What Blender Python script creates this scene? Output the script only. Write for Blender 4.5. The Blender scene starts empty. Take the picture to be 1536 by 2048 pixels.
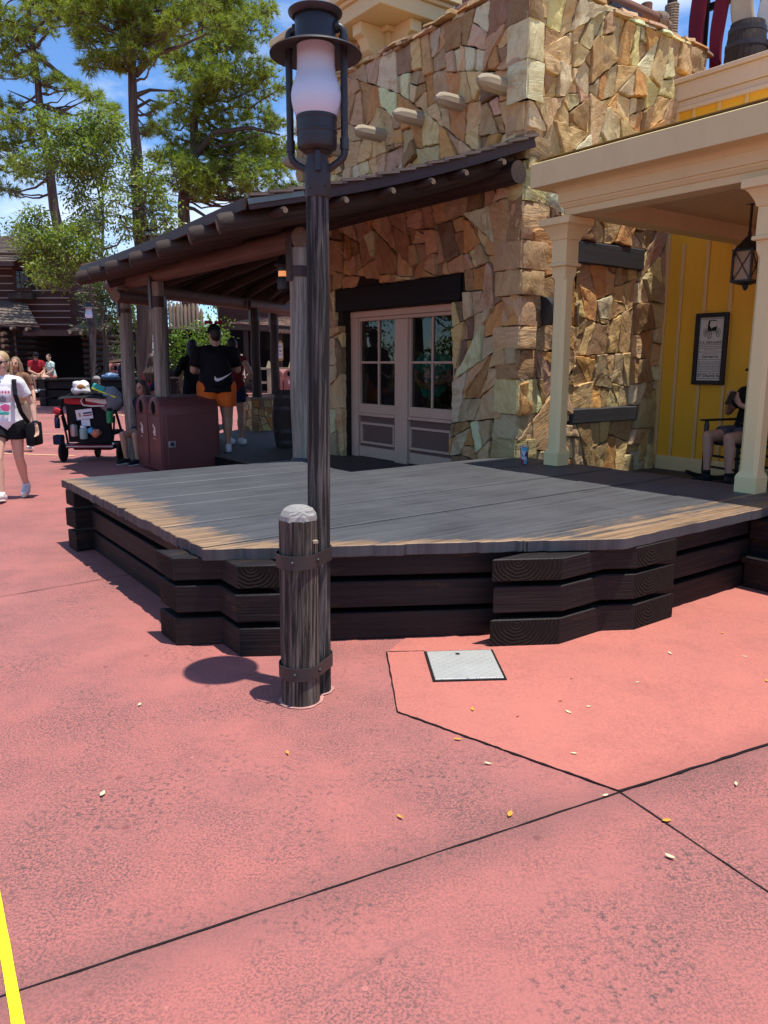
import bpy, bmesh, math, random
import numpy as np
from mathutils import Vector, Matrix, noise as mnoise

SC = bpy.context.scene
COL = SC.collection
R = math.radians
V = Vector

# ------------------------------------------------------------------ camera, sky, sun, exposure
PITCH, CAM_H, FPX = R(11.0), 1.5, 1540.0
cd = bpy.data.cameras.new("camera"); cam = bpy.data.objects.new("camera", cd); COL.objects.link(cam)
cam.location = (0, 0, CAM_H); cam.rotation_euler = (R(90) - PITCH, 0, 0)
cd.sensor_fit = 'VERTICAL'; cd.sensor_height = 36.0; cd.lens = 36.0 * FPX / 2048.0
cd.clip_start = 0.05; cd.clip_end = 2000.0
SC.camera = cam

SUN_DIR = V((0.54, -0.246, 2.71)).normalized()            # towards the sun
SUN_EL = math.asin(SUN_DIR.z); SUN_AZ = math.atan2(SUN_DIR.x, SUN_DIR.y)
world = bpy.data.worlds.new("World"); SC.world = world; world.use_nodes = True
wt = world.node_tree; wt.nodes.clear()
def wn(t, **k):
    n = wt.nodes.new(t)
    for a, b in k.items(): setattr(n, a, b)
    return n
w_out = wn('ShaderNodeOutputWorld'); w_bg = wn('ShaderNodeBackground'); w_bg.inputs[1].default_value = 0.145
w_sky = wn('ShaderNodeTexSky', sky_type='NISHITA', sun_disc=False, sun_elevation=SUN_EL, sun_rotation=SUN_AZ)
w_sky.air_density = 1.0; w_sky.dust_density = 0.05; w_sky.ozone_density = 3.5
w_tc = wn('ShaderNodeTexCoord'); w_map = wn('ShaderNodeMapping'); w_map.inputs['Scale'].default_value = (1.0, 1.0, 2.3); w_map.inputs['Location'].default_value = (0.35, 0.1, 0.42)
w_n = wn('ShaderNodeTexNoise'); w_n.inputs['Scale'].default_value = 2.1; w_n.inputs['Detail'].default_value = 9; w_n.inputs['Roughness'].default_value = 0.58
w_r = wn('ShaderNodeValToRGB'); w_r.color_ramp.elements[0].position = 0.52; w_r.color_ramp.elements[1].position = 0.72
w_mix = wn('ShaderNodeMixRGB'); w_mix.inputs[2].default_value = (7.6, 7.9, 8.3, 1)
wt.links.new(w_tc.outputs['Generated'], w_map.inputs[0]); wt.links.new(w_map.outputs[0], w_n.inputs[0])
wt.links.new(w_n.outputs[0], w_r.inputs[0]); wt.links.new(w_r.outputs[0], w_mix.inputs[0])
w_tint = wn('ShaderNodeMixRGB', blend_type='MULTIPLY'); w_tint.inputs[0].default_value = 1.0; w_tint.inputs[2].default_value = (0.68, 0.89, 1.12, 1)
wt.links.new(w_sky.outputs[0], w_tint.inputs[1]); wt.links.new(w_tint.outputs[0], w_mix.inputs[1]); wt.links.new(w_mix.outputs[0], w_bg.inputs[0]); wt.links.new(w_bg.outputs[0], w_out.inputs[0])

sl = bpy.data.lights.new("sun", 'SUN'); sun = bpy.data.objects.new("sun", sl); COL.objects.link(sun)
sl.energy = 5.0; sl.angle = R(0.53); sl.color = (1.0, 0.955, 0.88)
sun.rotation_euler = SUN_DIR.to_track_quat('Z', 'Y').to_euler(); sun.location = (3, -3, 30)

SC.view_settings.view_transform = 'Standard'; SC.view_settings.look = 'None'
SC.view_settings.exposure = 0.27; SC.view_settings.gamma = 1.0
SC.render.engine = 'CYCLES'
SC.cycles.max_bounces = 8; SC.cycles.diffuse_bounces = 4; SC.cycles.use_denoising = True

# ------------------------------------------------------------------ coordinates
ANG = math.atan2(0.598, 0.8015)                            # the buildings stand turned by this angle: x = q, y = p
BF = Matrix.Rotation(ANG, 4, 'Z')
def ray(x, y):
    c, s = math.cos(PITCH), math.sin(PITCH)
    u, v = x - 768.0, y - 1024.0
    return V((u, FPX * c - v * s, -FPX * s - v * c))
def gz(x, y, z=0.0):                                       # point of the level z seen at a pixel
    d = ray(x, y); return V((0, 0, CAM_H)) + d * ((z - CAM_H) / d.z)
def at(x, y, Y):                                           # point at distance Y seen at a pixel
    d = ray(x, y); return V((0, 0, CAM_H)) + d * (Y / d.y)
def toB(v): return BF.inverted() @ V(v)

# ------------------------------------------------------------------ mesh helper
ORG = {}
class MB:
    def __init__(s): s.v = []; s.f = []; s.uv = []; s.mi = []; s.col = None
    def add(s, pts): i = len(s.v); s.v.extend([V(p) for p in pts]); return i
    def face(s, idx, uv=None, mi=0):
        s.f.append(list(idx)); s.mi.append(mi)
        s.uv.append(uv if uv else [(0.0, 0.0)] * len(idx))
    def quad(s, a, b, c, d, mi=0):
        i = s.add([a, b, c, d]); w = (V(b) - V(a)).length; h = (V(d) - V(a)).length
        s.face([i, i+1, i+2, i+3], [(0, 0), (w, 0), (w, h), (0, h)], mi)
    def poly(s, pts, mi=0):
        i = s.add(pts); s.face(range(i, i+len(pts)), [(p[0], p[1]) for p in pts], mi)
    def box(s, c, size, m=None, mi=0, end_mi=None, off=None):
        c = V(c); hx, hy, hz = [k / 2 for k in size]
        ax = [V((1,0,0)), V((0,1,0)), V((0,0,1))] if m is None else [V(m.col[0][:3]), V(m.col[1][:3]), V(m.col[2][:3])]
        P = [c + ax[0]*hx*a + ax[1]*hy*b + ax[2]*hz*d for a in (-1,1) for b in (-1,1) for d in (-1,1)]
        i = s.add(P); L = max(range(3), key=lambda k: size[k]); o = random.uniform(0, 50) if off is None else off
        half = (hx, hy, hz)
        for fc, n in (([0,1,3,2],0),([4,6,7,5],0),([0,4,5,1],1),([2,3,7,6],1),([0,2,6,4],2),([1,5,7,3],2)):
            uv = []
            for k in fc:
                sg = ((k >> 2 & 1)*2-1, (k >> 1 & 1)*2-1, (k & 1)*2-1)
                if n == L: a, b = [q for q in range(3) if q != n]
                else: a = L; b = [q for q in range(3) if q not in (n, L)][0]
                uv.append((sg[a]*half[a] + (o if n != L else 0), sg[b]*half[b] + (n*1.7 + o if n != L else 0)))
            s.face([i+k for k in fc], uv, (end_mi if (end_mi is not None and n == L) else mi))
    def beam(s, a, b, w, h, mi=0, end_mi=None, up=(0,0,1), roll=0.0):
        a, b = V(a), V(b); x = (b-a); L = x.length; x = x / L
        z = V(up) - x * V(up).dot(x)
        if z.length < 1e-4: z = V((1,0,0)) - x * x.x
        z.normalize()
        if roll: z = Matrix.Rotation(roll, 3, x) @ z
        y = z.cross(x)
        m = Matrix((x, y, z)).transposed().to_4x4()
        s.box((a+b)/2, (L, w, h), m, mi, end_mi)
    def tube(s, pts, r, n=12, mi=0, end_mi=None, caps=True, wob=0.0, seed=0):
        pts = [V(p) for p in pts]; k = len(pts)
        rr = r if isinstance(r, (list, tuple)) else [r]*k
        rows = []; L = 0.0; o = random.uniform(0, 40)
        t0 = (pts[1]-pts[0]).normalized()
        ref = V((0,0,1)) if abs(t0.z) < 0.9 else V((1,0,0))
        x = (ref - t0*ref.dot(t0)).normalized()
        for i, p in enumerate(pts):
            t = ((pts[min(i+1,k-1)] - pts[max(i-1,0)])).normalized()
            x = (x - t*x.dot(t)).normalized(); y = t.cross(x)
            if i: L += (p - pts[i-1]).length
            ring = []
            for j in range(n):
                a = 2*math.pi*j/n; q = rr[i]
                if wob: q *= 1 + wob*mnoise.noise(V((math.cos(a)*1.5+seed, math.sin(a)*1.5, L*1.2+o)))
                ring.append(p + x*math.cos(a)*q + y*math.sin(a)*q)
            rows.append((s.add(ring), L))
        for i in range(k-1):
            (a, la), (b, lb) = rows[i], rows[i+1]
            for j in range(n):
                j2 = (j+1) % n; w = 2*math.pi*rr[i]/n
                s.face([a+j, a+j2, b+j2, b+j], [(la+o, j*w), (la+o, (j+1)*w), (lb+o, (j+1)*w), (lb+o, j*w)], mi)
        if caps:
            for (a, _), rev, q in ((rows[0], True, rr[0]), (rows[-1], False, rr[-1])):
                ix = list(range(a, a+n)); uv = [(q*math.cos(2*math.pi*j/n), q*math.sin(2*math.pi*j/n)) for j in range(n)]
                if rev: ix.reverse(); uv.reverse()
                s.face(ix, uv, mi if end_mi is None else end_mi)
    def lathe(s, prof, c=(0,0,0), n=32, mi=0, m=None, caps=True):
        c = V(c); rows = []; L = 0
        for i, (r, z) in enumerate(prof):
            if i: L += math.hypot(r-prof[i-1][0], z-prof[i-1][1])
            ring = [V((r*math.cos(2*math.pi*j/n), r*math.sin(2*math.pi*j/n), z)) for j in range(n)]
            if m is not None: ring = [m @ p for p in ring]
            rows.append((s.add([c+p for p in ring]), L))
        for i in range(len(prof)-1):
            (a, la), (b, lb) = rows[i], rows[i+1]; w = 2*math.pi*max(prof[i][0], .01)/n
            for j in range(n):
                j2 = (j+1) % n
                s.face([a+j, a+j2, b+j2, b+j], [(la, j*w), (la, (j+1)*w), (lb, (j+1)*w), (lb, j*w)], mi)
        if caps:
            if prof[0][0] > 1e-4: s.face(list(range(rows[0][0]+n-1, rows[0][0]-1, -1)), None, mi)
            if prof[-1][0] > 1e-4: s.face(range(rows[-1][0], rows[-1][0]+n), None, mi)
    def prism(s, poly, z0, z1, mi=0, end_mi=None):         # counter-clockwise plan polygon
        n = len(poly); o = random.uniform(0, 30)
        i = s.add([(x, y, z0) for x, y in poly] + [(x, y, z1) for x, y in poly])
        s.face([i+n+k for k in range(n)], [(x+o, y) for x, y in poly], mi)
        s.face([i+k for k in reversed(range(n))], [(x+o, y) for x, y in reversed(poly)], mi)
        d = 0
        for k in range(n):
            k2 = (k+1) % n; l = math.hypot(poly[k2][0]-poly[k][0], poly[k2][1]-poly[k][1])
            e = mi if (end_mi is None or k not in end_mi[0]) else end_mi[1]
            if e == mi: uv = [(d+o, z0), (d+l+o, z0), (d+l+o, z1), (d+o, z1)]
            else: zc = (z1-z0)/2; uv = [(-l/2, -zc), (l/2, -zc), (l/2, zc), (-l/2, zc)]
            s.face([i+k, i+k2, i+n+k2, i+n+k], uv, e); d += l
    def sphere(s, c, r, n=12, m=8, mi=0):
        c = V(c); r = (r, r, r) if not isinstance(r, (tuple, list)) else r
        pts = [c + V((0, 0, r[2]))]
        for i in range(1, m):
            th = math.pi*i/m
            for j in range(n):
                ph = 2*math.pi*j/n
                pts.append(c + V((r[0]*math.sin(th)*math.cos(ph), r[1]*math.sin(th)*math.sin(ph), r[2]*math.cos(th))))
        pts.append(c - V((0, 0, r[2]))); i0 = s.add(pts)
        for j in range(n):
            j2 = (j+1) % n
            s.face([i0, i0+1+j, i0+1+j2], None, mi)
            for i in range(m-2): s.face([i0+1+i*n+j, i0+1+(i+1)*n+j, i0+1+(i+1)*n+j2, i0+1+i*n+j2], None, mi)
            s.face([i0+1+(m-2)*n+j, i0+1+(m-1)*n, i0+1+(m-2)*n+j2], None, mi)
    def build(s, name, mats, parent=None, bevel=0.0, seg=1, smooth=True, base=None, frame='W', angle=32):
        me = bpy.data.meshes.new(name)
        org = ORG[parent.name] if parent is not None else (V(base) if base is not None else V((0,0,0)))
        me.from_pydata([tuple(p - org) for p in s.v], [], s.f)
        if not isinstance(mats, (list, tuple)): mats = [mats]
        for m in mats: me.materials.append(m)
        me.polygons.foreach_set('material_index', s.mi)
        uvl = me.uv_layers.new(name='UVMap')
        uvl.data.foreach_set('uv', [c for u in s.uv for t in u for c in t])
        if s.col is not None:
            ca = me.color_attributes.new('tint', 'FLOAT_COLOR', 'POINT')
            ca.data.foreach_set('color', [c for q in s.col for c in q])
        if bevel > 0:
            bm = bmesh.new(); bm.from_mesh(me)
            bmesh.ops.remove_doubles(bm, verts=bm.verts, dist=1e-5)
            es = [e for e in bm.edges if len(e.link_faces) == 2 and e.calc_face_angle(0) > R(35)]
            bmesh.ops.bevel(bm, geom=es, offset=bevel, segments=seg, affect='EDGES', profile=0.6, clamp_overlap=True)
            bm.to_mesh(me); bm.free()
        if smooth:
            me.polygons.foreach_set('use_smooth', [True]*len(me.polygons))
            me.set_sharp_from_angle(angle=R(angle))
        me.update()
        o = bpy.data.objects.new(name, me); COL.objects.link(o)
        ORG[o.name] = org
        if parent is not None: o.parent = parent
        else:
            o.location = (BF @ org) if frame == 'B' else org
            if frame == 'B': o.rotation_euler.z = ANG
        return o

def tag(o, label, cat, group=None, kind=None):
    if label: o['label'] = label
    if cat: o['category'] = cat
    if group: o['group'] = group
    if kind: o['kind'] = kind
    return o
def root(name, label, cat, base=(0,0,0), group=None, frame='W'):
    o = bpy.data.objects.new(name, None); COL.objects.link(o); o.empty_display_size = 0.2
    b = V(base); ORG[o.name] = b
    o.location = (BF @ b) if frame == 'B' else b
    if frame == 'B': o.rotation_euler.z = ANG
    return tag(o, label, cat, group)
def structure(o): o['kind'] = 'structure'; return o
def copy_tree(o, parent=None):
    c = o.copy(); COL.objects.link(c)
    if parent is not None: c.parent = parent
    for ch in list(o.children): copy_tree(ch, c)
    return c

# ------------------------------------------------------------------ materials
class NT:
    def __init__(s, name, rough=0.7, spec=0.4):
        s.m = bpy.data.materials.new(name); s.m.use_nodes = True; s.t = s.m.node_tree
        s.b = s.t.nodes['Principled BSDF']; s.b.inputs['Roughness'].default_value = rough
        s.b.inputs['Specular IOR Level'].default_value = spec
    def n(s, t, ins=None, **k):
        x = s.t.nodes.new(t)
        for a, b in k.items(): setattr(x, a, b)
        for a, b in (ins or {}).items():
            if isinstance(b, bpy.types.NodeSocket): s.t.links.new(b, x.inputs[a])
            else: x.inputs[a].default_value = b
        return x
    def uv(s): return s.n('ShaderNodeUVMap').outputs[0]
    def obj(s): return s.n('ShaderNodeTexCoord').outputs['Object']
    def mapp(s, v, scale=(1,1,1), loc=(0,0,0), rot=(0,0,0)): return s.n('ShaderNodeMapping', {0: v, 'Scale': scale, 'Location': loc, 'Rotation': rot}).outputs[0]
    def noise(s, v, scale, detail=4, rough=0.55, dist=0.0): return s.n('ShaderNodeTexNoise', {'Vector': v, 'Scale': scale, 'Detail': detail, 'Roughness': rough, 'Distortion': dist}).outputs[0]
    def ramp(s, v, a, b, c0=(0,0,0,1), c1=(1,1,1,1)):
        if a > b: a, b, c0, c1 = b, a, c1, c0
        r = s.n('ShaderNodeValToRGB', {0: v}); e = r.color_ramp.elements
        e[0].position, e[1].position = a, b; e[0].color, e[1].color = c0, c1
        return r.outputs[0]
    def mix(s, f, a, b, mode='MIX'):
        x = s.n('ShaderNodeMixRGB', {0: f, 1: a, 2: b}); x.blend_type = mode; return x.outputs[0]
    def math(s, op, a, b=0.0, c=None):
        d = {0: a, 1: b}
        if c is not None: d[2] = c
        x = s.n('ShaderNodeMath', d, operation=op); return x.outputs[0]
    def col(s, v): s.t.links.new(v, s.b.inputs['Base Color'])
    def rgh(s, v): s.t.links.new(v, s.b.inputs['Roughness'])
    def bump(s, h, strength=0.3, dist=0.01):
        b = s.n('ShaderNodeBump', {'Strength': strength, 'Distance': dist, 'Height': h}); s.t.links.new(b.outputs[0], s.b.inputs['Normal'])
def c4(c): return (c[0], c[1], c[2], 1.0)
def plain(name, c, rough=0.6, spec=0.4, var=0.12, scale=6.0, metal=0.0, bump=0.0):
    m = NT(name, rough, spec); v = m.obj()
    n = m.noise(v, scale, 5); n2 = m.noise(m.mapp(v, (1, 1, .35)), scale*.45+1.5, 7, .7)
    cc = m.mix(n, c4([k*(1-var) for k in c]), c4([min(1, k*(1+var)) for k in c]))
    m.col(m.mix(m.math('MULTIPLY', m.ramp(n2, .48, .72), .22), cc, m.mix(1.0, cc, (.62, .56, .50, 1), 'MULTIPLY')))
    m.rgh(m.math('ADD', rough-.08, m.math('MULTIPLY', n2, .2)))
    m.b.inputs['Metallic'].default_value = metal
    if bump: m.bump(m.noise(v, scale*12, 4), bump, 0.004)
    return m.m
def wood(name, dark, light, gs=1.0, contrast=(0.42, 0.68), rough=0.75, spec=0.3, bump=0.5, stain=None):
    m = NT(name, rough, spec); u = m.uv()
    g = m.noise(m.mapp(u, (1.6*gs, 42*gs, 1)), 1.0, 6, 0.65, 0.6)
    g2 = m.noise(m.mapp(u, (0.7, 6, 1)), 1.3, 3)
    f = m.ramp(g, contrast[0], contrast[1])
    c = m.mix(f, c4(dark), c4(light))
    c = m.mix(m.ramp(g2, 0.35, 0.7), c, m.mix(0.45, c, c4(dark)))
    if stain:
        w = m.ramp(m.noise(m.mapp(u, (1.2, 5, 1), (3, 9, 0)), 1.6, 6, 0.7), 0.60, 0.74)
        c = m.mix(m.math('MULTIPLY', w, 0.8), c, c4(stain))
    m.col(c); m.bump(m.mix(0.5, g, m.noise(m.mapp(u, (3, 90, 1)), 1.0, 3)), bump, 0.008)
    return m.m
def rings(name, dark, light, scale=60.0):
    m = NT(name, 0.8, 0.2); u = m.uv()
    w = m.n('ShaderNodeTexWave', {'Vector': m.mapp(u, (1, 1.15, 1), (0.045, -0.05, 0)), 'Scale': scale/6.28, 'Distortion': 5.5, 'Detail': 4, 'Detail Scale': 0.6, 'Detail Roughness': 0.6}, wave_type='RINGS', rings_direction='Z').outputs[0]
    n = m.noise(u, 22, 5, 0.7)
    m.col(m.mix(m.math('MULTIPLY', w, m.ramp(n, 0.3, 0.75)), c4(dark), c4(light)))
    m.bump(w, 0.5, 0.006); return m.m

M = {}
M['timber'] = wood('stained timber', (0.007, 0.005, 0.005), (0.032, 0.020, 0.017), 1.0, (0.42, 0.80), 0.6, 0.3, 0.9, (0.085, 0.042, 0.020))
M['timber_end'] = rings('timber end grain', (0.010, 0.007, 0.006), (0.030, 0.020, 0.014), 95)
M['weathered'] = wood('weathered black pole', (0.022, 0.021, 0.0195), (0.25, 0.235, 0.212), 1.1, (0.47, 0.72), 0.85, 0.2, 1.0)
M['bollard'] = wood('weathered bollard', (0.026, 0.021, 0.017), (0.24, 0.20, 0.165), 1.4, (0.43, 0.68), 0.85, 0.2, 1.0)
M['bollard_top'] = rings('bollard cap wood', (0.24, 0.225, 0.21), (0.44, 0.425, 0.40), 170)
M['grey_post'] = wood('grey wood post', (0.14, 0.118, 0.092), (0.46, 0.40, 0.32), 1.0, (0.36, 0.7), 0.85, 0.2, 0.7)
M['log'] = wood('brown log', (0.024, 0.0155, 0.012), (0.088, 0.056, 0.040), 0.7, (0.35, 0.75), 0.7, 0.3, 0.5)
M['log_red'] = wood('red brown beam', (0.065, 0.034, 0.024), (0.165, 0.09, 0.06), 0.6, (0.35, 0.75), 0.65, 0.3, 0.4)
M['log_end'] = rings('log end', (0.16, 0.10, 0.065), (0.36, 0.25, 0.17), 110)
M['viga'] = wood('pale carved log', (0.27, 0.215, 0.14), (0.46, 0.38, 0.265), 0.8, (0.3, 0.75), 0.8, 0.2, 0.4)
M['lintel'] = wood('black lintel', (0.008, 0.007, 0.008), (0.022, 0.018, 0.019), 0.9, (0.4, 0.8), 0.7, 0.25, 0.5)
M['lintel_grey'] = wood('charcoal lintel', (0.035, 0.035, 0.038), (0.06, 0.06, 0.065), 0.9, (0.4, 0.8), 0.55, 0.35, 0.3)
M['fascia'] = wood('dark fascia', (0.035, 0.017, 0.014), (0.085, 0.042, 0.034), 0.8, (0.35, 0.8), 0.5, 0.4, 0.3)
M['black_metal'] = plain('black painted metal', (0.020, 0.021, 0.023), 0.42, 0.5, 0.35, 9)
M['brown_metal'] = plain('brown black metal', (0.034, 0.028, 0.027), 0.5, 0.45, 0.3, 9)
M['band'] = plain('iron band', (0.035, 0.028, 0.027), 0.5, 0.5, 0.3, 12)
M['cream'] = plain('cream paint', (0.76, 0.60, 0.29), 0.5, 0.4, 0.05, 2)
M['peach'] = plain('peach paint', (0.70, 0.555, 0.27), 0.55, 0.35, 0.05, 2)
M['pinktan_light'] = plain('pale tan paint', (0.66, 0.49, 0.34), 0.55, 0.35, 0.06, 3)
M['pinktan'] = plain('pink tan door paint', (0.60, 0.40, 0.285), 0.5, 0.35, 0.06, 3)
M['ceiling_cream'] = plain('porch ceiling paint', (0.60, 0.50, 0.28), 0.6, 0.3, 0.05, 3)
M['yellow'] = plain('yellow board', (0.84, 0.44, 0.028), 0.5, 0.35, 0.10, 1.5)
M['batten'] = plain('batten paint', (0.70, 0.46, 0.17), 0.5, 0.35, 0.08, 3)
M['panel_brown'] = plain('brown panel', (0.16, 0.095, 0.075), 0.6, 0.3, 0.1, 4)
M['dark_void'] = plain('dark interior', (0.012, 0.010, 0.010), 0.9, 0.1, 0.2, 3)  # near-black paint standing in for the shade inside rooms and hollows

def stone_mat(name='field stone'):
    m = NT(name, 0.82, 0.25); v = m.obj()
    t = m.n('ShaderNodeAttribute', attribute_name='tint').outputs['Color']
    sep = m.n('ShaderNodeAttribute', attribute_name='tint').outputs['Alpha']
    rot = m.n('ShaderNodeVectorRotate', {'Vector': v, 'Angle': m.math('MULTIPLY', sep, 6.28)}, rotation_type='AXIS_ANGLE')
    rot.inputs['Axis'].default_value = (0.7, 0.7, 0.15)
    rv = rot.outputs[0]
    band = m.noise(m.mapp(rv, (1.5, 1.5, 11)), 1.6, 6, 0.65, 1.2)
    blot = m.noise(v, 5.5, 6, 0.65)
    fine = m.noise(v, 42, 5, 0.7)
    c = m.mix(m.math('MULTIPLY', m.ramp(band, 0.45, 0.72), .75), t, m.mix(1.0, t, (0.72, 0.58, 0.42, 1), 'MULTIPLY'))
    c = m.mix(m.math('MULTIPLY', m.ramp(blot, 0.54, 0.70), 0.65), c, m.mix(1.0, t, (0.58, 0.40, 0.26, 1), 'MULTIPLY'))
    c = m.mix(m.math('MULTIPLY', m.ramp(blot, 0.45, 0.25), 0.45), c, (0.60, 0.52, 0.40, 1))
    c = m.mix(m.math('MULTIPLY', m.ramp(fine, 0.35, 0.65), 0.35), m.mix(1.0, c, (0.74, 0.70, 0.66, 1), 'MULTIPLY'), c)
    m.col(c)
    h = m.math('ADD', m.math('MULTIPLY', band, 0.9), m.math('ADD', m.math('MULTIPLY', blot, 0.8), m.math('MULTIPLY', fine, 0.35)))
    m.bump(h, 0.85, 0.022); return m.m
M['stone'] = stone_mat()
M['mortar'] = plain('dark mortar', (0.035, 0.026, 0.020), 0.95, 0.1, 0.3, 12)

def glass_mat():
    m = NT('window glass'); t = m.t; o = t.nodes['Material Output']
    tr = m.n('ShaderNodeBsdfTransparent', {0: (0.62, 0.66, 0.66, 1)}); gl = m.n('ShaderNodeBsdfGlossy', {0: (1, 1, 1, 1), 'Roughness': 0.015})
    fr = m.n('ShaderNodeFresnel', {0: 1.5}); mx = m.n('ShaderNodeMixShader', {0: fr.outputs[0], 1: tr.outputs[0], 2: gl.outputs[0]})
    t.links.new(mx.outputs[0], o.inputs[0]); t.nodes.remove(m.b); return m.m
M['glass'] = glass_mat()
def frosted():
    m = NT('frosted lamp glass', 0.35, 0.5); v = m.obj()
    m.col(m.mix(m.ramp(m.noise(v, 9, 4), 0.62, 0.75), (0.66, 0.78, 0.87, 1), (0.50, 0.53, 0.55, 1)))
    m.b.inputs['Subsurface Weight'].default_value = 0.0
    m.b.inputs['Transmission Weight'].default_value = 0.12
    return m.m
M['frosted'] = frosted()

def ground_mat(name, base, worn, speck, amount):
    m = NT(name, 0.78, 0.25); v = m.obj()
    big = m.noise(v, 0.55, 7, 0.68); mid = m.noise(v, 3.2, 6, 0.65, 0.3)
    c = m.mix(m.ramp(big, 0.38, 0.64), c4(base), c4(worn))
    c = m.mix(m.math('MULTIPLY', m.ramp(mid, 0.52, 0.74), 0.38), c, c4([worn[0]*0.55, worn[1]*0.6, worn[2]*0.64]))
    sp = m.noise(v, 115, 4, 0.8); sp2 = m.noise(v, 44, 6, 0.8)
    s1 = m.math('MULTIPLY', m.ramp(sp, 0.47, 0.56), m.ramp(m.noise(v, 1.2, 7, 0.7), 0.34, 0.60))
    s2 = m.math('MULTIPLY', m.ramp(sp2, 0.525, 0.575), m.ramp(m.noise(m.mapp(v, loc=(7, 3, 0)), 1.9, 7, 0.7), 0.42, 0.60))
    c = m.mix(m.math('MULTIPLY', m.math('MAXIMUM', s1, s2), amount), c, c4(speck))
    spots = m.n('ShaderNodeTexVoronoi', {'Vector': m.mapp(v, loc=(3, 5, 0)), 'Scale': 3.1}).outputs['Distance']
    c = m.mix(m.math('MULTIPLY', m.ramp(spots, 0.060, 0.03), 0.6), c, c4([k*0.35 for k in base]))
    cell = m.n('ShaderNodeTexVoronoi', {'Vector': m.mix(.12, v, m.n('ShaderNodeTexNoise', {'Vector': v, 'Scale': 2.5, 'Detail': 5}).outputs[1]), 'Scale': .42}, feature='DISTANCE_TO_EDGE').outputs[0]
    c = m.mix(m.math('MULTIPLY', m.math('MULTIPLY', m.ramp(cell, 0.0022, 0.0008), m.ramp(m.noise(v, 1.1, 4), .45, .6)), .35), c, c4(speck))
    gum = m.n('ShaderNodeTexVoronoi', {'Vector': m.mapp(v, loc=(11, 4, 0)), 'Scale': 1.7}).outputs['Distance']
    c = m.mix(m.math('MULTIPLY', m.ramp(gum, 0.022, 0.014), .85), c, (.03, .028, .028, 1))
    lt = m.n('ShaderNodeTexVoronoi', {'Vector': m.mapp(v, loc=(1, 9, 0)), 'Scale': 4.3}).outputs['Distance']
    c = m.mix(m.math('MULTIPLY', m.ramp(lt, 0.045, 0.025), .35), c, c4([min(.8, k*1.5+.05) for k in base]))
    # dirt lying along the long joint in the foreground
    if amount > 0.5:
        sx = m.n('ShaderNodeSeparateXYZ', {0: v})
        d = m.math('ABSOLUTE', m.math('ADD', m.math('ADD', m.math('MULTIPLY', sx.outputs[0], -0.4546), m.math('MULTIPLY', sx.outputs[1], 0.8907)), -1.8417 + 0.01))
        dn = m.math('MULTIPLY', m.math('SUBTRACT', mid, 0.5), 0.28)
        c = m.mix(m.math('MULTIPLY', m.ramp(m.math('ADD', d, dn), 0.16, 0.0), 0.42), c, c4(speck))
    m.col(c)
    m.bump(m.math('ADD', m.noise(v, 150, 4, 0.7), m.math('MULTIPLY', sp2, 0.7)), 0.35, 0.004); return m.m
M['ground'] = ground_mat('red pavement', (0.44, 0.143, 0.121), (0.365, 0.136, 0.119), (0.118, 0.068, 0.062), 1.0)
M['slab'] = ground_mat('newer red slab', (0.51, 0.163, 0.124), (0.45, 0.155, 0.120), (0.24, 0.085, 0.072), 0.55)
M['joint'] = plain('joint filler', (0.018, 0.014, 0.014), 0.9, 0.1)

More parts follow.
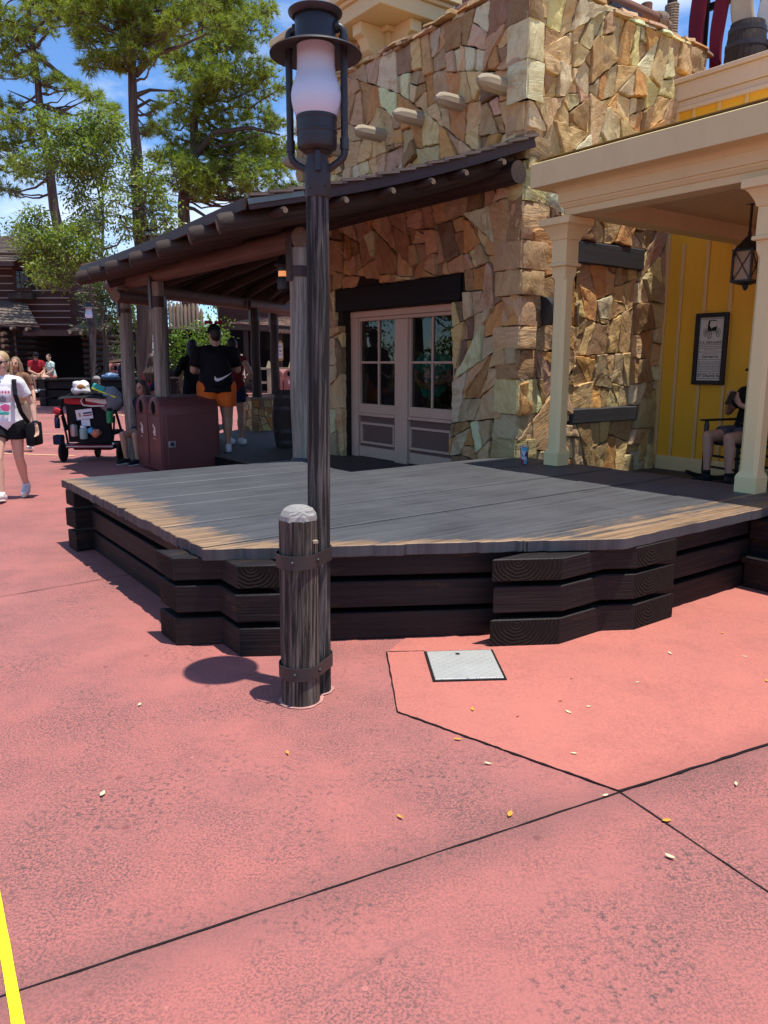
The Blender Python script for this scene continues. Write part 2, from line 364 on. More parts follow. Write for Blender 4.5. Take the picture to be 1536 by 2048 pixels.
def deck_mat():
    m = NT('worn black deck', 0.5, 0.35); v = m.mapp(m.obj(), loc=(3.4, 4.4, 0)); sx = m.n('ShaderNodeSeparateXYZ', {0: v}); q, p = sx.outputs[0], sx.outputs[1]
    g = m.noise(m.mapp(v, (1.3, 38, 1)), 1.0, 7, 0.68, 0.5)
    streak = m.noise(m.mapp(v, (0.55, 9, 1)), 1.6, 6, 0.65)
    blot = m.noise(v, 2.2, 5, 0.6)
    dark = m.mix(m.ramp(g, 0.36, 0.68), (0.036, 0.037, 0.040, 1), (0.080, 0.082, 0.087, 1))
    dark = m.mix(m.ramp(blot, 0.35, 0.7), dark, m.mix(0.5, dark, (0.10, 0.102, 0.108, 1)))
    tan = m.mix(m.ramp(g, 0.35, 0.7), (0.13, 0.076, 0.040, 1), (0.40, 0.255, 0.145, 1))
    e1 = m.math('SUBTRACT', q, 1.60)                                            # left edge
    e2 = m.math('SUBTRACT', p, 2.47)                                            # front right edge
    e3 = m.math('ADD', m.math('MULTIPLY', p, 0.855), m.math('ADD', m.math('MULTIPLY', q, 0.519), -3.97))   # chamfer
    big = m.noise(m.mapp(v, (0.6, 1.1, 1), (2, 5, 0)), 1.5, 3)
    def wear(e, w0, w1, k):
        t = m.math('DIVIDE', e, m.math('ADD', w0, m.math('MULTIPLY', m.math('SUBTRACT', big, 0.42), w1)))
        return m.ramp(m.math('SUBTRACT', m.math('ADD', streak, m.math('MULTIPLY', m.math('SUBTRACT', g, 0.5), 0.5)), m.math('ADD', m.math('MULTIPLY', t, k), m.math('MULTIPLY', m.math('SUBTRACT', m.noise(v, 7, 6, 0.7), 0.5), 0.5))), 0.18, 0.40)
    w = m.math('MAXIMUM', wear(e1, 0.32, 0.70, 0.50), wear(e2, 0.40, 0.5, 0.40))
    w = m.math('MAXIMUM', w, wear(e3, 0.10, 0.45, 0.40))
    crack = m.ramp(m.noise(m.mapp(v, (0.9, 60, 1), (4, 2, 0)), 1.0, 4, 0.6, 0.3), 0.655, 0.675)
    dark = m.mix(m.math('MULTIPLY', crack, 0.85), dark, (0.008, 0.008, 0.009, 1))
    scuff = m.math('MULTIPLY', m.ramp(m.noise(m.mapp(v, (2.2, 16, 1), (8, 1, 0)), 1.5, 7, 0.75), 0.66, 0.74), 0.35)
    nz = m.n('ShaderNodeSeparateXYZ', {0: m.n('ShaderNodeNewGeometry').outputs['True Normal']}).outputs[2]
    m.col(m.mix(m.math('MULTIPLY', m.math('MAXIMUM', w, scuff), m.ramp(nz, 0.25, 0.6)), dark, tan))
    m.rgh(m.math('ADD', 0.42, m.math('MULTIPLY', g, 0.25)))
    m.bump(g, 0.45, 0.006); return m.m
M['deck'] = deck_mat()

# ------------------------------------------------------------------ ground
gb = MB(); S = 320
gb.quad((-S, -S, 0), (S, -S, 0), (S, S, 0), (-S, S, 0))
structure(gb.build('ground', M['ground'], smooth=False))
def strip(mb, a, b, w, z, n=14, jit=0.18, mi=0):
    a, b = V(a), V(b); d = (b-a).normalized(); nrm = V((-d.y, d.x, 0)); prev = None
    for i in range(n+1):
        c = a.lerp(b, i/n) + nrm*random.uniform(-1, 1)*w*jit; ww = w*random.uniform(1-jit*2, 1+jit*2)/2
        cur = (c+nrm*ww+V((0,0,z)), c-nrm*ww+V((0,0,z)))
        if prev: mb.quad(prev[1], cur[1], cur[0], prev[0], mi)
        prev = cur
random.seed(5)
J = [gz(*t) for t in ((1240, 1585), (795, 1425), (773, 1305), (985, 1302))]
sb = MB()
far_r = gz(1536, 1490) + (gz(1536, 1490) - J[0]) * 2.0
sb.poly([tuple(p + V((0, 0, 0.004))) for p in (J[0], far_r, far_r + V((1.0, 2.2, 0)), V((2.3, 5.3, 0)), V((0.3, 4.4, 0)), J[2], J[1])])
structure(sb.build('pavement', M['slab'], smooth=False))
jb = MB()
a = gz(0, 1995); strip(jb, a - (J[0]-a)*0.35, J[0], 0.0060, 0.003, 40)
strip(jb, J[0], J[0] + (gz(1536, 1785)-J[0])*2.2, 0.0055, 0.0032, 20)
strip(jb, J[0], far_r, 0.0085, 0.0062, 40, 0.3)
strip(jb, J[0], J[1], 0.0075, 0.006, 40, 0.3); strip(jb, J[1], J[2], 0.006, 0.006, 14, 0.3); strip(jb, J[2], J[3] + V((-0.36, -.01, 0)), 0.005, 0.006, 8, 0.3)
a = gz(0, 1195); strip(jb, a + V((-1.5, -1.2, 0)), gz(270, 1148), 0.007, 0.005, 20, 0.3)
strip(jb, gz(0, 1020), gz(-300, 1000), 0.01, 0.005, 4)
structure(jb.build('pavement_joint', M['joint'], smooth=False))
# pale lines painted on the far pavement
M['pale_line'] = plain('pale painted line', (0.62, 0.36, 0.20), 0.8, 0.2, 0.15, 5)
pb = MB()
strip(pb, gz(-60, 905), gz(150, 912), 0.09, 0.006, 6, 0.08); strip(pb, gz(-60, 866), gz(135, 869), 0.09, 0.006, 6, 0.08)
strip(pb, gz(215, 827), gz(400, 852), 0.10, 0.006, 6, 0.08)
structure(pb.build('pavement_line', M['pale_line'], smooth=False))
# yellow tape lying on the pavement
M['tape'] = plain('yellow tape', (0.86, 0.80, 0.012), 0.45, 0.4, 0.03)
tb = MB(); A = [gz(0, 1785), gz(50, 2048), gz(22, 2048), gz(0, 1915)]
u0, u1, v0, v1 = A[0], A[1], A[3], A[2]
e = (u1-u0)
d = ((u1-u0).normalized() + (v1-v0).normalized()).normalized(); nn = V((-d.y, d.x, 0)); wd = (u1-v1).dot(nn); m_ = (u1+v1)/2
pts = []; NS = 60
for k in range(NS+1):
    t = -2.2 + 3.0*k/NS; c = m_ + d*t
    pts.append((c + nn*(wd/2 + random.uniform(-.0006, .0006)), c - nn*(wd/2 + random.uniform(-.0006, .0006))))
for (a0, b0), (a1_, b1) in zip(pts[:-1], pts[1:]):
    q = [a0, b0, b1, a1_]
    if (q[1]-q[0]).cross(q[2]-q[0]).z < 0: q.reverse()
    tb.quad(*[p + V((0, 0, .006)) for p in q])
tag(tb.build('floor_tape', M['tape'], smooth=False), 'bright yellow tape strip stuck on the red pavement at the bottom left corner', 'tape')

# boardwalk (low wooden floor of the covered walk and the porch)
FZ = 0.22
M['boardwalk'] = wood('walk boards', (0.060, 0.046, 0.040), (0.125, 0.095, 0.080), 0.5, (0.35, 0.75), 0.7, 0.3, 0.5)
def boards_floor(mb, poly, z, w, gap=0.006, thick=0.03):   # boards along q, clipped to a convex plan polygon (q, p)
    p0 = min(t[1] for t in poly); p1 = max(t[1] for t in poly); p = p0
    while p < p1:
        pts = clip(clip(list(poly), (0, -1), -p), (0, 1), p + w - gap)
        if len(pts) > 2: mb.prism(pts, z - thick, z)
        p += w
def clip(poly, n, d):                                      # keep n.x <= d
    out = []
    for i in range(len(poly)):
        a, b = poly[i], poly[(i+1) % len(poly)]
        fa, fb = n[0]*a[0]+n[1]*a[1]-d, n[0]*b[0]+n[1]*b[1]-d
        if fa <= 0: out.append(a)
        if fa * fb < 0:
            t = fa/(fa-fb); out.append((a[0]+(b[0]-a[0])*t, a[1]+(b[1]-a[1])*t))
    return out
wb = MB()
walk1 = [(3.85, 5.2), (6.2, 5.2), (9.4, 10.0), (9.8, 16.0), (8.9, 15.7), (6.75, 13.75), (4.58, 12.0), (4.58, 8.2), (3.85, 7.4)]
walk2 = [(5.2, 0.5), (8.5, 0.5), (8.5, 5.75), (6.22, 5.75), (6.22, 5.19), (5.2, 5.19)]
boards_floor(wb, walk1, FZ, 0.19); boards_floor(wb, walk2, FZ, 0.19)
sk = MB()
structure(wb.build('boardwalk', M['boardwalk'], frame='B', smooth=False))
for poly in (walk1, walk2): sk.prism(poly, 0.005, FZ - 0.034)
structure(sk.build('boardwalk_base', M['dark_void'], frame='B', smooth=False))

# ------------------------------------------------------------------ raised stage deck
random.seed(11)
dk = root('wooden_stage', 'low black wooden stage deck on notched timbers, its edges worn to bare tan wood', 'stage', (3.4, 4.4, 0), frame='B')
PE = 2.50
def qmin(p): return 1.60 + (p-5)*0.02 if p > 3.70 else max(1.57, (4.00 - 0.855*p)/0.519 - 0.08)
def qmax(p):
    if p > 6.6: return 3.78
    if p > 5.56: return 3.79
    return 5.82 if p < 5.30 else 5.66 - (p-5.30)*1.0
db = MB(); cr = []
edges = [PE, 2.80, 3.13, 3.42, 3.70, 4.02, 4.31, 4.64, 4.95, 5.29, 5.56, 5.86, 6.14, 6.42, 6.66]
for bi in range(len(edges)-1):
    p0, p1 = edges[bi] + 0.005, edges[bi+1] - 0.005
    cuts = sorted(random.uniform(2.6, 5.2) for _ in range(random.choice((1, 1, 2))))
    dz = random.uniform(-0.004, 0.004)
    n = 12
    left = []
    for k in range(n+1):                                   # ragged left end
        p = p0 + (p1-p0)*k/n
        left.append((qmin(p) + random.uniform(-0.006, 0.006) + 0.012*mnoise.noise(V((p*9, 2, 1))) + (0.03 if random.random() < 0.04 else 0), p))
    lastL = left
    qR = min(qmax(p0+.001), qmax(p1-.001)) + random.uniform(-.01, .01)
    if bi == len(edges)-1: qR = 3.78
    segs = [c for c in cuts if left[0][0] + .8 < c < qR - .5] + [None]
    for c in segs:
        if c is None: right = [(qmax(p0) if bi != 9 else qmax(p0), p0), (qmax(p1) if bi != 9 else qmax(p1), p1)]
        else: right = [(c - 0.002, p0), (c - 0.002, p1)]
        m = 10; bot = []
        if bi == 0:                                        # ragged front right edge
            for k in range(1, 24):
                q = lastL[0][0] + (right[0][0]-lastL[0][0])*k/24
                bot.append((q, p0 + 0.012*mnoise.noise(V((q*5, 7, 3))) + random.uniform(-.003, .003)))
        poly = list(reversed(lastL)) + bot + right
        db.prism(poly, 0.488 + dz, 0.553 + dz)
        lastL = [(right[0][0] + 0.004, p0), (right[1][0] + 0.004, p1)]
db.build('deck_boards', M['deck'], dk, bevel=0.004)
LV = [(0.0, 0.155), (0.185, 0.335), (0.362, 0.488)]
def jit(poly, k=0.006): return [(x+random.uniform(-k, k), y+random.uniform(-k, k)) for x, y in poly]
for z0, z1 in LV:
    j = lambda: random.uniform(-.012, .012)
    j0 = j()
    cl = lambda p, val: (val - 0.855*p)/0.519              # q on a line parallel to the chamfer
    # left wall timber, end cut parallel to the chamfer
    mb = MB(); q0, q1 = 1.66+j0, 1.87; v = 3.835 + j()
    mb.prism(jit([(q1, (v-.519*q1)/.855), (q1, 6.30), (q0+.1, 6.30), (q0, (v-.519*q0)/.855)], .003), z0, z1 - .002, 0, ((3,), random.choice((0, 1))))
    mb.build('timber', [M['timber'], M['timber_end']], dk, bevel=0.005)
    # chamfer timber
    mb = MB(); f, b = 4.02 + j()*.5, 4.22; ql = 1.455 + j(); pr = 2.50 + j()*.5
    mb.prism([(ql, (f-.519*ql)/.855), (cl(pr, f), pr), (cl(pr, b), pr), (ql, (b-.519*ql)/.855)], z0 + .003, z1, 0, ((1, 3), 1))
    mb.build('timber', [M['timber'], M['timber_end']], dk, bevel=0.005)
    # right wall timber
    mb = MB(); v = 3.84 + j(); pa = 2.60 + j()*.6; pc = 2.80
    mb.prism([(cl(pa, v), pa), (5.9, pa), (5.9, pc), (cl(pc, v), pc)], z0 + .001, z1 - .003, 0, ((3,), random.choice((0, 1))))
    mb.build('timber', [M['timber'], M['timber_end']], dk, bevel=0.005)
    # back left timber, poking out past the left wall
    mb = MB(); mb.prism([(1.62+j(), 6.31), (3.7, 6.31), (3.7, 6.52), (1.62+j0, 6.52)], z0 + .002, z1 - .001, 0, ((3,), 1))
    mb.build('timber', [M['timber'], M['timber_end']], dk, bevel=0.005)
mb = MB()                                                  # added near-black fill, painting in the shade behind the timber gaps
mb.prism([(1.90, 3.72), (3.9, 2.84), (5.7, 2.84), (5.7, 5.2), (3.6, 5.4), (3.6, 6.29), (1.90, 6.29)], 0.01, 0.484)
mb.build('core', M['dark_void'], dk)
# steps going down at the right end
st = root('stage_steps', 'dark timber steps at the right end of the black stage', 'steps', (5.3, 2.3, 0), frame='B')
mb = MB(); mb.box((5.55, 2.36, 0.40), (1.1, 0.46, 0.14)); mb.box((5.57, 2.40, 0.27), (1.06, 0.40, 0.12)); mb.build('step', M['timber'], st, bevel=.008)
mb = MB(); mb.box((5.52, 1.95, 0.205), (1.2, 1.28, 0.05)); mb.build('step', M['timber'], st, bevel=.008)
mb = MB(); mb.box((5.54, 1.98, 0.09), (1.14, 1.22, 0.178)); mb.build('riser', M['timber'], st, bevel=.008)

# ------------------------------------------------------------------ metal hatch in the pavement
def tread():
    m = NT('tread plate', 0.5, 0.5); v = m.obj()
    a = m.n('ShaderNodeTexWave', {'Vector': m.mapp(v, rot=(0, 0, R(45))), 'Scale': 9.0}).outputs[0]
    b = m.n('ShaderNodeTexWave', {'Vector': m.mapp(v, rot=(0, 0, R(-45))), 'Scale': 9.0}).outputs[0]
    h = m.ramp(m.math('MULTIPLY', a, b), 0.45, 0.6)
    m.col(m.mix(m.noise(v, 7, 5), (0.36, 0.36, 0.33, 1), (0.52, 0.52, 0.48, 1)))
    m.b.inputs['Metallic'].default_value = 0.25; m.bump(h, 0.7, 0.006); return m.m
M['tread'] = tread()
hc = [gz(848, 1306), gz(866, 1366), gz(1014, 1362), gz(985, 1302)]
hb = sum(hc, V())/4
ht = root('access_hatch', 'square grey metal hatch cover let into the red pavement before the stage', 'hatch cover', hb)
def shrink(pts, d):
    c = sum(pts, V())/len(pts); return [c + (p-c)*(1 - d/(p-c).length) for p in pts]
mb = MB(); inn = shrink(hc, .018); mb.prism([(p.x, p.y) for p in inn], 0.004, 0.014); mb.build('cover', M['tread'], ht, bevel=.002)
mb = MB()
for i in range(4):
    a, b = hc[i], hc[(i+1) % 4]; c, d = inn[(i+1) % 4], inn[i]
    c2 = c + (b-c)*.25; d2 = d + (a-d)*.25
    mb.prism([(p.x, p.y) for p in (a, b, c2, d2)], 0.003, 0.0095)
mb.build('frame', M['joint'], ht)
k = gz(915, 1313); mb = MB(); mb.lathe([(0.0, .0145), (.012, .0145), (.012, .016), (0, .016)], (k.x, k.y, 0), 14, caps=False); mb.build('finger_hole', M['joint'], ht)

# ------------------------------------------------------------------ lamp post and bollard
random.seed(3)
LP = V((-0.299, 3.365, 0))
lp = root('street_lamp', 'tall lantern street lamp with frosted glass chimney on a weathered black timber pole', 'street lamp', LP)
def lz(z): return LP + V((0.026*z/2.3, 0, z))
mb = MB(); n = 26
mb.tube([lz(2.21*i/n) for i in range(n+1)], [0.052 - 0.005*i/n for i in range(n+1)], 20, wob=.05, end_mi=0); mb.build('pole', M['weathered'], lp)
mb = MB(); c = lz(0)+V((.027, 0, 0))
mb.lathe([(.051, 2.165), (.053, 2.175), (.053, 2.285), (.046, 2.305), (.042, 2.33), (.060, 2.34), (.0, 2.34)], (c.x, c.y, 0), 24); mb.build('sleeve', M['brown_metal'], lp)
bz = 2.335
mb = MB(); mb.lathe([(.0, bz-.01), (.055, bz+.005), (.078, bz+.02), (.081, bz+.03), (.081, bz+.075), (.083, bz+.078), (.083, bz+.085), (.081, bz+.088), (.081, bz+.125), (.083, bz+.128), (.083, bz+.14), (.070, bz+.142), (.06, bz+.12), (.0, bz+.12)], (c.x, c.y, 0), 36); mb.build('lantern_base', M['black_metal'], lp)
gz0 = bz + .125
prof = [(.070, 0), (.086, .022), (.096, .045), (.1015, .075), (.102, .095), (.098, .120), (.089, .145), (.081, .165), (.077, .185), (.0755, .22), (.0755, .31)]
mb = MB(); mb.lathe([(r, gz0+z) for r, z in prof] + [(r-.004, gz0+z) for r, z in reversed(prof)], (c.x, c.y, 0), 40, caps=False); mb.build('chimney', M['frosted'], lp, angle=60)
dz = 2.715
mb = MB(); mb.lathe([(.074, dz+.030), (.10, dz+.026), (.150, dz+.008), (.178, dz-.006), (.184, dz-.010), (.184, dz-.013), (.178, dz-.010), (.150, dz+.003), (.10, dz+.020), (.074, dz+.024)], (c.x, c.y, 0), 48, caps=False); mb.build('hood', M['brown_metal'], lp, angle=60)
mb = MB(); mb.lathe([(.0765, dz+.018), (.082, dz+.02), (.082, dz+.115), (.079, dz+.120), (.092, dz+.122), (.106, dz+.135), (.108, dz+.142), (.104, dz+.146), (.07, dz+.155), (0, dz+.165)], (c.x, c.y, 0), 40); mb.build('lantern_cap', M['black_metal'], lp)
def elbow(a, c_, b, r=.03, n=6):
    a, c_, b = V(a), V(c_), V(b); p = c_ + (a-c_).normalized()*r; q = c_ + (b-c_).normalized()*r
    return [p*(1-t)**2 + c_*2*t*(1-t) + q*t*t for t in [i/n for i in range(n+1)]]
for sgn in (-1, 1):
    mb = MB(); X = sgn*.112; cc = V((c.x, c.y, 0)); yo = -.012 if sgn > 0 else .03
    P = lambda x, z: cc + V((x, yo, z))
    top = dz + .088; bot = bz - .02
    path = [P(sgn*.07, top)] + elbow(P(sgn*.06, top), P(X, top), P(X, bot)) + [P(X, (top+bot)/2)] + elbow(P(X, top), P(X, bot), P(sgn*.03, bot - .045)) + [cc + V((sgn*.03, 0, bot-.05))]
    mb.tube(path, .0145, 12)
    for zz in (top - .055, bot + .055): mb.tube([P(X, zz-.022), P(X, zz+.022)], .0185, 12)
    mb.tube([P(sgn*.078, top), P(sgn*.094, top)], .024, 12)
    mb.build('side_pipe', M['black_metal'], lp)
mb = MB(); mb.tube([c+V((.006, -.05, bz+.0)), c+V((.006, -.052, bz-.06))], .012, 10); mb.tube([c+V((.006, -.052, bz-.055)), c+V((.006, -.052, bz-.075))], .014, 10); mb.build('cable_gland', M['black_metal'], lp)
for xx, zz in ((-.03, 2.195), (.035, 2.205)):
    mb = MB(); mb.sphere(c + V((xx, -.0445, zz)), .005, 8, 6); mb.build('screw', M['brown_metal'], lp)

BP = V((-0.376, 3.262, 0))
bo = root('bollard', 'thick weathered timber bollard with domed pale top strapped to the lamp pole', 'bollard', BP)
mb = MB(); n = 12
mb.tube([BP + V((.004*i/n, .008*i/n, .835*i/n)) for i in range(n+1)], [.087-.003*i/n for i in range(n+1)], 28, wob=.06); mb.build('post', M['bollard'], bo)
mb = MB(); t = BP + V((.004, .008, .832))
rings_ = [(.086, 0), (.082, .022), (.068, .045), (.040, .06), (0.002, .066)]
pts = []
for r, z in rings_:
    pts.append(mb.add([t + V((r*math.cos(2*math.pi*(j+.5)/8), r*math.sin(2*math.pi*(j+.5)/8), z)) for j in range(8)]))
for i in range(len(rings_)-1):
    for j in range(8):
        j2 = (j+1) % 8; a, b = pts[i], pts[i+1]
        mb.face([a+j, a+j2, b+j2, b+j], [((mb.v[k]-t).x, (mb.v[k]-t).y) for k in (a+j, a+j2, b+j2, b+j)])
mb.build('cap', M['bollard_top'], bo, angle=14)
def strap(z):
    mb = MB(); d = (LP-BP); d.z = 0; d.normalize(); nn = V((-d.y, d.x, 0)); A, B = V((BP.x, BP.y, 0)), V((LP.x+.01*z/2.3, LP.y, 0))
    ring = []
    ra, rb = .0915, .058
    a0 = math.atan2(d.y, d.x); dl = (B-A).length; th = math.acos((ra-rb)/dl)
    for k in range(25): ang = a0 + th + (2*math.pi-2*th)*k/24; ring.append(A + V((math.cos(ang), math.sin(ang), 0))*ra)
    for k in range(17): ang = a0 - th + 2*th*k/16; ring.append(B + V((math.cos(ang), math.sin(ang), 0))*rb)
    # pull the belt in where the two posts meet
    m = len(ring); cen = (A+B)/2
    out = [p + (p-cen).normalized()*.004 for p in ring]
    h = .030
    i0 = mb.add([p+V((0,0,z-h)) for p in ring] + [p+V((0,0,z-h)) for p in out] + [p+V((0,0,z+h)) for p in out] + [p+V((0,0,z+h)) for p in ring])
    for s_ in range(3):
        for k in range(m): k2 = (k+1) % m; mb.face([i0+s_*m+k, i0+s_*m+k2, i0+(s_+1)*m+k2, i0+(s_+1)*m+k])
    o = mb.build('strap', M['band'], bo)
    for ang in (-1.72, -0.35):
        mb = MB(); p = A + V((math.cos(ang), math.sin(ang), 0))*(ra+.005) + V((0, 0, z)); mb.sphere(p, (.009, .009, .009), 8, 6); mb.build('bolt', M['black_metal'], o)
strap(.66); strap(.155)
mb = MB(); mb.box(BP + V((.08, -.045, .745)), (.022, .02, .012), Matrix.Rotation(.5, 4, 'Z')); mb.build('peg', M['viga'], bo)
# ring of grout where they stand
mb = MB()
for cc_, rr in ((BP, .101), (LP, .066)):
    mb.poly([(cc_.x + rr*(1+.12*mnoise.noise(V((math.cos(a)*2, math.sin(a)*2, rr*30))))*math.cos(a), cc_.y + rr*(1+.12*mnoise.noise(V((math.cos(a)*2, math.sin(a)*2, rr*30))))*math.sin(a), .004 + (.001 if rr < .1 else 0)) for a in [2*math.pi*k/40 for k in range(40)]])
M['grout'] = plain('pale grout', (0.46, 0.24, 0.21), .9, .1, .5, 25)
structure(mb.build('ground_grout', M['grout'], smooth=False))
# ------------------------------------------------------------------ stone building
PB, QA, QY = 5.666, 5.956, 8.376
def onq(x, y, q):
    d = toB(ray(x, y)); c = V((0, 0, CAM_H)); return c + d*(q/d.x)
def onp(x, y, p):
    d = toB(ray(x, y)); c = V((0, 0, CAM_H)); return c + d*(p/d.y)
def poly_area(p): return 0.5*sum(p[i][0]*p[(i+1) % len(p)][1]-p[(i+1) % len(p)][0]*p[i][1] for i in range(len(p)))
def centroid(p):
    a = poly_area(p); x = y = 0
    for i in range(len(p)):
        x0, y0 = p[i]; x1, y1 = p[(i+1) % len(p)]; k = x0*y1-x1*y0; x += (x0+x1)*k; y += (y0+y1)*k
    return (x/(6*a), y/(6*a))
PAL = [((.46,.33,.20),3), ((.42,.29,.20),1.6), ((.30,.20,.12),2.0), ((.55,.42,.24),2), ((.36,.30,.20),2), ((.60,.50,.37),1.5), ((.46,.26,.115),1.9), ((.44,.31,.24),.9), ((.22,.15,.11),.8), ((.50,.44,.33),1)]
def pick_col(rng):
    t = rng.uniform(0, sum(w for _, w in PAL))
    for c, w in PAL:
        t -= w
        if t <= 0: break
    k = rng.uniform(.74, 1.2)
    return (min(.85, 1.62*c[0]*k*rng.uniform(.95, 1.05)), 1.60*c[1]*k*rng.uniform(.95, 1.05), 1.32*c[2]*k*rng.uniform(.9, 1.1), rng.random())
def stones(mb, rng, x0, x1, z0, z1, holes, xf, dens=1.0, squash=0.78, dmin=.025, dmax=.085, big=1.0, gap=.0058):
    cells = []
    def split(poly, depth, tgt):
        A = abs(poly_area(poly))
        if A < tgt or depth > 16: cells.append(poly); return
        cx, cz = centroid(poly)
        sx = sum((p[0]-cx)**2 for p in poly); sz = sum(((p[1]-cz)*squash)**2 for p in poly)
        ang = 0.0 if sx > sz else math.pi/2                 # cut across the long side
        ang += rng.gauss(0, .25) if rng.random() < .75 else rng.uniform(-.8, .8)
        nx, nz = math.cos(ang), math.sin(ang)
        ds = [nx*p[0]+nz*p[1] for p in poly]; lo, hi = min(ds), max(ds)
        sliver = A > .05*big and rng.random() < .13
        f = rng.uniform(.07, .12) if sliver else rng.uniform(.36, .64)
        if sliver and rng.random() < .5: f = 1-f
        d = lo + (hi-lo)*f
        a, b = clip(poly, (nx, nz), d), clip(poly, (-nx, -nz), -d)
        for q, small in ((a, sliver and f < .5), (b, sliver and f > .5)):
            if len(q) >= 3: split(q, depth+1, rng.uniform(.004, .009) if small else rng.choice((rng.uniform(.05, .11), rng.uniform(.09, .20), rng.uniform(.02, .05)))*big*big/dens)
    nx_, nz_ = max(1, int((x1-x0)/1.3)), max(1, int((z1-z0)/1.1))
    split([(x0, z0), (x1, z0), (x1, z1), (x0, z1)], 0, .12*big)
    for poly in cells:
        r = math.sqrt(abs(poly_area(poly))/math.pi)
        for hx0, hx1, hz0, hz1 in holes:
            if not poly: break
            bx0, bx1 = min(t[0] for t in poly), max(t[0] for t in poly); bz0, bz1 = min(t[1] for t in poly), max(t[1] for t in poly)
            if bx1 <= hx0 or bx0 >= hx1 or bz1 <= hz0 or bz0 >= hz1: continue
            cx, cz = centroid(poly)
            outs = [(hx0-cx, (1,0), hx0), (cx-hx1, (-1,0), -hx1), (hz0-cz, (0,1), hz0), (cz-hz1, (0,-1), -hz1)]
            best = max(outs, key=lambda t: t[0])
            poly = clip(poly, best[1], best[2]) if best[0] > -0.08 else []
            if len(poly) < 3: poly = []
        if len(poly) < 3 or abs(poly_area(poly)) < .0012: continue
        if poly_area(poly) < 0: poly.reverse()
        one_stone(mb, rng, poly, xf, rng.uniform(dmin, dmax)*(1 if r > .09 else .7), gap)
def one_stone(mb, rng, poly, xf, d, gap):
    # chamfer the corners, break the edges up
    cut = []
    n = len(poly)
    for i in range(n):
        a, b, c = V(poly[i-1]), V(poly[i]), V(poly[(i+1) % n])
        la, lc = (a-b).length, (c-b).length
        k = min(.014, .2*la, .2*lc)*rng.uniform(.3, 1.4)
        if la > 1e-5: cut.append(b + (a-b)/la*k)
        if lc > 1e-5: cut.append(b + (c-b)/lc*k)
    out = []
    for i in range(len(cut)):
        a, b = cut[i], cut[(i+1) % len(cut)]; L = (b-a).length; m = max(1, int(L/.055))
        nn = V((-(b-a).y, (b-a).x)); nn = nn/nn.length if nn.length > 1e-6 else nn
        for k in range(m): out.append(a.lerp(b, k/m) + nn*(rng.uniform(-.013, .008) if k else rng.uniform(-.004, .002)))
    cx, cz = centroid([tuple(p) for p in out]); cen = V((cx, cz))
    rad = max(.02, math.sqrt(abs(poly_area(poly))/math.pi))
    gx, gzz = rng.uniform(-.07, .07), rng.uniform(-.07, .10); sd = rng.uniform(0, 100)
    col = pick_col(rng); N = len(out); rows = []
    insets = (gap, gap+.001, gap+.004, gap+.011)
    depth = (-.03, d*.62, d*.93, d)
    for ins, dep in list(zip(insets, depth)) + [(None, .6), (None, .28)]:
        pts = []
        for p in out:
            r = p - cen; L = r.length
            if ins is None: q = cen + r*dep; dd = d
            else: q = cen + r*max(.25, 1-ins/max(L, .03)); dd = dep
            if dd > 0:
                dd = dd + ((q.x-cx)*gx + (q.y-cz)*gzz)*min(1, rad/.12)
                if ins is None or dep == d: dd += .016*mnoise.noise(V((q.x*9+sd, q.y*9, sd))) + .008*mnoise.noise(V((q.x*24+sd, q.y*24, 3)))
                elif dep > 0: dd += .008*mnoise.noise(V((q.x*14+sd, q.y*14, sd)))
            pts.append(xf(q.x, q.y, max(dd, .004) if dd > 0 else dd))
        rows.append(mb.add(pts))
    ci = mb.add([xf(cx, cz, d + .012*mnoise.noise(V((sd, 1, 2))))])
    for a, b in zip(rows[:-1], rows[1:]):
        for k in range(N):
            k2 = (k+1) % N; mb.face([a+k, a+k2, b+k2, b+k])
    for k in range(N): mb.face([rows[-1]+k, rows[-1]+(k+1) % N, ci])
    mb.col.extend([col]*(len(mb.v)-len(mb.col)))

rng = random.Random(21)
sbld = root('stone_building', 'tall rough field stone building with log ends, black lintels and a tan double door', 'building', (QA, PB, 0), frame='B')
TOP = 5.03
xfA = lambda s, z, d: V((QA - d, PB + s, z))
xfB = lambda s, z, d: V((QA + s, PB - d, z))
A_END, B_END = 4.28, 2.95
mb = MB(); mb.col = []
stones(mb, rng, -.03, A_END, .2, TOP, [(.97, 3.225, .1, 2.17), (.86, 3.36, 2.16, 2.46)], xfA)
mb.build('wall', M['stone'], sbld, angle=24)
mb = MB(); mb.col = []
stones(mb, rng, -.03, B_END, .2, TOP, [(.80, 1.97, .83, 1.0), (.80, 1.97, 2.54, 2.77), (.86, 1.90, .98, 2.56)], xfB, dmin=.03, dmax=.085)
mb.build('wall', M['stone'], sbld, angle=24)
mb = MB(); mb.col = []                                     # blocked-up window, set back
stones(mb, rng, .80, 1.99, .98, 2.56, [], lambda s, z, d: V((QA+s, PB+.035-d, z)), dmin=.02, dmax=.045)
mb.build('blocked_window', M['stone'], sbld, angle=24)
core = MB()
def rect(mbb, a0, a1, z0, z1, xf, back=.35):
    P = [xf(a0, z0, 0), xf(a1, z0, 0), xf(a1, z1, 0), xf(a0, z1, 0)]; Q = [xf(a0, z0, -back), xf(a1, z0, -back), xf(a1, z1, -back), xf(a0, z1, -back)]
    i = mbb.add(P+Q)
    for f in ((0,1,2,3),(7,6,5,4),(0,4,5,1),(1,5,6,2),(2,6,7,3),(3,7,4,0)): mbb.face([i+k for k in f])
for a0, a1, z0, z1 in ((.002, .975, .2, 2.17), (3.245, A_END, .2, 2.17), (.002, A_END, 2.17, TOP-.01)): rect(core, a0, a1, z0, z1, xfA)
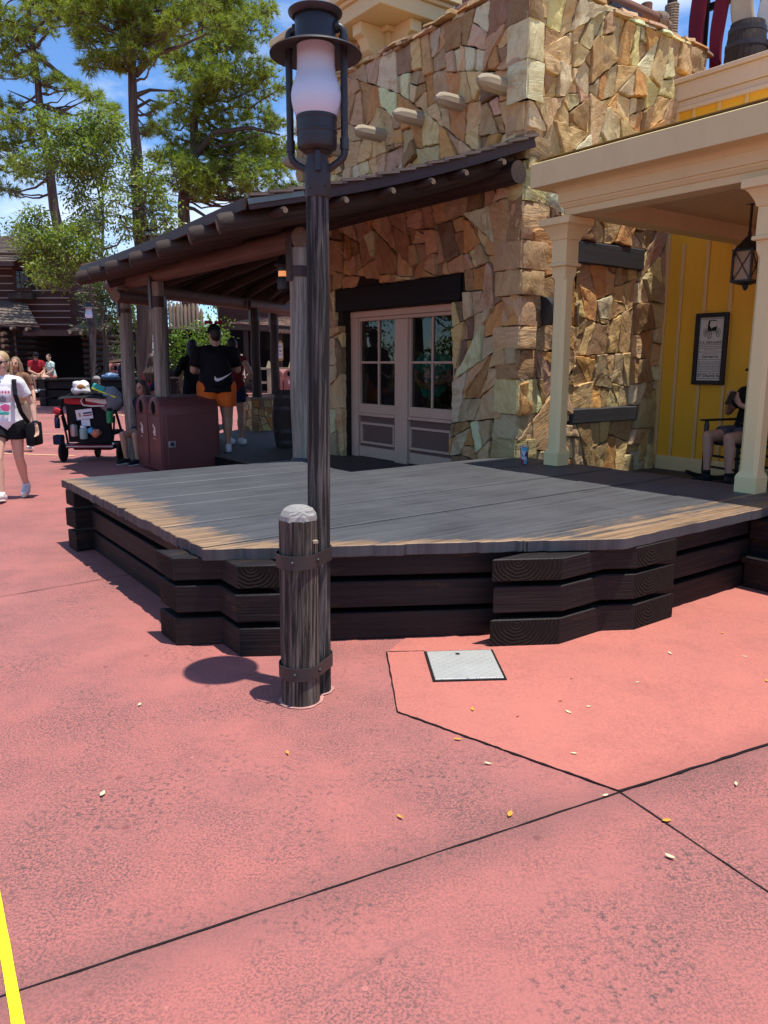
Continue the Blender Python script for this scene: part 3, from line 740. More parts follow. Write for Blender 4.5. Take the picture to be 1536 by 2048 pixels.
for a0, a1, z0, z1 in ((.36, .86, .2, 2.6), (1.93, B_END, .2, 2.6), (.36, B_END, .19, .98), (.36, B_END, 2.56, TOP-.012)): rect(core, a0, a1, z0, z1, xfB, .32)
rect(core, .82, 1.97, .9, 2.6, lambda s, z, d: V((QA+s, PB+.040-d, z)), .2)
core.build('mortar', M['mortar'], sbld, smooth=False)
# far end wall of the building, closing the block
mb = MB(); mb.col = []
stones(mb, rng, 0, 3.4, .2, TOP, [], lambda s, z, d: V((QA + s, PB + A_END + d, z)), dens=.6)
mb.build('wall', M['stone'], sbld, angle=24)
mb = MB(); mb.box((QA+2.2, PB+A_END-.15, 2.6), (4.2, .28, 4.8)); mb.box((QA+2.0, PB+2.0, TOP-.25), (3.9, 3.7, .2)); mb.build('mortar', M['mortar'], sbld, smooth=False)
# corner stones: large squared blocks alternating round the corner
mb = MB(); mb.col = []
z = .2
while z < TOP - .1:
    h = rng.uniform(.16, .42); h = min(h, TOP - z)
    la, lb = rng.uniform(.16, .34), rng.uniform(.12, .30); d = rng.uniform(.045, .11)
    i0 = len(mb.v); g = .008
    def cb(qa, qb, pa, pb, za, zb):
        n = 5; c = pick_col(rng)
        pts = {}
        sd = rng.uniform(0, 99)
        bm_ = []
        for (f, fx) in (('A', 0), ('B', 1)):
            rows = []
            for iu in range(n+1):
                row = []
                for iv in range(n+1):
                    u, v = iu/n, iv/n
                    ed = min(u, v, 1-u, 1-v); rr = .012 if ed == 0 else 0
                    if f == 'A': P = V((qa, pa+(pb-pa)*u, za+(zb-za)*v)); dirn = V((1, 0, 0))
                    else: P = V((qa+(qb-qa)*u, pa, za+(zb-za)*v)); dirn = V((0, 1, 0))
                    P += dirn*(rr + .018*mnoise.noise(P*9+V((sd, 0, 0))))
                    # the shared corner edge is rounded both ways
                    if u == 0: P += V((.008, .008, 0)) + V((.014, .014, 0))*mnoise.noise(V((sd, 1, P.z*14)))
                    row.append(P)
                rows.append(mb.add(row))
            for iu in range(n):
                for iv in range(n):
                    ix = [rows[iu]+iv, rows[iu+1]+iv, rows[iu+1]+iv+1, rows[iu]+iv+1]
                    if f == 'A': ix.reverse()
                    mb.face(ix)
            # sides back to the wall
            edge = [rows[-1]+k for k in range(n+1)]
            back = V((.14, 0, 0)) if f == 'A' else V((0, .14, 0))
            for ring in ([rows[-1]+k for k in range(n+1)], [rows[k]+n for k in range(n+1)], [rows[k] for k in range(n+1)]):
                bk = mb.add([mb.v[k]+back for k in ring])
                for k in range(len(ring)-1): mb.face([ring[k], ring[k+1], bk+k+1, bk+k])
        mb.col.extend([c]*(len(mb.v)-len(mb.col)))
    cb(QA-d, QA+lb, PB-d, PB+la, z+g, z+h-g)
    z += h
mb.build('quoin', M['stone'], sbld, angle=40)
# rough flat coping stones along the top
mb = MB(); mb.col = []
for xf, L in ((xfA, A_END), (xfB, B_END)):
    for lay in range(2):
        s = -.08
        while s < L:
            w = rng.uniform(.12, .42); h = rng.uniform(.025, .05); zz = TOP + lay*.04 + rng.uniform(-.006, .006); d = rng.uniform(.02, .11)
            pts = []
            for (a, dd) in ((s, d), (s+w*.5, d+rng.uniform(-.03, .03)), (s+w-.008, d+rng.uniform(-.03, .03)), (s+w-.008, -.3), (s, -.3)): pts.append((a, dd))
            i = mb.add([xf(a, zz, dd) for a, dd in pts] + [xf(a, zz+h, dd-.012) for a, dd in pts]); n = 5
            for k in range(n): mb.face([i+k, i+(k+1) % n, i+n+(k+1) % n, i+n+k])
            mb.face([i+n+k for k in range(n)]); mb.face([i+n-1-k for k in range(n)])
            mb.col.extend([pick_col(rng)]*10); s += w
mb.build('coping', M['stone'], sbld, smooth=False)
# carved log ends poking out of the wall
for x, y in ((1018, 178), (930, 206), (850, 240), (770, 273), (690, 310), (618, 348)):
    b = onq(x, y, QA); b.z = 4.165; mb = MB(); L = rng.uniform(.40, .46)
    P = lambda d: V((QA - d, b.y, b.z))
    mb.tube([P(-.1), P(L-.12), P(L-.06), P(L)], [.082, .080, .066, .022], 10, wob=.03); mb.build('log_end', M['viga'], sbld, angle=25)
# lintel over the doors
def rough_beam(a, b, w, h, mat, name, parent, n=14, amp=.012):
    mb = MB(); a, b = V(a), V(b); x = (b-a).normalized(); z = V((0,0,1)); y = z.cross(x); rows = []; o = rng.uniform(0, 50)
    L = (b-a).length
    for i in range(n+1):
        c = a.lerp(b, i/n); r = []
        for sy, sz in ((-1,-1),(1,-1),(1,1),(-1,1)):
            k = V((c.x*4+sy*3, c.y*4+sz*5, c.z)); r.append(c + y*(sy*w/2 + amp*mnoise.noise(k)) + z*(sz*h/2 + amp*mnoise.noise(k+V((9, 9, 9)))))
        rows.append(mb.add(r))
    for i in range(n):
        for k in range(4):
            k2 = (k+1) % 4; l0, l1 = L*i/n+o, L*(i+1)/n+o; d = w if k % 2 == 0 else h
            mb.face([rows[i]+k, rows[i]+k2, rows[i+1]+k2, rows[i+1]+k], [(l0, k), (l0, k+d), (l1, k+d), (l1, k)])
    mb.face([rows[0]+k for k in (3,2,1,0)]); mb.face([rows[-1]+k for k in range(4)])
    return mb.build(name, mat, parent, bevel=.01)
rough_beam((QA+.07, PB+.865, 2.31), (QA+.07, PB+3.36, 2.31), .24, .285, M['lintel'], 'lintel', sbld)
rough_beam((QA+.805, PB+.04, 2.655), (QA+1.965, PB+.04, 2.655), .2, .225, M['lintel_grey'], 'lintel', sbld, amp=.006)
rough_beam((QA+.805, PB+.02, .912), (QA+1.965, PB+.02, .912), .22, .16, M['lintel_grey'], 'sill', sbld, amp=.006)

# double door / shop window unit
QD = QA + .17
def pz(x, y): t = onq(x, y, QD); return t.y, t.z
dr = MB()
y0, y1 = PB + .90, PB + 3.24
zt, zb = 2.165, FZ
def bar(mb, pa, pb, za, zb_, q0, q1): mb.box(((q0+q1)/2, (pa+pb)/2, (za+zb_)/2), (abs(q1-q0), abs(pb-pa), abs(zb_-za)))
Lp0, Lp1 = pz(723, 720)[0], pz(796, 720)[0]       # left leaf glass
Rp0, Rp1 = pz(822, 720)[0], pz(912, 720)[0]
gt, gb_ = pz(745, 640)[1], pz(745, 808)[1]
bar(dr, y1-.16, y1, zb, zt-.08, QD-.05, QD+.08)                    # left jamb
bar(dr, y0, y1, zt-.08, zt, QD-.055, QD+.08)                        # head
bar(dr, y0, y1-.165, zt-.125, zt-.083, QD-.035, QD+.06)
bar(dr, Rp0+.005, Lp1-.005, zb, zt-.13, QD-.06, QD+.06)             # mullion
bar(dr, Rp0-.02, Rp0+.002, zb+.6, zt-.13, QD-.03, QD+.05)
dr.build('door_frame', M['pinktan'], sbld, bevel=.006)
pair = ((Lp0, Lp1), (Rp0, Rp1))
for a, b in pair:
    hi, lo = max(a, b), min(a, b); hi2 = hi + (.10 if hi > Rp0 + .2 else .0)
    mb = MB()
    bar(mb, lo+.012, hi2, gt, zt-.127, QD-.025, QD+.03)             # top rail
    bar(mb, lo+.012, hi2, gb_-.12, gb_, QD-.025, QD+.03)           # bottom rail
    bar(mb, hi, hi2, gb_, gt, QD-.026, QD+.03) if hi2 > hi else None
    bar(mb, lo, lo+.02, gb_, gt, QD-.026, QD+.03)
    m_ = (hi+lo)/2; zm = gb_ + (gt-gb_)*.5
    bar(mb, m_-.014, m_+.014, gb_+.001, gt-.001, QD-.012, QD+.02)
    bar(mb, lo+.022, m_-.016, zm-.014, zm+.014, QD-.010, QD+.02); bar(mb, m_+.016, hi-.002, zm-.014, zm+.014, QD-.010, QD+.02)
    bar(mb, lo+.012, hi2, gb_-.16, gb_-.122, QD-.05, QD+.03)        # projecting sill
    bar(mb, lo+.012, hi2, zb+.01, zb+.15, QD-.02, QD+.03)           # kick rail
    pa, pb_ = zb+.19, gb_-.25                                       # raised panel moulding
    for (u0, u1, v0, v1) in ((lo+.05, hi-.0, pb_-.03, pb_), (lo+.05, hi-.0, pa, pa+.03), (lo+.05, lo+.08, pa+.032, pb_-.032), (hi-.03, hi-.0, pa+.032, pb_-.032)): bar(mb, u0, u1, v0, v1, QD-.022, QD+.012)
    leaf = mb.build('door', M['pinktan'], sbld, bevel=.004)
    mb = MB(); bar(mb, lo+.013, hi2-.001, zb+.152, gb_-.162, QD+.005, QD+.025); mb.build('panel', M['panel_brown'], leaf, smooth=False)
    mb = MB(); mb.quad((QD+.008, hi, gb_), (QD+.008, lo, gb_), (QD+.008, lo, gt), (QD+.008, hi, gt)); mb.build('pane', M['glass'], leaf, smooth=False)
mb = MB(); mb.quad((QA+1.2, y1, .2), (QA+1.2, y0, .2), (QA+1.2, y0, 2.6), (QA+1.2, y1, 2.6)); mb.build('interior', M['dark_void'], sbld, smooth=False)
# black hooded speaker on the right stone face
sp = root('wall_speaker', 'small black hooded speaker box fixed to the sunlit stone face behind the left column', 'speaker', (QA+.44, PB-.1, 2.0), frame='B')
c = onp(1102, 622, PB-.16)
mb = MB(); n = 9
prof = [(.02, -.14), (.15, -.14), (.17, -.12), (.17, .02)] + [(.17*math.cos(a)+.0, .02+.13*math.sin(a)) for a in [math.pi/2*k/n for k in range(1, n+1)]]
for sx in (-1, 1): pass
i = mb.add([(c.x-.06, PB-.06-o, c.z+zz) for o, zz in prof] + [(c.x+.06, PB-.06-o, c.z+zz) for o, zz in prof]); n = len(prof)
for k in range(n): mb.face([i+k, i+(k+1) % n, i+n+(k+1) % n, i+n+k])
mb.face([i+k for k in reversed(range(n))]); mb.face([i+n+k for k in range(n)])
mb.build('housing', M['black_metal'], sp, bevel=.006)
mb = MB(); mb.box((c.x, PB-.03, c.z-.02), (.05, .12, .1)); mb.build('bracket', M['black_metal'], sp)

# ------------------------------------------------------------------ covered walk: shingled log canopy
random.seed(8)
cp = root('log_canopy', 'long shingled log canopy on round posts sheltering the walk beside the stone building', 'canopy', (4.5, 8.5, 0), frame='B')
E1, E2, W1, W2 = V((3.27, 6.35, 2.86)), V((3.27, 11.32, 2.75)), V((QA-.04, 5.53, 3.60)), V((QA-.04, 9.85, 3.60))
F2, G2 = V((8.6, 15.3, 2.75)), V((8.6, 13.0, 3.60))
def roofpt(u, v):                                           # u along the eave, v up the slope, hollow curve like the flared eave
    a = E1.lerp(E2, u); b = W1.lerp(W2, u); p = a.lerp(b, v); p.z -= .10*math.sin(math.pi*v)*(.6); 
    p.z -= 0.03*math.sin(math.pi*u); return p
M['shingle'] = wood('wood shingle', (0.10, 0.075, 0.060), (0.26, 0.205, 0.165), 1.6, (0.3, 0.75), 0.85, 0.2, 0.6)
M['shingle_warm'] = wood('warm pale shingle', (0.20, 0.12, 0.085), (0.36, 0.24, 0.17), 1.6, (0.3, 0.75), 0.85, 0.2, 0.6)  # warmer, paler shingle tone for the ridge tiles and far arcade roof
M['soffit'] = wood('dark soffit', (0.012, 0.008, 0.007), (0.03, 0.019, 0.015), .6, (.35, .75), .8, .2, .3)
mb = MB()
def shingles(mb, f, L, W, course, width, thick, mi=0):
    nv = int(W/course)
    for iv in range(nv):
        v0, v1 = iv/nv, min(1.0, (iv+1.25)/nv); s = -random.uniform(0, width)
        while s < L:
            w = random.uniform(.6, 1.4)*width; u0, u1 = max(0, s/L), min(1, (s+w-.006)/L); s += w
            if u1-u0 < .002: continue
            j = random.uniform(-.12, .12)/nv; t = thick*random.uniform(.7, 1.4)
            a, b, c, d = f(u0, max(0, v0+j) if iv else 0), f(u1, max(0, v0+j) if iv else 0), f(u1, v1), f(u0, v1)
            up = (b-a).cross(d-a).normalized()
            if up.z < 0: up = -up
            P = [a+up*.004, b+up*.004, c, d, a+up*(t+.012), b+up*(t+.012), c+up*.004, d+up*.004]
            i = mb.add(P); l = (b-a).length; h = (d-a).length; o = random.uniform(0, 60)
            for fc in ((4,5,6,7),(0,1,5,4),(1,2,6,5),(3,0,4,7)): mb.face([i+k for k in fc], [(o, 0), (o, l), (o+h, l), (o+h, 0)], mi)
shingles(mb, roofpt, 4.9, 2.8, .17, .16, .018)
mb.build('roof', M['shingle'], cp, smooth=False)
hip = lambda u, v: E2.lerp(F2, u).lerp(W2.lerp(G2, u), v)
mb = MB(); shingles(mb, hip, 6.6, 2.6, .2, .2, .018); mb.build('roof', M['shingle'], cp, smooth=False)
# pale ridge tiles along the hip
mb = MB()
for k in range(13):
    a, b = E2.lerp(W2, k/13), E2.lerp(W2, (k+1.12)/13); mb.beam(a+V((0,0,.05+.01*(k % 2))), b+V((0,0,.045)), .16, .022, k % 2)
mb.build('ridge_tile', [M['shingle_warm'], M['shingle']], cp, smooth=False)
# soffit boards
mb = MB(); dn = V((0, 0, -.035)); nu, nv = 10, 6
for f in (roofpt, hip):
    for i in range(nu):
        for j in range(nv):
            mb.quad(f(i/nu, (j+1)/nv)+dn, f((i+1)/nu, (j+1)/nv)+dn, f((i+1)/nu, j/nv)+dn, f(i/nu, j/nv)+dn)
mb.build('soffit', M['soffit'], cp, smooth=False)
# fascia: rake, eave, far eave
def ribbon(pts, h, name, mat, out, drop=.0, thick=.035):
    mb = MB(); o = 0
    for a, b in zip(pts[:-1], pts[1:]):
        a, b = V(a)+V((0,0,drop)), V(b)+V((0,0,drop)); mb.beam(a - V((0,0,h/2)), b - V((0,0,h/2)), thick, h)
    return mb.build(name, mat, cp, smooth=False)
dq = V((-.03, -.02, 0))
rk = [roofpt(0, v/8) + V((-.012, -.03, .03)) for v in range(9)]
ribbon(rk, .10, 'fascia', M['fascia'], 0)
ev = [roofpt(u/10, 0) + V((-.03, 0, .03)) for u in range(11)]
ribbon(ev, .095, 'fascia', M['fascia'], 0)
ev2 = [E2.lerp(F2, u/6) + V((-.02, .02, .02)) for u in range(7)]
ribbon(ev2, .10, 'fascia', M['fascia'], 0)
M['flashing'] = plain('green grey flashing', (0.16, 0.21, 0.19), .45, .5, .25, 12, .3)
mb = MB()
a, b = rk[0].lerp(rk[1], -.02), rk[1].lerp(rk[2], .4); mb.beam(a+V((0, -.012, -.035)), b+V((0, -.012, -.035)), .04, .045)
mb.build('drip_edge', M['flashing'], cp, smooth=False)
mb = MB()
for k in range(17):
    v0, v1 = k/17, (k+1.3)/17; a, b = roofpt(0, v0), roofpt(0, min(1, v1)); w = random.uniform(.10, .15)
    mb.beam(a+V((.0, -.03, .052)), b+V((0, -.03, .030)), w, .024)
mb.build('rake_shingle', M['shingle'], cp, smooth=False)
# rafters
tails = [6.52, 7.21, 8.05, 8.88, 9.72, 10.42, 10.95]
for k, p in enumerate(tails):
    u = (p - E1.y)/(E2.y-E1.y); f0 = roofpt(max(u, .01), -.045); f1 = roofpt(max(u, .015), .97)
    r = .098 if k == 0 else .092; d = V((0, .06 if k == 0 else 0, -r-.055))
    mb = MB(); n = 8
    pts = [f0.lerp(f1, t/n) + d for t in range(n+1)]
    for i, q in enumerate(pts): q.z = roofpt(max(u, .015), i/n).z - r - .055
    dirn = (pts[0]-pts[1]).normalized(); pts = [pts[0]+dirn*.05, pts[0]+dirn*.035] + pts
    mb.tube(pts, [r*.55, r*.86] + [r]*(n+1), 14, wob=.04, end_mi=1); mb.build('rafter', [M['log'], M['log_end']], cp)
for k in range(7):                                          # far bay rafters
    t = (k+.5)/7; a, b = hip(t, .02), hip(t, .98); mb = MB(); mb.tube([a+V((0,0,-.14)), b+V((0,0,-.14))], .085, 10, end_mi=1); mb.build('rafter', [M['log'], M['log_end']], cp)
# small purlin ends poking out under the rake
for v in (.10, .30, .46, .60, .72, .86):
    b = roofpt(0.02, v) + V((0, 0, -.115)); mb = MB()
    mb.tube([b+V((0, 1.2, 0)), b+V((0, -.16, 0)), b+V((0, -.20, 0))], [.042, .040, .026], 10, wob=.05, end_mi=1); mb.build('purlin', [M['log'], M['log_end']], cp)
# wall plate, eave beams
mb = MB(); pts = [V((QA-.17, PB-.09+3.9*t/6, 3.305)) for t in range(7)]; mb.tube(pts, .105, 16, wob=.03, end_mi=1); mb.build('wall_plate', [M['log'], M['log_end']], cp)
QBm = 3.98
mb = MB(); mb.tube([V((QBm, 6.66+3.9*t/6, 2.66)) for t in range(7)], .105, 18, wob=.025, end_mi=1); mb.build('eave_beam', [M['log_red'], M['log_end']], cp)
mb = MB(); mb.tube([V((QBm, 10.45+1.9*t/4, 2.655)) for t in range(5)], .105, 18, wob=.025, end_mi=1); mb.build('eave_beam', [M['log_red'], M['log_end']], cp)
mb = MB(); mb.tube([V((3.9, 11.6, 2.58)), V((8.4, 14.6, 2.58))], .11, 14, wob=.02, end_mi=1); mb.build('eave_beam', [M['log_red'], M['log_end']], cp)
mb = MB(); mb.tube([V((3.75, 11.5, 2.44)), V((4.6, 12.1, 2.44))], .09, 12, wob=.02, end_mi=1); mb.build('brace', [M['log_red'], M['log_end']], cp)
# posts
def post(q, p, z0, z1, r, mat, strapz=None, strapw=.10):
    mb = MB(); n = 10; mb.tube([V((q + .008*math.sin(i), p, z0+(z1-z0)*i/n)) for i in range(n+1)], [r*(1.06-.1*i/n) for i in range(n+1)], 18, wob=.05)
    o = mb.build('post', mat, cp)
    if strapz:
        mb = MB(); mb.lathe([(r*1.05, strapz-strapw/2), (r*1.1, strapz-strapw/2), (r*1.1, strapz+strapw/2), (r*1.05, strapz+strapw/2)], (q, p, 0), 18, caps=False); mb.build('iron_strap', M['fascia'], o)
        mb = MB(); mb.box((q-r*1.06, p, strapz+.12), (.016, .09, .42)); mb.build('side_plate', M['fascia'], o)
    return o
post(QBm, 6.72, FZ, 2.58, .098, M['grey_post'], 2.36)
post(QBm, 10.45, .0, 2.56, .095, M['grey_post'], 2.30, .14)
post(QBm, 11.80, .0, 2.56, .095, M['grey_post'], 2.25, .06)
post(4.62, 12.02, .0, 2.52, .095, M['log'], 2.2)
M['pedestal'] = stone_mat('pedestal stone')
for (x, y), w in (((516, 862), .44), ((553, 850), .46)):
    b = toB(gz(x, y, .2)); post(b.x, b.y, .80, 2.5, .088, M['log'], 2.3)
    mb = MB(); mb.col = []; H = .62
    for f in range(4):
        m4 = Matrix.Rotation(f*math.pi/2, 4, 'Z')
        stones(mb, rng, -w/2, w/2, .18, .18+H, [], (lambda m4: lambda s, z, d: V((b.x, b.y, 0)) + m4 @ V((s, -w/2-d*.5, z)))(m4), dens=3, dmin=.02, dmax=.04, big=.8)
    mb.col.extend([(.42, .33, .22, .3)]*0)
    i0 = len(mb.v); mb.box((b.x, b.y, .18+H+.02), (w+.06, w+.06, .05)); mb.box((b.x, b.y, .18+H/2), (w-.01, w-.01, H)); mb.col.extend([(.30, .23, .15, .3)]*(len(mb.v)-i0))
    mb.build('pedestal', M['pedestal'], cp, smooth=False)
mb = MB(); t = toB(gz(603, 917, .555)); mb.lathe([(.125, FZ), (.125, FZ+.22), (.115, FZ+.30), (.10, .56)], (QBm, 6.72, 0), 20); mb.build('post_foot', M['black_metal'], cp)
# amber lantern hanging under the canopy
al = root('hanging_lantern', 'small dark lantern with an amber band glowing under the dark canopy roof', 'lantern', toB(at(566, 548, 8.6)), frame='B')
b = ORG[al.name]
M['amber'] = NT('amber glass', .4).m
M['amber'].node_tree.nodes['Principled BSDF'].inputs['Base Color'].default_value = (.8, .3, .1, 1)
M['amber'].node_tree.nodes['Principled BSDF'].inputs['Emission Color'].default_value = (1, .38, .14, 1); M['amber'].node_tree.nodes['Principled BSDF'].inputs['Emission Strength'].default_value = .55
mb = MB(); mb.lathe([(.05, -.028), (.05, .028)], b, 16, caps=False); mb.build('lamp_glass', M['amber'], al)
mb = MB(); mb.lathe([(.0, .2), (.03, .19), (.09, .09), (.055, .06), (.055, .029), (0, .029)], b, 16); mb.tube([b+V((0,0,.18)), b+V((0,0,.62))], .01, 8); mb.build('lamp_cap', M['black_metal'], al)
mb = MB(); mb.lathe([(0, -.03), (.055, -.029), (.07, -.06), (.06, -.16), (0, -.2)], b, 16); mb.build('lamp_base', M['black_metal'], al)

# ------------------------------------------------------------------ yellow building with porch
yb = root('yellow_building', 'yellow board and batten building with a cream porch on square columns', 'building', (6.5, 3.5, 0), frame='B')
PEND = -2.2
mb = MB(); mb.box((QY+.06, (5.60+PEND)/2, 2.45), (.12, 5.60-PEND, 4.4)); mb.build('wall', M['yellow'], yb, smooth=False)
p = 5.40
k = 0
while p > PEND:
    mb = MB(); mb.box((QY-.012, p, 1.60), (.022, .042, 2.48)); mb.build('batten', M['batten'], yb, bevel=.004)
    mb = MB(); mb.box((QY-.012, p, 3.75), (.022, .042, 1.2)); mb.build('batten', M['batten'], yb, bevel=.004)
    p -= .308
mb = MB(); mb.box((QY-.015, 5.615, 2.3), (.05, .075, 4.1)); mb.build('corner_board', M['batten'], yb, bevel=.005)
mb = MB(); mb.box((QY-.02, (5.57+PEND)/2, .29), (.05, 5.57-PEND, .15)); mb.box((QY-.022, (5.57+PEND)/2, .372), (.03, 5.57-PEND, .02)); mb.build('baseboard', M['cream'], yb, bevel=.004)
# parapet band above the porch roof
mb = MB(); L = 5.66-PEND; cy = (5.66+PEND)/2
for (q0, z0, z1) in ((.05, 4.285, 4.33), (.03, 4.33, 4.40), (.055, 4.403, 4.58), (.09, 4.583, 4.63)): mb.box((QY-q0/2+.03, cy, (z0+z1)/2), (q0+.06, L, z1-z0))
mb.build('parapet', M['pinktan_light'] if 'pinktan_light' in M else M['peach'], yb, bevel=.004)
# porch entablature, mitred round the left corner
Q0, P0 = 5.46, 4.70
prof = [(.0, 2.745), (.0, 2.80), (.012, 2.803), (.018, 2.815), (.030, 2.83), (.032, 2.842), (.045, 2.846), (.045, 2.925), (.052, 2.930), (.058, 2.94), (.075, 2.955), (.105, 2.968), (.135, 2.972), (.215, 2.975), (.215, 3.165), (.205, 3.172), (-.3, 3.20)]
mb = MB(); rows = []
for o, z in prof: rows.append(mb.add([(Q0-o, PEND, z), (Q0-o, P0+o, z), (QY+.02, P0+o, z)]))
for a, b in zip(rows[:-1], rows[1:]):
    for k in range(2): mb.face([a+k+1, a+k, b+k, b+k+1])
mb.build('entablature', M['peach'], yb, angle=20)
mb = MB(); mb.poly([(Q0-.2, PEND, 3.198), (QY, PEND, 3.198), (QY, P0+.2, 3.198), (Q0-.2, P0+.2, 3.198)]); mb.build('roof', M['peach'], yb, smooth=False)
def bead():
    m = NT('beadboard', .55, .3); v = m.obj(); sx = m.n('ShaderNodeSeparateXYZ', {0: v})
    fr = m.math('FRACT', m.math('DIVIDE', sx.outputs[0], .085)); g = m.ramp(m.math('ABSOLUTE', m.math('SUBTRACT', fr, .5)), .40, .47)
    m.col(m.mix(g, (.64, .50, .30, 1), (.26, .18, .10, 1))); m.bump(m.math('SUBTRACT', 1.0, g), .5, .01); return m.m
mb = MB(); mb.box(((Q0+QY)/2+.1, (P0+PEND)/2, 2.90), (QY-Q0-.18, P0-PEND-.3, .02)); mb.build('ceiling', bead(), yb, smooth=False)
mb = MB(); mb.box((Q0+.10, (P0+PEND)/2, 2.82), (.195, P0-PEND-.004, .148)); mb.box(((Q0+QY)/2+.1, P0-.10, 2.8195), (QY-Q0-.2, .195, .147)); mb.box((QY-.08, (P0-.2+PEND)/2, 2.83), (.12, P0-.2-PEND, .12)); mb.build('beam', M['ceiling_cream'], yb, bevel=.003)
def column(q, p):
    mb = MB()
    def sec(h, z, ch=0.0):
        if ch <= 0: ch = .002
        pts = [(-h, -h+ch), (-h+ch, -h), (h-ch, -h), (h, -h+ch), (h, h-ch), (h-ch, h), (-h+ch, h), (-h, h-ch)]
        return mb.add([(q+x, p+y, z) for x, y in pts])
    z0 = .555
    S_ = [(.082, z0, 0), (.082, z0+.115, 0), (.078, z0+.125, .004), (.072, z0+.15, .022), (.070, z0+.17, .026), (.069, 2.22, .026), (.070, 2.245, .012), (.074, 2.27, .002), (.078, 2.335, 0)]
    S2 = [(.088, 2.335, 0), (.100, 2.34, 0), (.104, 2.352, 0), (.100, 2.365, 0), (.084, 2.372, 0), (.082, 2.56, 0), (.092, 2.565, 0), (.096, 2.575, 0), (.098, 2.59, 0), (.112, 2.62, 0), (.132, 2.655, 0), (.150, 2.675, 0), (.165, 2.68, 0), (.172, 2.685, 0), (.172, 2.742, 0)]
    rows = [sec(*t) for t in S_ + S2]
    for a, b in zip(rows[:-1], rows[1:]):
        for k in range(8): mb.face([a+k, a+(k+1) % 8, b+(k+1) % 8, b+k])
    mb.face([rows[-1]+k for k in range(8)]); mb.face([rows[0]+k for k in reversed(range(8))])
    return mb.build('column', M['cream'], yb, angle=18)
column(5.60, 4.80); column(5.555, 2.90); column(5.555, 0.95)
# ------------------------------------------------------------------ the block with a bracketed cornice behind the stone parapet
random.seed(31)
cb_ = root('corniced_tower', 'cream tower top with bracketed cornice rising behind the shaded stone parapet', 'tower', (QA+.9, PB+3.2, 4.6), frame='B')
tc = onq(776, 100, QA+.25); p_r = tc.y
PL, PR, QF, QK = p_r + 1.40, p_r, QA+.25, QA+1.75
zc0 = onq(760, 3, QA-.22).z
mb = MB(); mb.box(((QF+QK)/2, (PL+PR)/2, 5.4), (QK-QF, PL-PR, 1.4+.8)); mb.build('wall', M['peach'], cb_, smooth=False)
zs = zc0 - .0
mb = MB()
for o, a, b in ((.46, zs, zs+.17), (.50, zs+.172, zs+.22), (.56, zs+.222, zs+.30)): mb.box(((QF+QK)/2, (PL+PR)/2, (a+b)/2), (QK-QF+2*o, PL-PR+2*o, b-a))
mb.build('cornice', M['peach'], cb_, bevel=.006)
mb = MB(); mb.box(((QF+QK)/2, (PL+PR)/2, zs-.66), (QK-QF+.22, PL-PR+.22, .12)); mb.box(((QF+QK)/2, (PL+PR)/2, zs-.58), (QK-QF+.12, PL-PR+.12, .05)); mb.box(((QF+QK)/2, (PL+PR)/2, zs-.03), (QK-QF+.12, PL-PR+.12, .06)); mb.build('moulding', M['peach'], cb_, bevel=.006)
def bracket(q, p, dx):                                      # dx: outward direction in the plan
    mb = MB(); pr = [(0, 0), (.37, 0), (.37, -.13), (.30, -.16), (.26, -.22), (.25, -.28), (.17, -.33), (.10, -.40), (.08, -.52), (0, -.52)]
    w = .085; t = V((-dx.y, dx.x, 0)); P0_ = V((q, p, zs-.002))
    i = mb.add([P0_ + dx*o - t*w + V((0, 0, z)) for o, z in pr] + [P0_ + dx*o + t*w + V((0, 0, z)) for o, z in pr]); n = len(pr)
    for k in range(n): mb.face([i+k, i+(k+1) % n, i+n+(k+1) % n, i+n+k])
    mb.face([i+k for k in reversed(range(n))]); mb.face([i+n+k for k in range(n)])
    mb.build('bracket', M['peach'], cb_, bevel=.005)
for k in range(3): bracket(QF, PR+.14+k*.55, V((-1, 0, 0)))
for k in range(3): bracket(QF+.14+k*.56, PR, V((0, -1, 0)))

# ------------------------------------------------------------------ terrace things above the walls
M['rail'] = wood('red brown rail', (0.14, 0.065, 0.04), (0.30, 0.16, 0.10), .8, (.35, .75), .7, .25, .4)
def ropem():
    m = NT('rope', .9, .1); v = m.obj(); w = m.n('ShaderNodeTexWave', {'Vector': v, 'Scale': 28.0, 'Distortion': 1.0}, bands_direction='Z').outputs[0]
    m.col(m.mix(w, (.20, .155, .11, 1), (.46, .38, .29, 1))); m.bump(w, .8, .01); return m.m
M['rope'] = ropem()
rb = onp(1340, 40, PB+.25)
rail = root('roof_railing', 'red brown log railing lashed with rope along the top of the stone walls', 'railing', (rb.x, rb.y, TOP), frame='B')
def lashing(mb, c, ax, r, w, n):
    ax = V(ax).normalized(); ref = V((0, 0, 1)) if abs(ax.z) < .9 else V((1, 0, 0)); x = ax.cross(ref).normalized(); y = ax.cross(x)
    pts = [V(c) + ax*(w*(k/(n*12)-.5)) + (x*math.cos(2*math.pi*k/12)+y*math.sin(2*math.pi*k/12))*r for k in range(n*12+1)]
    mb.tube(pts, w/n*.5, 6)
PBr = PB + .22
a, b = onp(1190, -30, PBr), onp(1318, 42, PBr)
mb = MB(); mb.tube([V((a.x, PBr, b.z)), V((b.x+.1, PBr, b.z))], .07, 12, wob=.04); mb.build('rail', M['rail'], rail)
for x in (1195, 1296):
    t = onp(x, 20, PBr); mb = MB(); mb.tube([V((t.x, PBr+.02, 4.9)), V((t.x, PBr+.02, b.z+.13))], .062, 12, wob=.04); mb.build('post', M['rail'], rail)
t = onp(1343, 30, PBr); mb = MB(); mb.tube([V((t.x, PBr, 4.8)), V((t.x, PBr, b.z+.9))], .055, 12); mb.build('post', M['log'], rail)
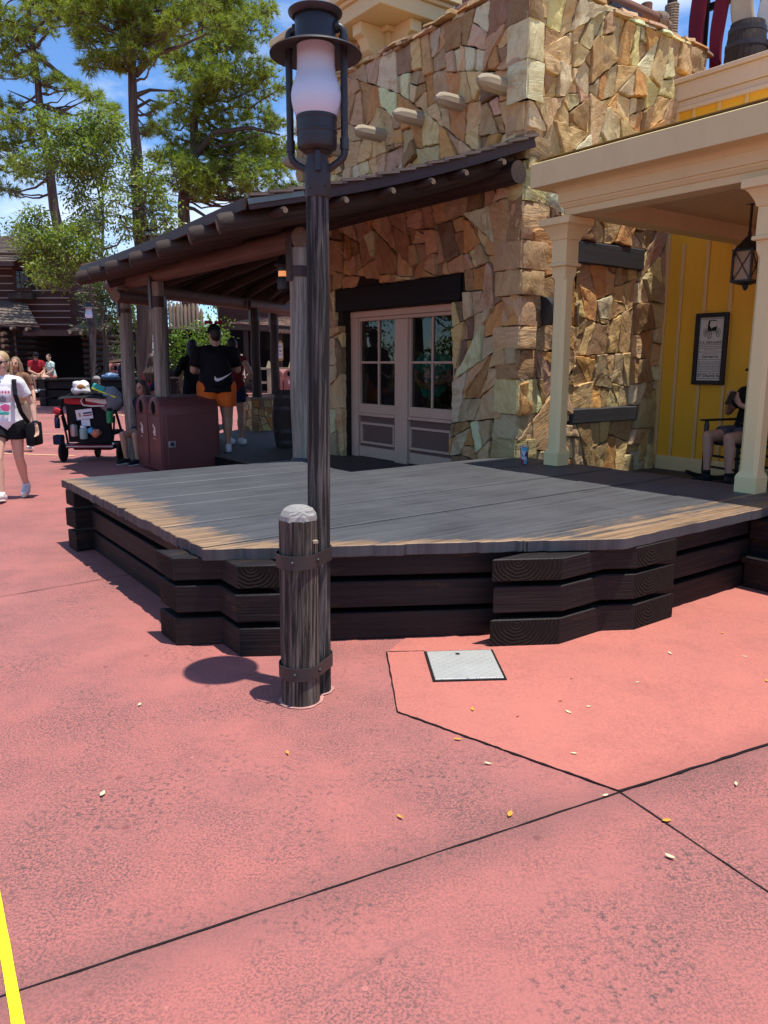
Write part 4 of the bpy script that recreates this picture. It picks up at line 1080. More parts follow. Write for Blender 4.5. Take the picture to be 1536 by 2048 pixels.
mb = MB(); lashing(mb, (t.x, PBr, b.z-.08), (0, 0, 1), .068, .62, 22); lashing(mb, (t.x-.10, PBr, b.z-.02), (1, 0, 0), .05, .2, 7); lashing(mb, (t.x-.24, PBr, b.z), (1, 0, .2), .082, .14, 4); mb.build('rope_lashing', M['rope'], rail)
QAr = QA + .2
a = onq(925, 20, QAr); c_ = onq(985, -8, QAr)
mb = MB(); mb.tube([V((QAr, a.y+.25, a.z-.02)), V((QAr, PB+.3, a.z-.02))], .07, 12, wob=.04); mb.build('rail', M['rail'], rail)
mb = MB(); mb.tube([V((QAr+.05, a.y-.02, 4.8)), V((QAr+.05, a.y-.02, a.z+.6))], .058, 12, wob=.04); mb.build('post', M['rail'], rail)
mb = MB(); lashing(mb, (QAr, a.y+.1, a.z-.02), (0, 1, 0), .078, .1, 4); mb.build('rope_lashing', M['rope'], rail)
# clear screen leaning on the coping
gs = root('wind_screen', 'low clear screen on top of the stone wall beside the rope lashing', 'screen', (onp(1252, 40, PB+.1).x, PB+.1, TOP), frame='B')
M['screen'] = NT('dusty screen', .15).m; M['screen'].node_tree.nodes['Principled BSDF'].inputs['Base Color'].default_value = (.55, .62, .62, 1); M['screen'].node_tree.nodes['Principled BSDF'].inputs['Transmission Weight'].default_value = .7
c = onp(1252, 42, PB+.1); mb = MB(); mb.box((c.x, PB+.12, c.z-.02), (.52, .012, .26)); mb.build('panel', M['screen'], gs)
mb = MB(); mb.beam((c.x-.26, PB+.11, c.z+.115), (c.x+.26, PB+.11, c.z+.115), .03, .03); mb.build('top_bar', M['black_metal'], gs)
# hanging clothes on a dark rack
QT = 9.15
def clothes(name, label, cols, strips, mat, thick=.05):
    cen = onq(sum(s[0]+s[1] for s in strips)/(2*len(strips)), 20, QT)
    r = root(name, label, 'clothing', (QT, cen.y, cen.z), frame='B')
    for (x0, x1, yt, yb, tap) in strips:
        A, B = onq(x0, yt, QT), onq(x1, yt, QT); zb = onq((x0+x1)/2, yb, QT).z; nz, nx = 16, 12; mb = MB(); rows = []
        for i in range(nz+1):
            v = i/nz; z = A.z + (zb-A.z)*v + 0; row = []
            for j in range(nx):
                th = 2*math.pi*j/nx; w = (A.y-B.y)/2*(1 - tap*v*(1+.2*math.sin(v*9))); cy = (A.y+B.y)/2 + .03*math.sin(v*4+x0)
                row.append(V((QT + thick*math.sin(th)*(1+.5*math.cos(3*th+v*3)) , cy + w*math.cos(th), z + (.035*math.sin(j*2.3+x0) if i == nz else 0))))
            rows.append(mb.add(row))
        for i in range(nz):
            for j in range(nx): mb.face([rows[i]+j, rows[i]+(j+1) % nx, rows[i+1]+(j+1) % nx, rows[i+1]+j])
        mb.face([rows[0]+j for j in range(nx)]); mb.face([rows[-1]+j for j in reversed(range(nx))])
        mb.build('cloth', mat, r, angle=70)
    return r
M['maroon'] = plain('maroon cloth', (.17, .018, .035), .85, .2, .25, 7); M['cloth_beige'] = plain('beige cloth', (.55, .44, .29), .85, .2, .15, 7); M['cloth_white'] = plain('off white cloth', (.72, .68, .58), .85, .2, .1, 7)
clothes('trousers', 'long ragged maroon trousers hanging on the dark terrace rack', 0, [(1388, 1422, -40, 134, .22), (1431, 1463, -40, 124, .25)], M['maroon'])
clothes('shirt', 'pale beige garment hanging above the dark barrel on the terrace', 0, [(1470, 1516, -40, 54, .02)], M['cloth_beige'])
clothes('sash', 'off white cloth hanging at the right edge beyond the barrel', 0, [(1525, 1560, -40, 54, .02)], M['cloth_white'])
clothes('coat', 'rounded maroon cloth hanging over the parapet at the right edge', 0, [(1529, 1590, 82, 142, .1)], M['maroon'])
rk_ = root('clothes_rack', 'thin dark metal rack holding the clothes on the terrace', 'rack', (QT+.1, onq(1450, 20, QT).y, 4.5), frame='B')
for x in (1412, 1442, 1520):
    t = onq(x, 60, QT+.1); mb = MB(); mb.tube([V((QT+.1, t.y, 4.2)), V((QT+.1, t.y, 6.3))], .028, 8); mb.build('upright', M['lintel'], rk_)
a, b = onq(1400, 22, QT+.12), onq(1560, 27, QT+.12); mb = MB(); mb.beam(a, V((QT+.12, b.y-.5, a.z-.02)), .05, .075); mb.build('crossbar', M['lintel'], rk_)
# barrels
M['barrel'] = wood('dark barrel wood', (0.022, 0.016, 0.014), (0.085, 0.060, 0.048), .8, (.35, .75), .7, .25, .4)
def barrel(c, r, h, label, frame='B'):
    o = root('barrel', label, 'barrel', c, frame=frame); c = V(c); mb = MB()
    n = 24; pr = [(r*(.80+.20*math.sin(math.pi*k/10)), h*k/10) for k in range(11)]
    mb.lathe([(0, .0)] + pr + [(r*.76, h), (r*.76, h-.03), (0, h-.03)], c, 28); mb.build('staves', M['barrel'], o)
    for z in (.10, .30, .70, .90):
        rr = r*(.80+.20*math.sin(math.pi*z))+.004; mb = MB(); mb.lathe([(rr-.004, h*z-.025), (rr+.003, h*z-.025), (rr+.003, h*z+.025), (rr-.004, h*z+.025)], c, 28, caps=False); mb.build('hoop', M['band'], o)
    return o
t = onq(1490, 118, QY+.55); a = onq(1455, 90, QY+.55); b = onq(1530, 90, QY+.55)
barrel((QY+.55, t.y, 4.40), (a.y-b.y)/2, onq(1490, 50, QY+.55).z-4.40, 'dark hooped barrel on the terrace above the cream parapet')
t = toB(gz(580, 893, FZ)); barrel((t.x, t.y, FZ), .26, .86, 'dark barrel standing in the shade behind the grey canopy post')

# ------------------------------------------------------------------ text helper and framed poster
def text_mesh(txt, name, mat, m4, width, height, parent, shear=0.0, bold=0.0):
    cu = bpy.data.curves.new(name, 'FONT'); cu.body = txt; cu.align_x = 'CENTER'; cu.align_y = 'CENTER'; cu.offset = bold
    o = bpy.data.objects.new(name, cu); COL.objects.link(o); dg = bpy.context.evaluated_depsgraph_get()
    me = bpy.data.meshes.new_from_object(o.evaluated_get(dg)); bpy.data.objects.remove(o)
    xs = [v.co.x for v in me.vertices]; ys = [v.co.y for v in me.vertices]
    sx, sy = width/(max(xs)-min(xs)), height/(max(ys)-min(ys)); cx, cy = (max(xs)+min(xs))/2, (max(ys)+min(ys))/2
    org = ORG[parent.name]
    for v in me.vertices: v.co = (m4 @ V(((v.co.x-cx)*sx, (v.co.y-cy)*sy, 0))) - org
    me.materials.append(mat); me.name = name
    q = bpy.data.objects.new(name, me); COL.objects.link(q); q.parent = parent; ORG[q.name] = org; return q
M['ink'] = plain('black ink', (.015, .014, .014), .8, .2); M['ink_soft'] = plain('grey ink', (.10, .09, .08), .8, .2); M['paper'] = plain('aged paper', (.60, .56, .48), .7, .3, .06, 4)
M['frame_black'] = plain('black frame', (.012, .011, .012), .5, .4)
PQ, PC, ZC, PW, PH = QY-.052, 4.955, 1.648, .395, .80
ps = root('framed_poster', 'black framed poster with a carriage drawing hung on the yellow wall', 'poster', (QY-.02, PC, ZC-PH/2), frame='B')
mb = MB(); f = .048
for (dy, dz_, sy, sz) in ((PW/2-f/2, 0, f, PH), (-PW/2+f/2, 0, f, PH), (0, PH/2-f/2, PW-2*f-.001, f), (0, -PH/2+f/2, PW-2*f-.001, f)): mb.box((PQ, PC+dy, ZC+dz_), (.045, sy, sz))
mb.build('frame', M['frame_black'], ps, bevel=.005)
mb = MB(); mb.box((PQ+.014, PC, ZC), (.01, PW-2*f, PH-2*f)); pp = mb.build('paper', M['paper'], ps, smooth=False)
TM = lambda dx, dz_: Matrix(((0, 0, -1, PQ+.0075), (-1, 0, 0, PC-dx), (0, 1, 0, ZC+dz_), (0, 0, 0, 1)))
iw = PW-2*f
text_mesh('S.S. BEDARD', 'lettering', M['ink_soft'], TM(0, .075), iw*.94, .030, pp, bold=.02)
text_mesh('Carriages!', 'lettering', M['ink'], TM(0, -.088), iw*.66, .034, pp, bold=.03)
text_mesh('57 Church St.', 'lettering', M['ink'], TM(0, -.298), iw*.94, .030, pp, bold=.03)
mb = MB()
def rule(dz_, w, h, gaps=0):
    if not gaps: mb.box((PQ+.008, PC, ZC+dz_), (.001, w, h)); return
    x = -w/2
    while x < w/2:
        l = random.uniform(.010, .035); l = min(l, w/2-x); mb.box((PQ+.008, PC-x-l/2, ZC+dz_), (.001, l, h)); x += l+random.uniform(.004, .008)
for z in (.335, .012-.045, -.118, -.232, -.330): rule(z, iw*.96, .005)
for z in (.048, .028, .010, -.010): rule(z, iw*(.9 if z > 0 else .55), .006, 1)
rule(-.055, iw*.6, .006, 1)
for z in (-.142, -.160, -.178, -.196, -.212, -.252, -.272): rule(z, iw*.92, .006, 1)
tag(mb.build('print_lines', M['ink_soft'], pp, smooth=False), None, None, kind='stuff')
mb = MB()                                                    # carriage drawing
def dpt(x, z): return V((PQ+.0078, PC-x, ZC+.215+z))
def dline(pts, w): 
    for a, b in zip(pts[:-1], pts[1:]): mb.beam(dpt(*a), dpt(*b), w, .0012, up=(1, 0, 0))
def wheel(x, z, rx, rz):
    dline([(x+rx*math.cos(2*math.pi*k/18), z+rz*math.sin(2*math.pi*k/18)) for k in range(19)], .004)
    for k in range(4): dline([(x-rx*math.cos(k*.785), z-rz*math.sin(k*.785)), (x+rx*math.cos(k*.785), z+rz*math.sin(k*.785))], .0015)
wheel(-.078, -.03, .020, .044); wheel(-.025, -.058, .024, .046); wheel(.078, -.035, .024, .046)
mb.poly([dpt(*t) for t in [(-.055, -.012), (.05, -.015), (.062, .035), (.02, .03), (-.01, .012), (-.03, .045), (-.055, .05)]]); mb.poly([dpt(*t) for t in [(-.05, .045), (-.03, .045), (-.028, .092), (-.05, .09)]]); mb.poly([dpt(*t) for t in [(-.05, .09), (-.04, .105), (.02, .108), (.06, .095), (.058, .088), (.0, .098), (-.03, .09), (-.045, .04), (-.055, .04)]])
dline([(-.07, -.02), (.08, -.025)], .006); dline([(-.03, -.045), (.07, -.04)], .003); dline([(.058, .088), (.05, .03)], .002)
mb.build('drawing', M['ink'], pp, smooth=False)
# porch lantern
t = onq(1494, 532, 7.0); hl = root('porch_lantern', 'black square lantern with crossed bars hanging under the porch ceiling', 'lantern', t, frame='B')
M['lantern_glass'] = plain('amber tinted lantern pane', (.42, .27, .13), .2, .5, .15, 6)
mb = MB(); mb.box(t, (.15, .15, .25)); mb.build('glass', M['lantern_glass'], hl, smooth=False)
mb = MB(); w0, w1 = .088, .088
for sx in (-1, 1):
    for sy in (-1, 1): mb.beam(t+V((sx*w0, sy*w0, -.14)), t+V((sx*w0, sy*w0, .14)), .018, .018)
for zz in (-.135, .135):
    for s_ in (-1, 1): mb.box(t+V((s_*w0, 0, zz)), (.02, .194, .02)); mb.box(t+V((0, s_*w0, zz)), (.156, .019, .019))
for s_ in (-1, 1):
    for d in (-1, 1):
        mb.beam(t+V((s_*.086, -.08*d, -.13)), t+V((s_*.086, .08*d, .13)), .006, .006); mb.beam(t+V((-.08*d, s_*.086, -.13)), t+V((.08*d, s_*.086, .13)), .006, .006)
mb.build('frame', M['black_metal'], hl)
mb = MB(); mb.lathe([(.13, .14), (.04, .24), (.02, .26), (.012, .30), (.012, .60), (.05, .61), (.05, 2.86-t.z+.03)], t, 16); mb.build('cap', M['black_metal'], hl)
mb = MB(); mb.lathe([(.0, -.22), (.02, -.2), (.03, -.17), (.12, -.145)], t, 16); mb.build('finial', M['black_metal'], hl)

# ------------------------------------------------------------------ cup on the deck
cp0 = gz(1048, 927, .557); cu = root('paper_cup', 'colourful patterned paper cup left on the shaded edge of the deck', 'cup', cp0)
def cupm():
    m = NT('printed cup', .4, .5); v = m.obj(); a = m.n('ShaderNodeTexVoronoi', {'Vector': m.mapp(v, (38, 38, 26)), 'Scale': 1.0}).outputs['Color']
    s_ = m.n('ShaderNodeSeparateColor', {0: a}); r = m.n('ShaderNodeValToRGB', {0: s_.outputs[0]}); r.color_ramp.interpolation = 'CONSTANT'; e = r.color_ramp.elements
    cols = [(.02, .04, .12), (.05, .38, .48), (.55, .05, .10), (.55, .50, .52), (.60, .10, .26), (.10, .48, .42)]
    e[0].color = c4(cols[0]); e[1].position = .9; e[1].color = c4(cols[5])
    for k, c in enumerate(cols[1:5]): q = e.new(.18*(k+1)); q.color = c4(c)
    m.col(r.outputs[0]); return m.m
mb = MB(); mb.lathe([(.0, .001), (.029, .001), (.031, .01), (.042, .155), (.042, .158)], cp0, 28, caps=False); mb.build('body', cupm(), cu)
mb = MB(); mb.lathe([(.0, .172), (.034, .172), (.042, .166), (.045, .162), (.045, .154), (.0435, .152)], cp0, 28, caps=False); mb.build('lid', M['screen'], cu)
mb = MB(); mb.tube([cp0+V((.012, 0, .10)), cp0+V((.03, .005, .215))], .0035, 8); mb.build('straw', M['ink'], cu)

# ------------------------------------------------------------------ fallen leaves
random.seed(77)
M['leaf_yellow'] = plain('yellow dead leaf', (.62, .30, .035), .7, .3, .25, 30); M['leaf_pale'] = plain('pale dead leaf', (.68, .58, .34), .7, .3, .2, 30); M['leaf_brown'] = plain('brown dead leaf', (.25, .10, .03), .8, .2, .25, 30)
LEAVES = [
 (945, 1419, 'yellow', 'curled yellow leaf on the bright slab just below the metal hatch'), (1035, 1433, 'brown', 'tiny brown leaf scrap on the bright slab, lowest left of the slab leaves'), (1121, 1402, 'brown', 'small brown leaf just above two pale leaves on the bright slab'),
 (1137, 1424, 'pale', 'pale leaf lying left of another pale leaf mid slab'), (1177, 1413, 'pale', 'flat pale leaf lying right of another pale leaf mid slab'), (1274, 1365, 'pale', 'pale leaf on the slab well right of the hatch'),
 (1148, 1507, 'pale', 'upright pale leaf near the lower tip of the bright slab'), (915, 1478, 'yellow', 'thin tan leaf just below the slanting left joint of the slab'), (976, 1527, 'pale', 'small round pale leaf below the slanting slab joint'),
 (1211, 1591, 'pale', 'pale yellow leaf lying across the joint beside the joint crossing'), (1333, 1641, 'yellow', 'orange yellow leaf lying across the lower right joint'), (1340, 1714, 'pale', 'pale slanting leaf below the lower right joint'),
 (800, 1634, 'yellow', 'crumpled orange yellow leaf on the older pavement, largest of the left part'), (1020, 1628, 'yellow', 'small upright yellow leaf just above the long joint'), (575, 1505, 'yellow', 'tiny orange leaf on open pavement below the bollard'),
 (205, 1588, 'pale', 'pale green leaf alone on the left pavement'), (279, 1409, 'pale', 'pale leaf on the pavement left of the lamp shadow'), (1445, 1266, 'yellow', 'orange leaf near the black steps on the slab'),
 (1340, 1307, 'pale', 'small pale leaf between the orange leaf and the hatch'), (1490, 1313, 'pale', 'pale leaf scrap near the right edge of the slab'), (1533, 1362, 'yellow', 'yellow leaf cut by the right picture edge'), (1143, 1357, 'brown', 'small brown scrap right of the metal hatch'), (1472, 1568, 'pale', 'thin pale leaf on the right hand pavement')]
for x, y, kind, lab in LEAVES:
    o = gz(x, y, .006); mb = MB(); L = random.uniform(.022, .036) if kind != 'brown' else random.uniform(.012, .022); W = L*random.uniform(.36, .48); n = 8; a = random.uniform(0, 6.28); cur = random.uniform(.15, .5)
    ca, sa = math.cos(a), math.sin(a); rows = []
    for i in range(n+1):
        t = i/n; w = W/2*math.sin(math.pi*min(1, t*.97+.02))**.8; xx = (t-.5)*L; zz = cur*L*((t-.5)**2)*1.2 + .001
        rows.append(mb.add([o + V((ca*xx-sa*s_*w, sa*xx+ca*s_*w, zz + (abs(s_)*w*cur*.8))) for s_ in (-1, 0, 1)]))
    for i in range(n):
        for k in range(2): mb.face([rows[i]+k, rows[i]+k+1, rows[i+1]+k+1, rows[i+1]+k])
    mb.tube([o+V((ca*-.5*L, sa*-.5*L, .003)), o+V((ca*-.68*L, sa*-.68*L, .002))], .0008, 5)
    tag(mb.build('fallen_leaf', M['leaf_'+kind], base=o, angle=80), lab, 'leaf', 'fallen leaves on the pavement')

# ------------------------------------------------------------------ litter bins
M['bin'] = plain('maroon bin paint', (.150, .048, .046), .38, .45, .08, 3); M['bin_far'] = plain('sun faded bin paint', (.27, .10, .085), .5, .4, .08, 3)
M['bin_hole'] = plain('bin opening', (.006, .006, .006), .9, .1); M['emblem'] = plain('cream emblem', (.70, .58, .48), .6, .3); M['steel'] = plain('steel latch', (.42, .42, .42), .4, .5, .1, 20, .6)
def litter_bin(label, loc, rz, mat, W=.47, D=.84, H=1.04, group='maroon litter bins'):
    # x: width, front faces -y
    o = root('litter_bin', label, 'litter bin', (0, 0, 0), group); zs_ = H - W*.42; n = 14
    arch = [(-W/2, .03)] + [(-W/2*math.cos(math.pi*k/n), zs_ + W*.42*math.sin(math.pi*k/n)) for k in range(n+1)] + [(W/2, .03)]
    def ext(pts, y0, y1, name, m, par, bev=.012):
        mb = MB(); k = len(pts); i = mb.add([(x, y0, z) for x, z in pts] + [(x, y1, z) for x, z in pts])
        for q in range(k): mb.face([i+q, i+k+q, i+k+(q+1) % k, i+(q+1) % k])
        mb.face([i+q for q in range(k)]); mb.face([i+k+q for q in reversed(range(k))])
        return mb.build(name, m, par, bevel=bev, seg=2)
    ext(arch, 0, D, 'body', mat, o)
    sm = [(x*.90, .07 + (z-.03)*(zs_-.10-.07)/(zs_-.03) if z < zs_+.001 else z) for x, z in arch]
    low = [(-W/2*.9, .08), (W/2*.9, .08), (W/2*.9, zs_-.06), (-W/2*.9, zs_-.06)][::-1]
    d = ext(low, -.014, .01, 'front_door', mat, o, .005)
    up = [(-W/2*.9, zs_-.045)] + [(-W/2*.9*math.cos(math.pi*k/n), zs_ + W*.38*math.sin(math.pi*k/n)) for k in range(n+1)] + [(W/2*.9, zs_-.045)]
    ext(up, -.012, .01, 'front_panel', mat, o, .005)
    mb = MB(); mb.lathe([(0, 0), (.075, 0)], (0, 0, 0), 24, m=Matrix(((1, 0, 0), (0, 0, 1), (0, 1.25, 0))) , caps=False)
    for k in range(len(mb.v)): mb.v[k] = mb.v[k] + V((0, -.0145, zs_+.045))
    mb.build('opening', M['bin_hole'], o, smooth=False)
    for s_ in (-1, 1):
        mb = MB(); mb.box((s_*(W/2+.002), D*.52, .06+(zs_-.10)/2), (.012, D*.86, zs_-.12)); sp_ = mb.build('side_door', mat, o, bevel=.004)
        mb = MB(); mb.box((s_*(W/2+.010), D*.16, .40), (.014, .10, .085)); lt = mb.build('latch', M['steel'], sp_, bevel=.003); mb = MB(); mb.box((s_*(W/2+.018), D*.16, .40), (.006, .055, .05)); mb.build('latch_plate', M['band'], sp_)
    mb = MB()                                                 # cream emblem: curled tail figure over a short line
    def blob(x, z, rx, rz, a=0):
        pts = [(x+rx*math.cos(t)*math.cos(a)-rz*math.sin(t)*math.sin(a), z+rx*math.cos(t)*math.sin(a)+rz*math.sin(t)*math.cos(a)) for t in [2*math.pi*k/14 for k in range(14)]]
        blob.y -= .0004; mb.poly([(q, blob.y, w) for q, w in pts])
    blob.y = -.0150
    zc_ = zs_ - .27
    for t in range(7): blob(-.035+.05*math.sin(t*.5), zc_+.075-.022*t*.7, .016, .020)
    blob(.03, zc_+.0, .030, .034, .4); blob(.02, zc_-.045, .036, .020); blob(.045, zc_+.04, .014, .018); blob(-.012, zc_-.02, .016, .03, .5)
    for k in range(3): blob(-.03+.03*k, zc_-.105, .012, .008)
    mb.build('emblem', M['emblem'], o, smooth=False)
    o.location = loc; o.rotation_euler.z = rz; return o
bw = .47
b0 = toB(gz(328, 948, 0)); FR = ANG - math.pi/2               # fronts face the open pavement (-q)
for k, lab in ((0, 'maroon litter bin with arched top behind the deck, its long side and latch in view'), (1, 'maroon litter bin with oval opening, pressed against the far side of a nearer bin')):
    loc = BF @ V((b0.x, b0.y + bw/2 + k*(bw+.015), 0)); litter_bin(lab, loc, FR, M['bin'], bw)
t = gz(559, 805, 0); litter_bin('sun faded maroon litter bin beyond the canopy, nearest the rail fence', t+V((-.10, .3, .12)), -.55, M['bin_far'], .5, .8, 1.12)
litter_bin('sun faded maroon litter bin with round opening beside its twin beyond the canopy', t+V((.38, .02, .12)), -.55, M['bin_far'], .5, .8, 1.12)
t = at(208, 758, 31); litter_bin('faded bin behind the far stage, left of a pair', V((t.x, 31, .36)), -.2, M['bin_far'], .52, .8, 1.1)
t = at(233, 758, 31); litter_bin('faded bin behind the far stage, right of a pair', V((t.x, 31, .36)), -.2, M['bin_far'], .52, .8, 1.1)

# ------------------------------------------------------------------ far lamp and bollard: copies of the near ones
fl = copy_tree(lp); fl.location = (at(184, 740, 21).x, 21, 0); fl.scale = (1.0, 1.0, 1.07); fl['label'] = 'far lantern street lamp on a black pole before the log cabin'
fb = copy_tree(bo); fb.location = (at(194, 780, 20.7).x, 20.7, 0); fb.scale = (1.15, 1.15, 1.28); fb['label'] = 'far weathered bollard standing before the distant black stage'
lp['group'] = fl['group'] = 'lantern street lamps'; bo['group'] = fb['group'] = 'timber bollards'

# ------------------------------------------------------------------ far stage, log cabin
M['cabin'] = wood('red brown cabin board', (0.050, 0.022, 0.016), (0.105, 0.048, 0.034), .5, (.35, .75), .75, .25, .3)
M['chink'] = plain('pale chinking', (.36, .28, .23), .9, .1, .1, 5)
fs = root('wooden_stage', 'far black timber stage where two visitors sit, before the log cabin', 'stage', (-10.2, 28, 0))
X0, X1, Yf = at(72, 760, 27).x, at(300, 760, 27).x, 27.0
mb = MB(); mb.box(((X0+X1)/2, Yf+2, .90), (X1-X0, 4.2, .06)); mb.build('deck_boards', M['deck_plain'] if 'deck_plain' in M else M['timber'], fs, bevel=.01)
for z0, z1 in ((0, .25), (.30, .55), (.60, .86)):
    mb = MB(); mb.box(((X0+X1)/2+.2, Yf+.12, (z0+z1)/2), (X1-X0-.2, .22, z1-z0)); mb.build('timber', M['timber'], fs, bevel=.01)
    mb = MB(); mb.box((X0+.22, Yf+1.9, (z0+z1)/2+.01), (.22, 4, z1-z0)); mb.build('timber', M['timber'], fs, bevel=.01)
    mb = MB(); mb.box(((X0+X1)/2-.3, Yf+.0, (z0+z1)/2-.005), (.5, .2, z1-z0-.01)); mb.build('timber', M['timber'], fs, bevel=.01)
mb = MB(); mb.box(((X0+X1)/2+.2, Yf+2.2, .44), (X1-X0-.7, 3.6, .86)); mb.build('core', M['dark_void'], fs)

YC = 33.0
cx = lambda x: at(x, 700, YC).x
cz = lambda y: at(768, y, YC).z
cab = root('log_cabin', 'two storey red brown log cabin with grey shingle roofs and dark open doorway', 'cabin', (cx(60), YC+2, 0))
xl, xr = cx(-60), cx(160)
mb = MB(); mb.box(((xl+xr)/2, YC+1.5, (cz(668)+cz(505))/2), (xr-xl, 3, cz(505)-cz(668))); mb.build('wall', M['cabin'], cab, smooth=False)
for y in (537, 552, 567, 581, 596, 609, 622, 635, 649):
    mb = MB(); mb.box(((xl+cx(149))/2, YC-.02, cz(y)), (cx(149)-xl, .05, .045)); mb.box((xr+.015, YC+1.5, cz(y)), (.05, 2.8, .045)); mb.build('chinking', M['chink'], cab, smooth=False)
mb = MB(); mb.box((cx(155), YC-.06, (cz(548)+cz(656))/2), (cx(161)-cx(149), .16, cz(548)-cz(656))); mb.build('corner_post', M['cabin'], cab)
mb = MB(); mb.box((cx(58), YC-.05, cz(558)), (cx(75)-cx(40), .14, cz(535)-cz(581))); wnf = mb.build('window', M['cabin'], cab)
mb = MB(); mb.box((cx(60), YC-.13, cz(558)), (cx(71)-cx(48), .04, cz(540)-cz(577))); mb.build('pane', M['glass'], wnf)
mb = MB()
for k in range(1, 3): mb.box((cx(48+k*7.6), YC-.155, cz(558)), (.03, .02, cz(541)-cz(576)))
for k in range(1, 3): mb.box((cx(59.5), YC-.157, cz(540+k*12)), (cx(70)-cx(49), .02, .03))
mb.build('glazing_bar', M['cabin'], wnf)
fbx = root('flower_box', 'small wooden flower box with dull red flowers under the cabin window', 'flower box', (cx(60), YC-.35, cz(601)))
mb = MB(); mb.box((cx(60), YC-.32, cz(594)), (cx(84)-cx(36), .34, cz(588)-cz(601))); mb.build('box', M['log'], fbx, bevel=.02)
# roofs: upper and lower, shingled
def shed(mb, p00, p10, p11, p01, course=.28, width=.26, mi=0):
    p00, p10, p11, p01 = map(V, (p00, p10, p11, p01))
    f = lambda u, v: p00.lerp(p10, u).lerp(p01.lerp(p11, u), v)
    shingles(mb, f, (p10-p00).length, (p01-p00).length, course, width, .035, mi)
mb = MB(); shed(mb, (xl, YC-1.0, cz(531)), (cx(66), YC-1.0, cz(530)), (cx(58), YC+4, cz(440)), (xl, YC+4, cz(440))); mb.build('roof', M['shingle'], cab, smooth=False)
mb = MB(); mb.box(((xl+cx(64))/2, YC-.95, cz(534)), (cx(64)-xl, .12, .16)); mb.build('fascia', M['fascia'], cab)
mb = MB(); shed(mb, (xl, YC-2.4, cz(652)), (cx(132), YC-2.4, cz(660)), (cx(62), YC-.1, cz(606)), (xl, YC-.1, cz(592))); mb.build('roof', M['shingle'], cab, smooth=False)
mb = MB(); shed(mb, (cx(186), YC-2.6, cz(668)), (cx(268), YC-2.6, cz(668)), (cx(222), YC+.5, cz(628)), (cx(190), YC+.5, cz(628))); mb.build('roof', M['shingle'], cab, smooth=False)
mb = MB(); mb.box(((xl+cx(132))/2, YC-2.35, cz(656)), (cx(132)-xl, .1, .14)); mb.box(((cx(100)+cx(250))/2, YC-2.2, cz(670)), (cx(250)-cx(100), .3, .22)); mb.box(((cx(186)+cx(268))/2, YC-2.55, cz(671)), (cx(268)-cx(186), .1, .12)); mb.build('fascia', M['fascia'], cab)
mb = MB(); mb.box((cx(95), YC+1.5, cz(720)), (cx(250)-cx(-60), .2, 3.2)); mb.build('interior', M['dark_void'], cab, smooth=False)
for i, y in enumerate((668, 679, 690, 702, 713, 724, 735, 746)):
    r = (cz(668)-cz(679))*.5
    mb = MB(); a = cx(33); mb.tube([V((a-.22, YC-1.9, cz(y))), V((a, YC-1.9, cz(y))), V((cx(74), YC-1.9, cz(y)))], [.03, r, r], 10, end_mi=1); mb.build('wall_log', [M['log'], M['log_end']], cab)
    mb = MB(); c = cx(67); mb.tube([V((c, YC+1, cz(y+5))), V((c, YC-2.5, cz(y+5))), V((c, YC-2.62, cz(y+5)))], [r, r*.95, r*.7], 12, end_mi=1); mb.build('wall_log', [M['log'], M['log_end']], cab)
    mb = MB(); c = cx(231); mb.tube([V((c, YC+1, cz(y+6))), V((c, YC-2.3, cz(y+6))), V((c, YC-2.4, cz(y+6)))], [r*.9, r*.85, r*.6], 12, end_mi=1); mb.build('wall_log', [M['log'], M['log_end']], cab)
    mb = MB(); mb.tube([V((cx(200), YC-1.8, cz(y))), V((cx(226), YC-1.8, cz(y)))], r*.85, 10, end_mi=1); mb.build('wall_log', [M['log'], M['log_end']], cab)
for x, y in ((20, 655), (57, 660), (86, 662), (114, 664), (193, 670), (213, 671)):
    mb = MB(); mb.tube([V((cx(x), YC-1.5, cz(y))), V((cx(x), YC-2.6, cz(y))), V((cx(x), YC-2.68, cz(y)))], [.09, .09, .06], 10, end_mi=1); mb.build('roof_pole', [M['log'], M['viga']], cab)
# rail beam above the far bins
rl = root('handrail', 'pale wooden handrail above the two far bins beside the cabin', 'handrail', (at(222, 722, 31.6).x, 31.6, 0))
a, b = at(194, 727, 31.6), at(250, 719, 31.6); mb = MB(); mb.beam(a, b, .2, .09); mb.build('rail', M['viga'], rl)
for k in (.05, .95): c = a.lerp(b, k); mb = MB(); mb.box((c.x, c.y, c.z/2-.02), (.12, .12, c.z-.05)); mb.build('post', M['log'], rl)

# ------------------------------------------------------------------ beyond the canopy: palisade, far arcade, rail fence
YP = 36.0
M['pale_log'] = wood('pale palisade log', (0.19, 0.135, 0.09), (0.40, 0.30, 0.21), .8, (.3, .75), .8, .2, .4)
pf = root('palisade_fence', 'row of pointed pale logs standing above a log ledge beyond the canopy', 'fence', (at(368, 650, YP).x, YP, 0))
random.seed(4)
px = 338
while px < 402:
    w = random.uniform(7, 8.5); c = at(px+w/2, 655, YP); r = w/1540*YP/2*.97; zt_ = at(px, 605+random.uniform(-3, 5)+max(0, px-385)*.5, YP).z
    mb = MB(); mb.tube([V((c.x, YP, c.z-.2)), V((c.x, YP, zt_-.2)), V((c.x+random.uniform(-.03, .03), YP, zt_))], [r, r*.96, r*.25], 9, wob=.06); mb.build('pale', M['pale_log'], pf); px += w
a, b = at(325, 660, YP-.3), at(415, 660, YP-.3); mb = MB(); mb.tube([a, b], .14, 10); mb.build('ledge_log', M['log'], pf)
mb = MB(); mb.box(((a.x+b.x)/2, YP+.3, a.z/2), (b.x-a.x+.8, .3, a.z)); mb.build('base_wall', M['dark_void'], pf, smooth=False)
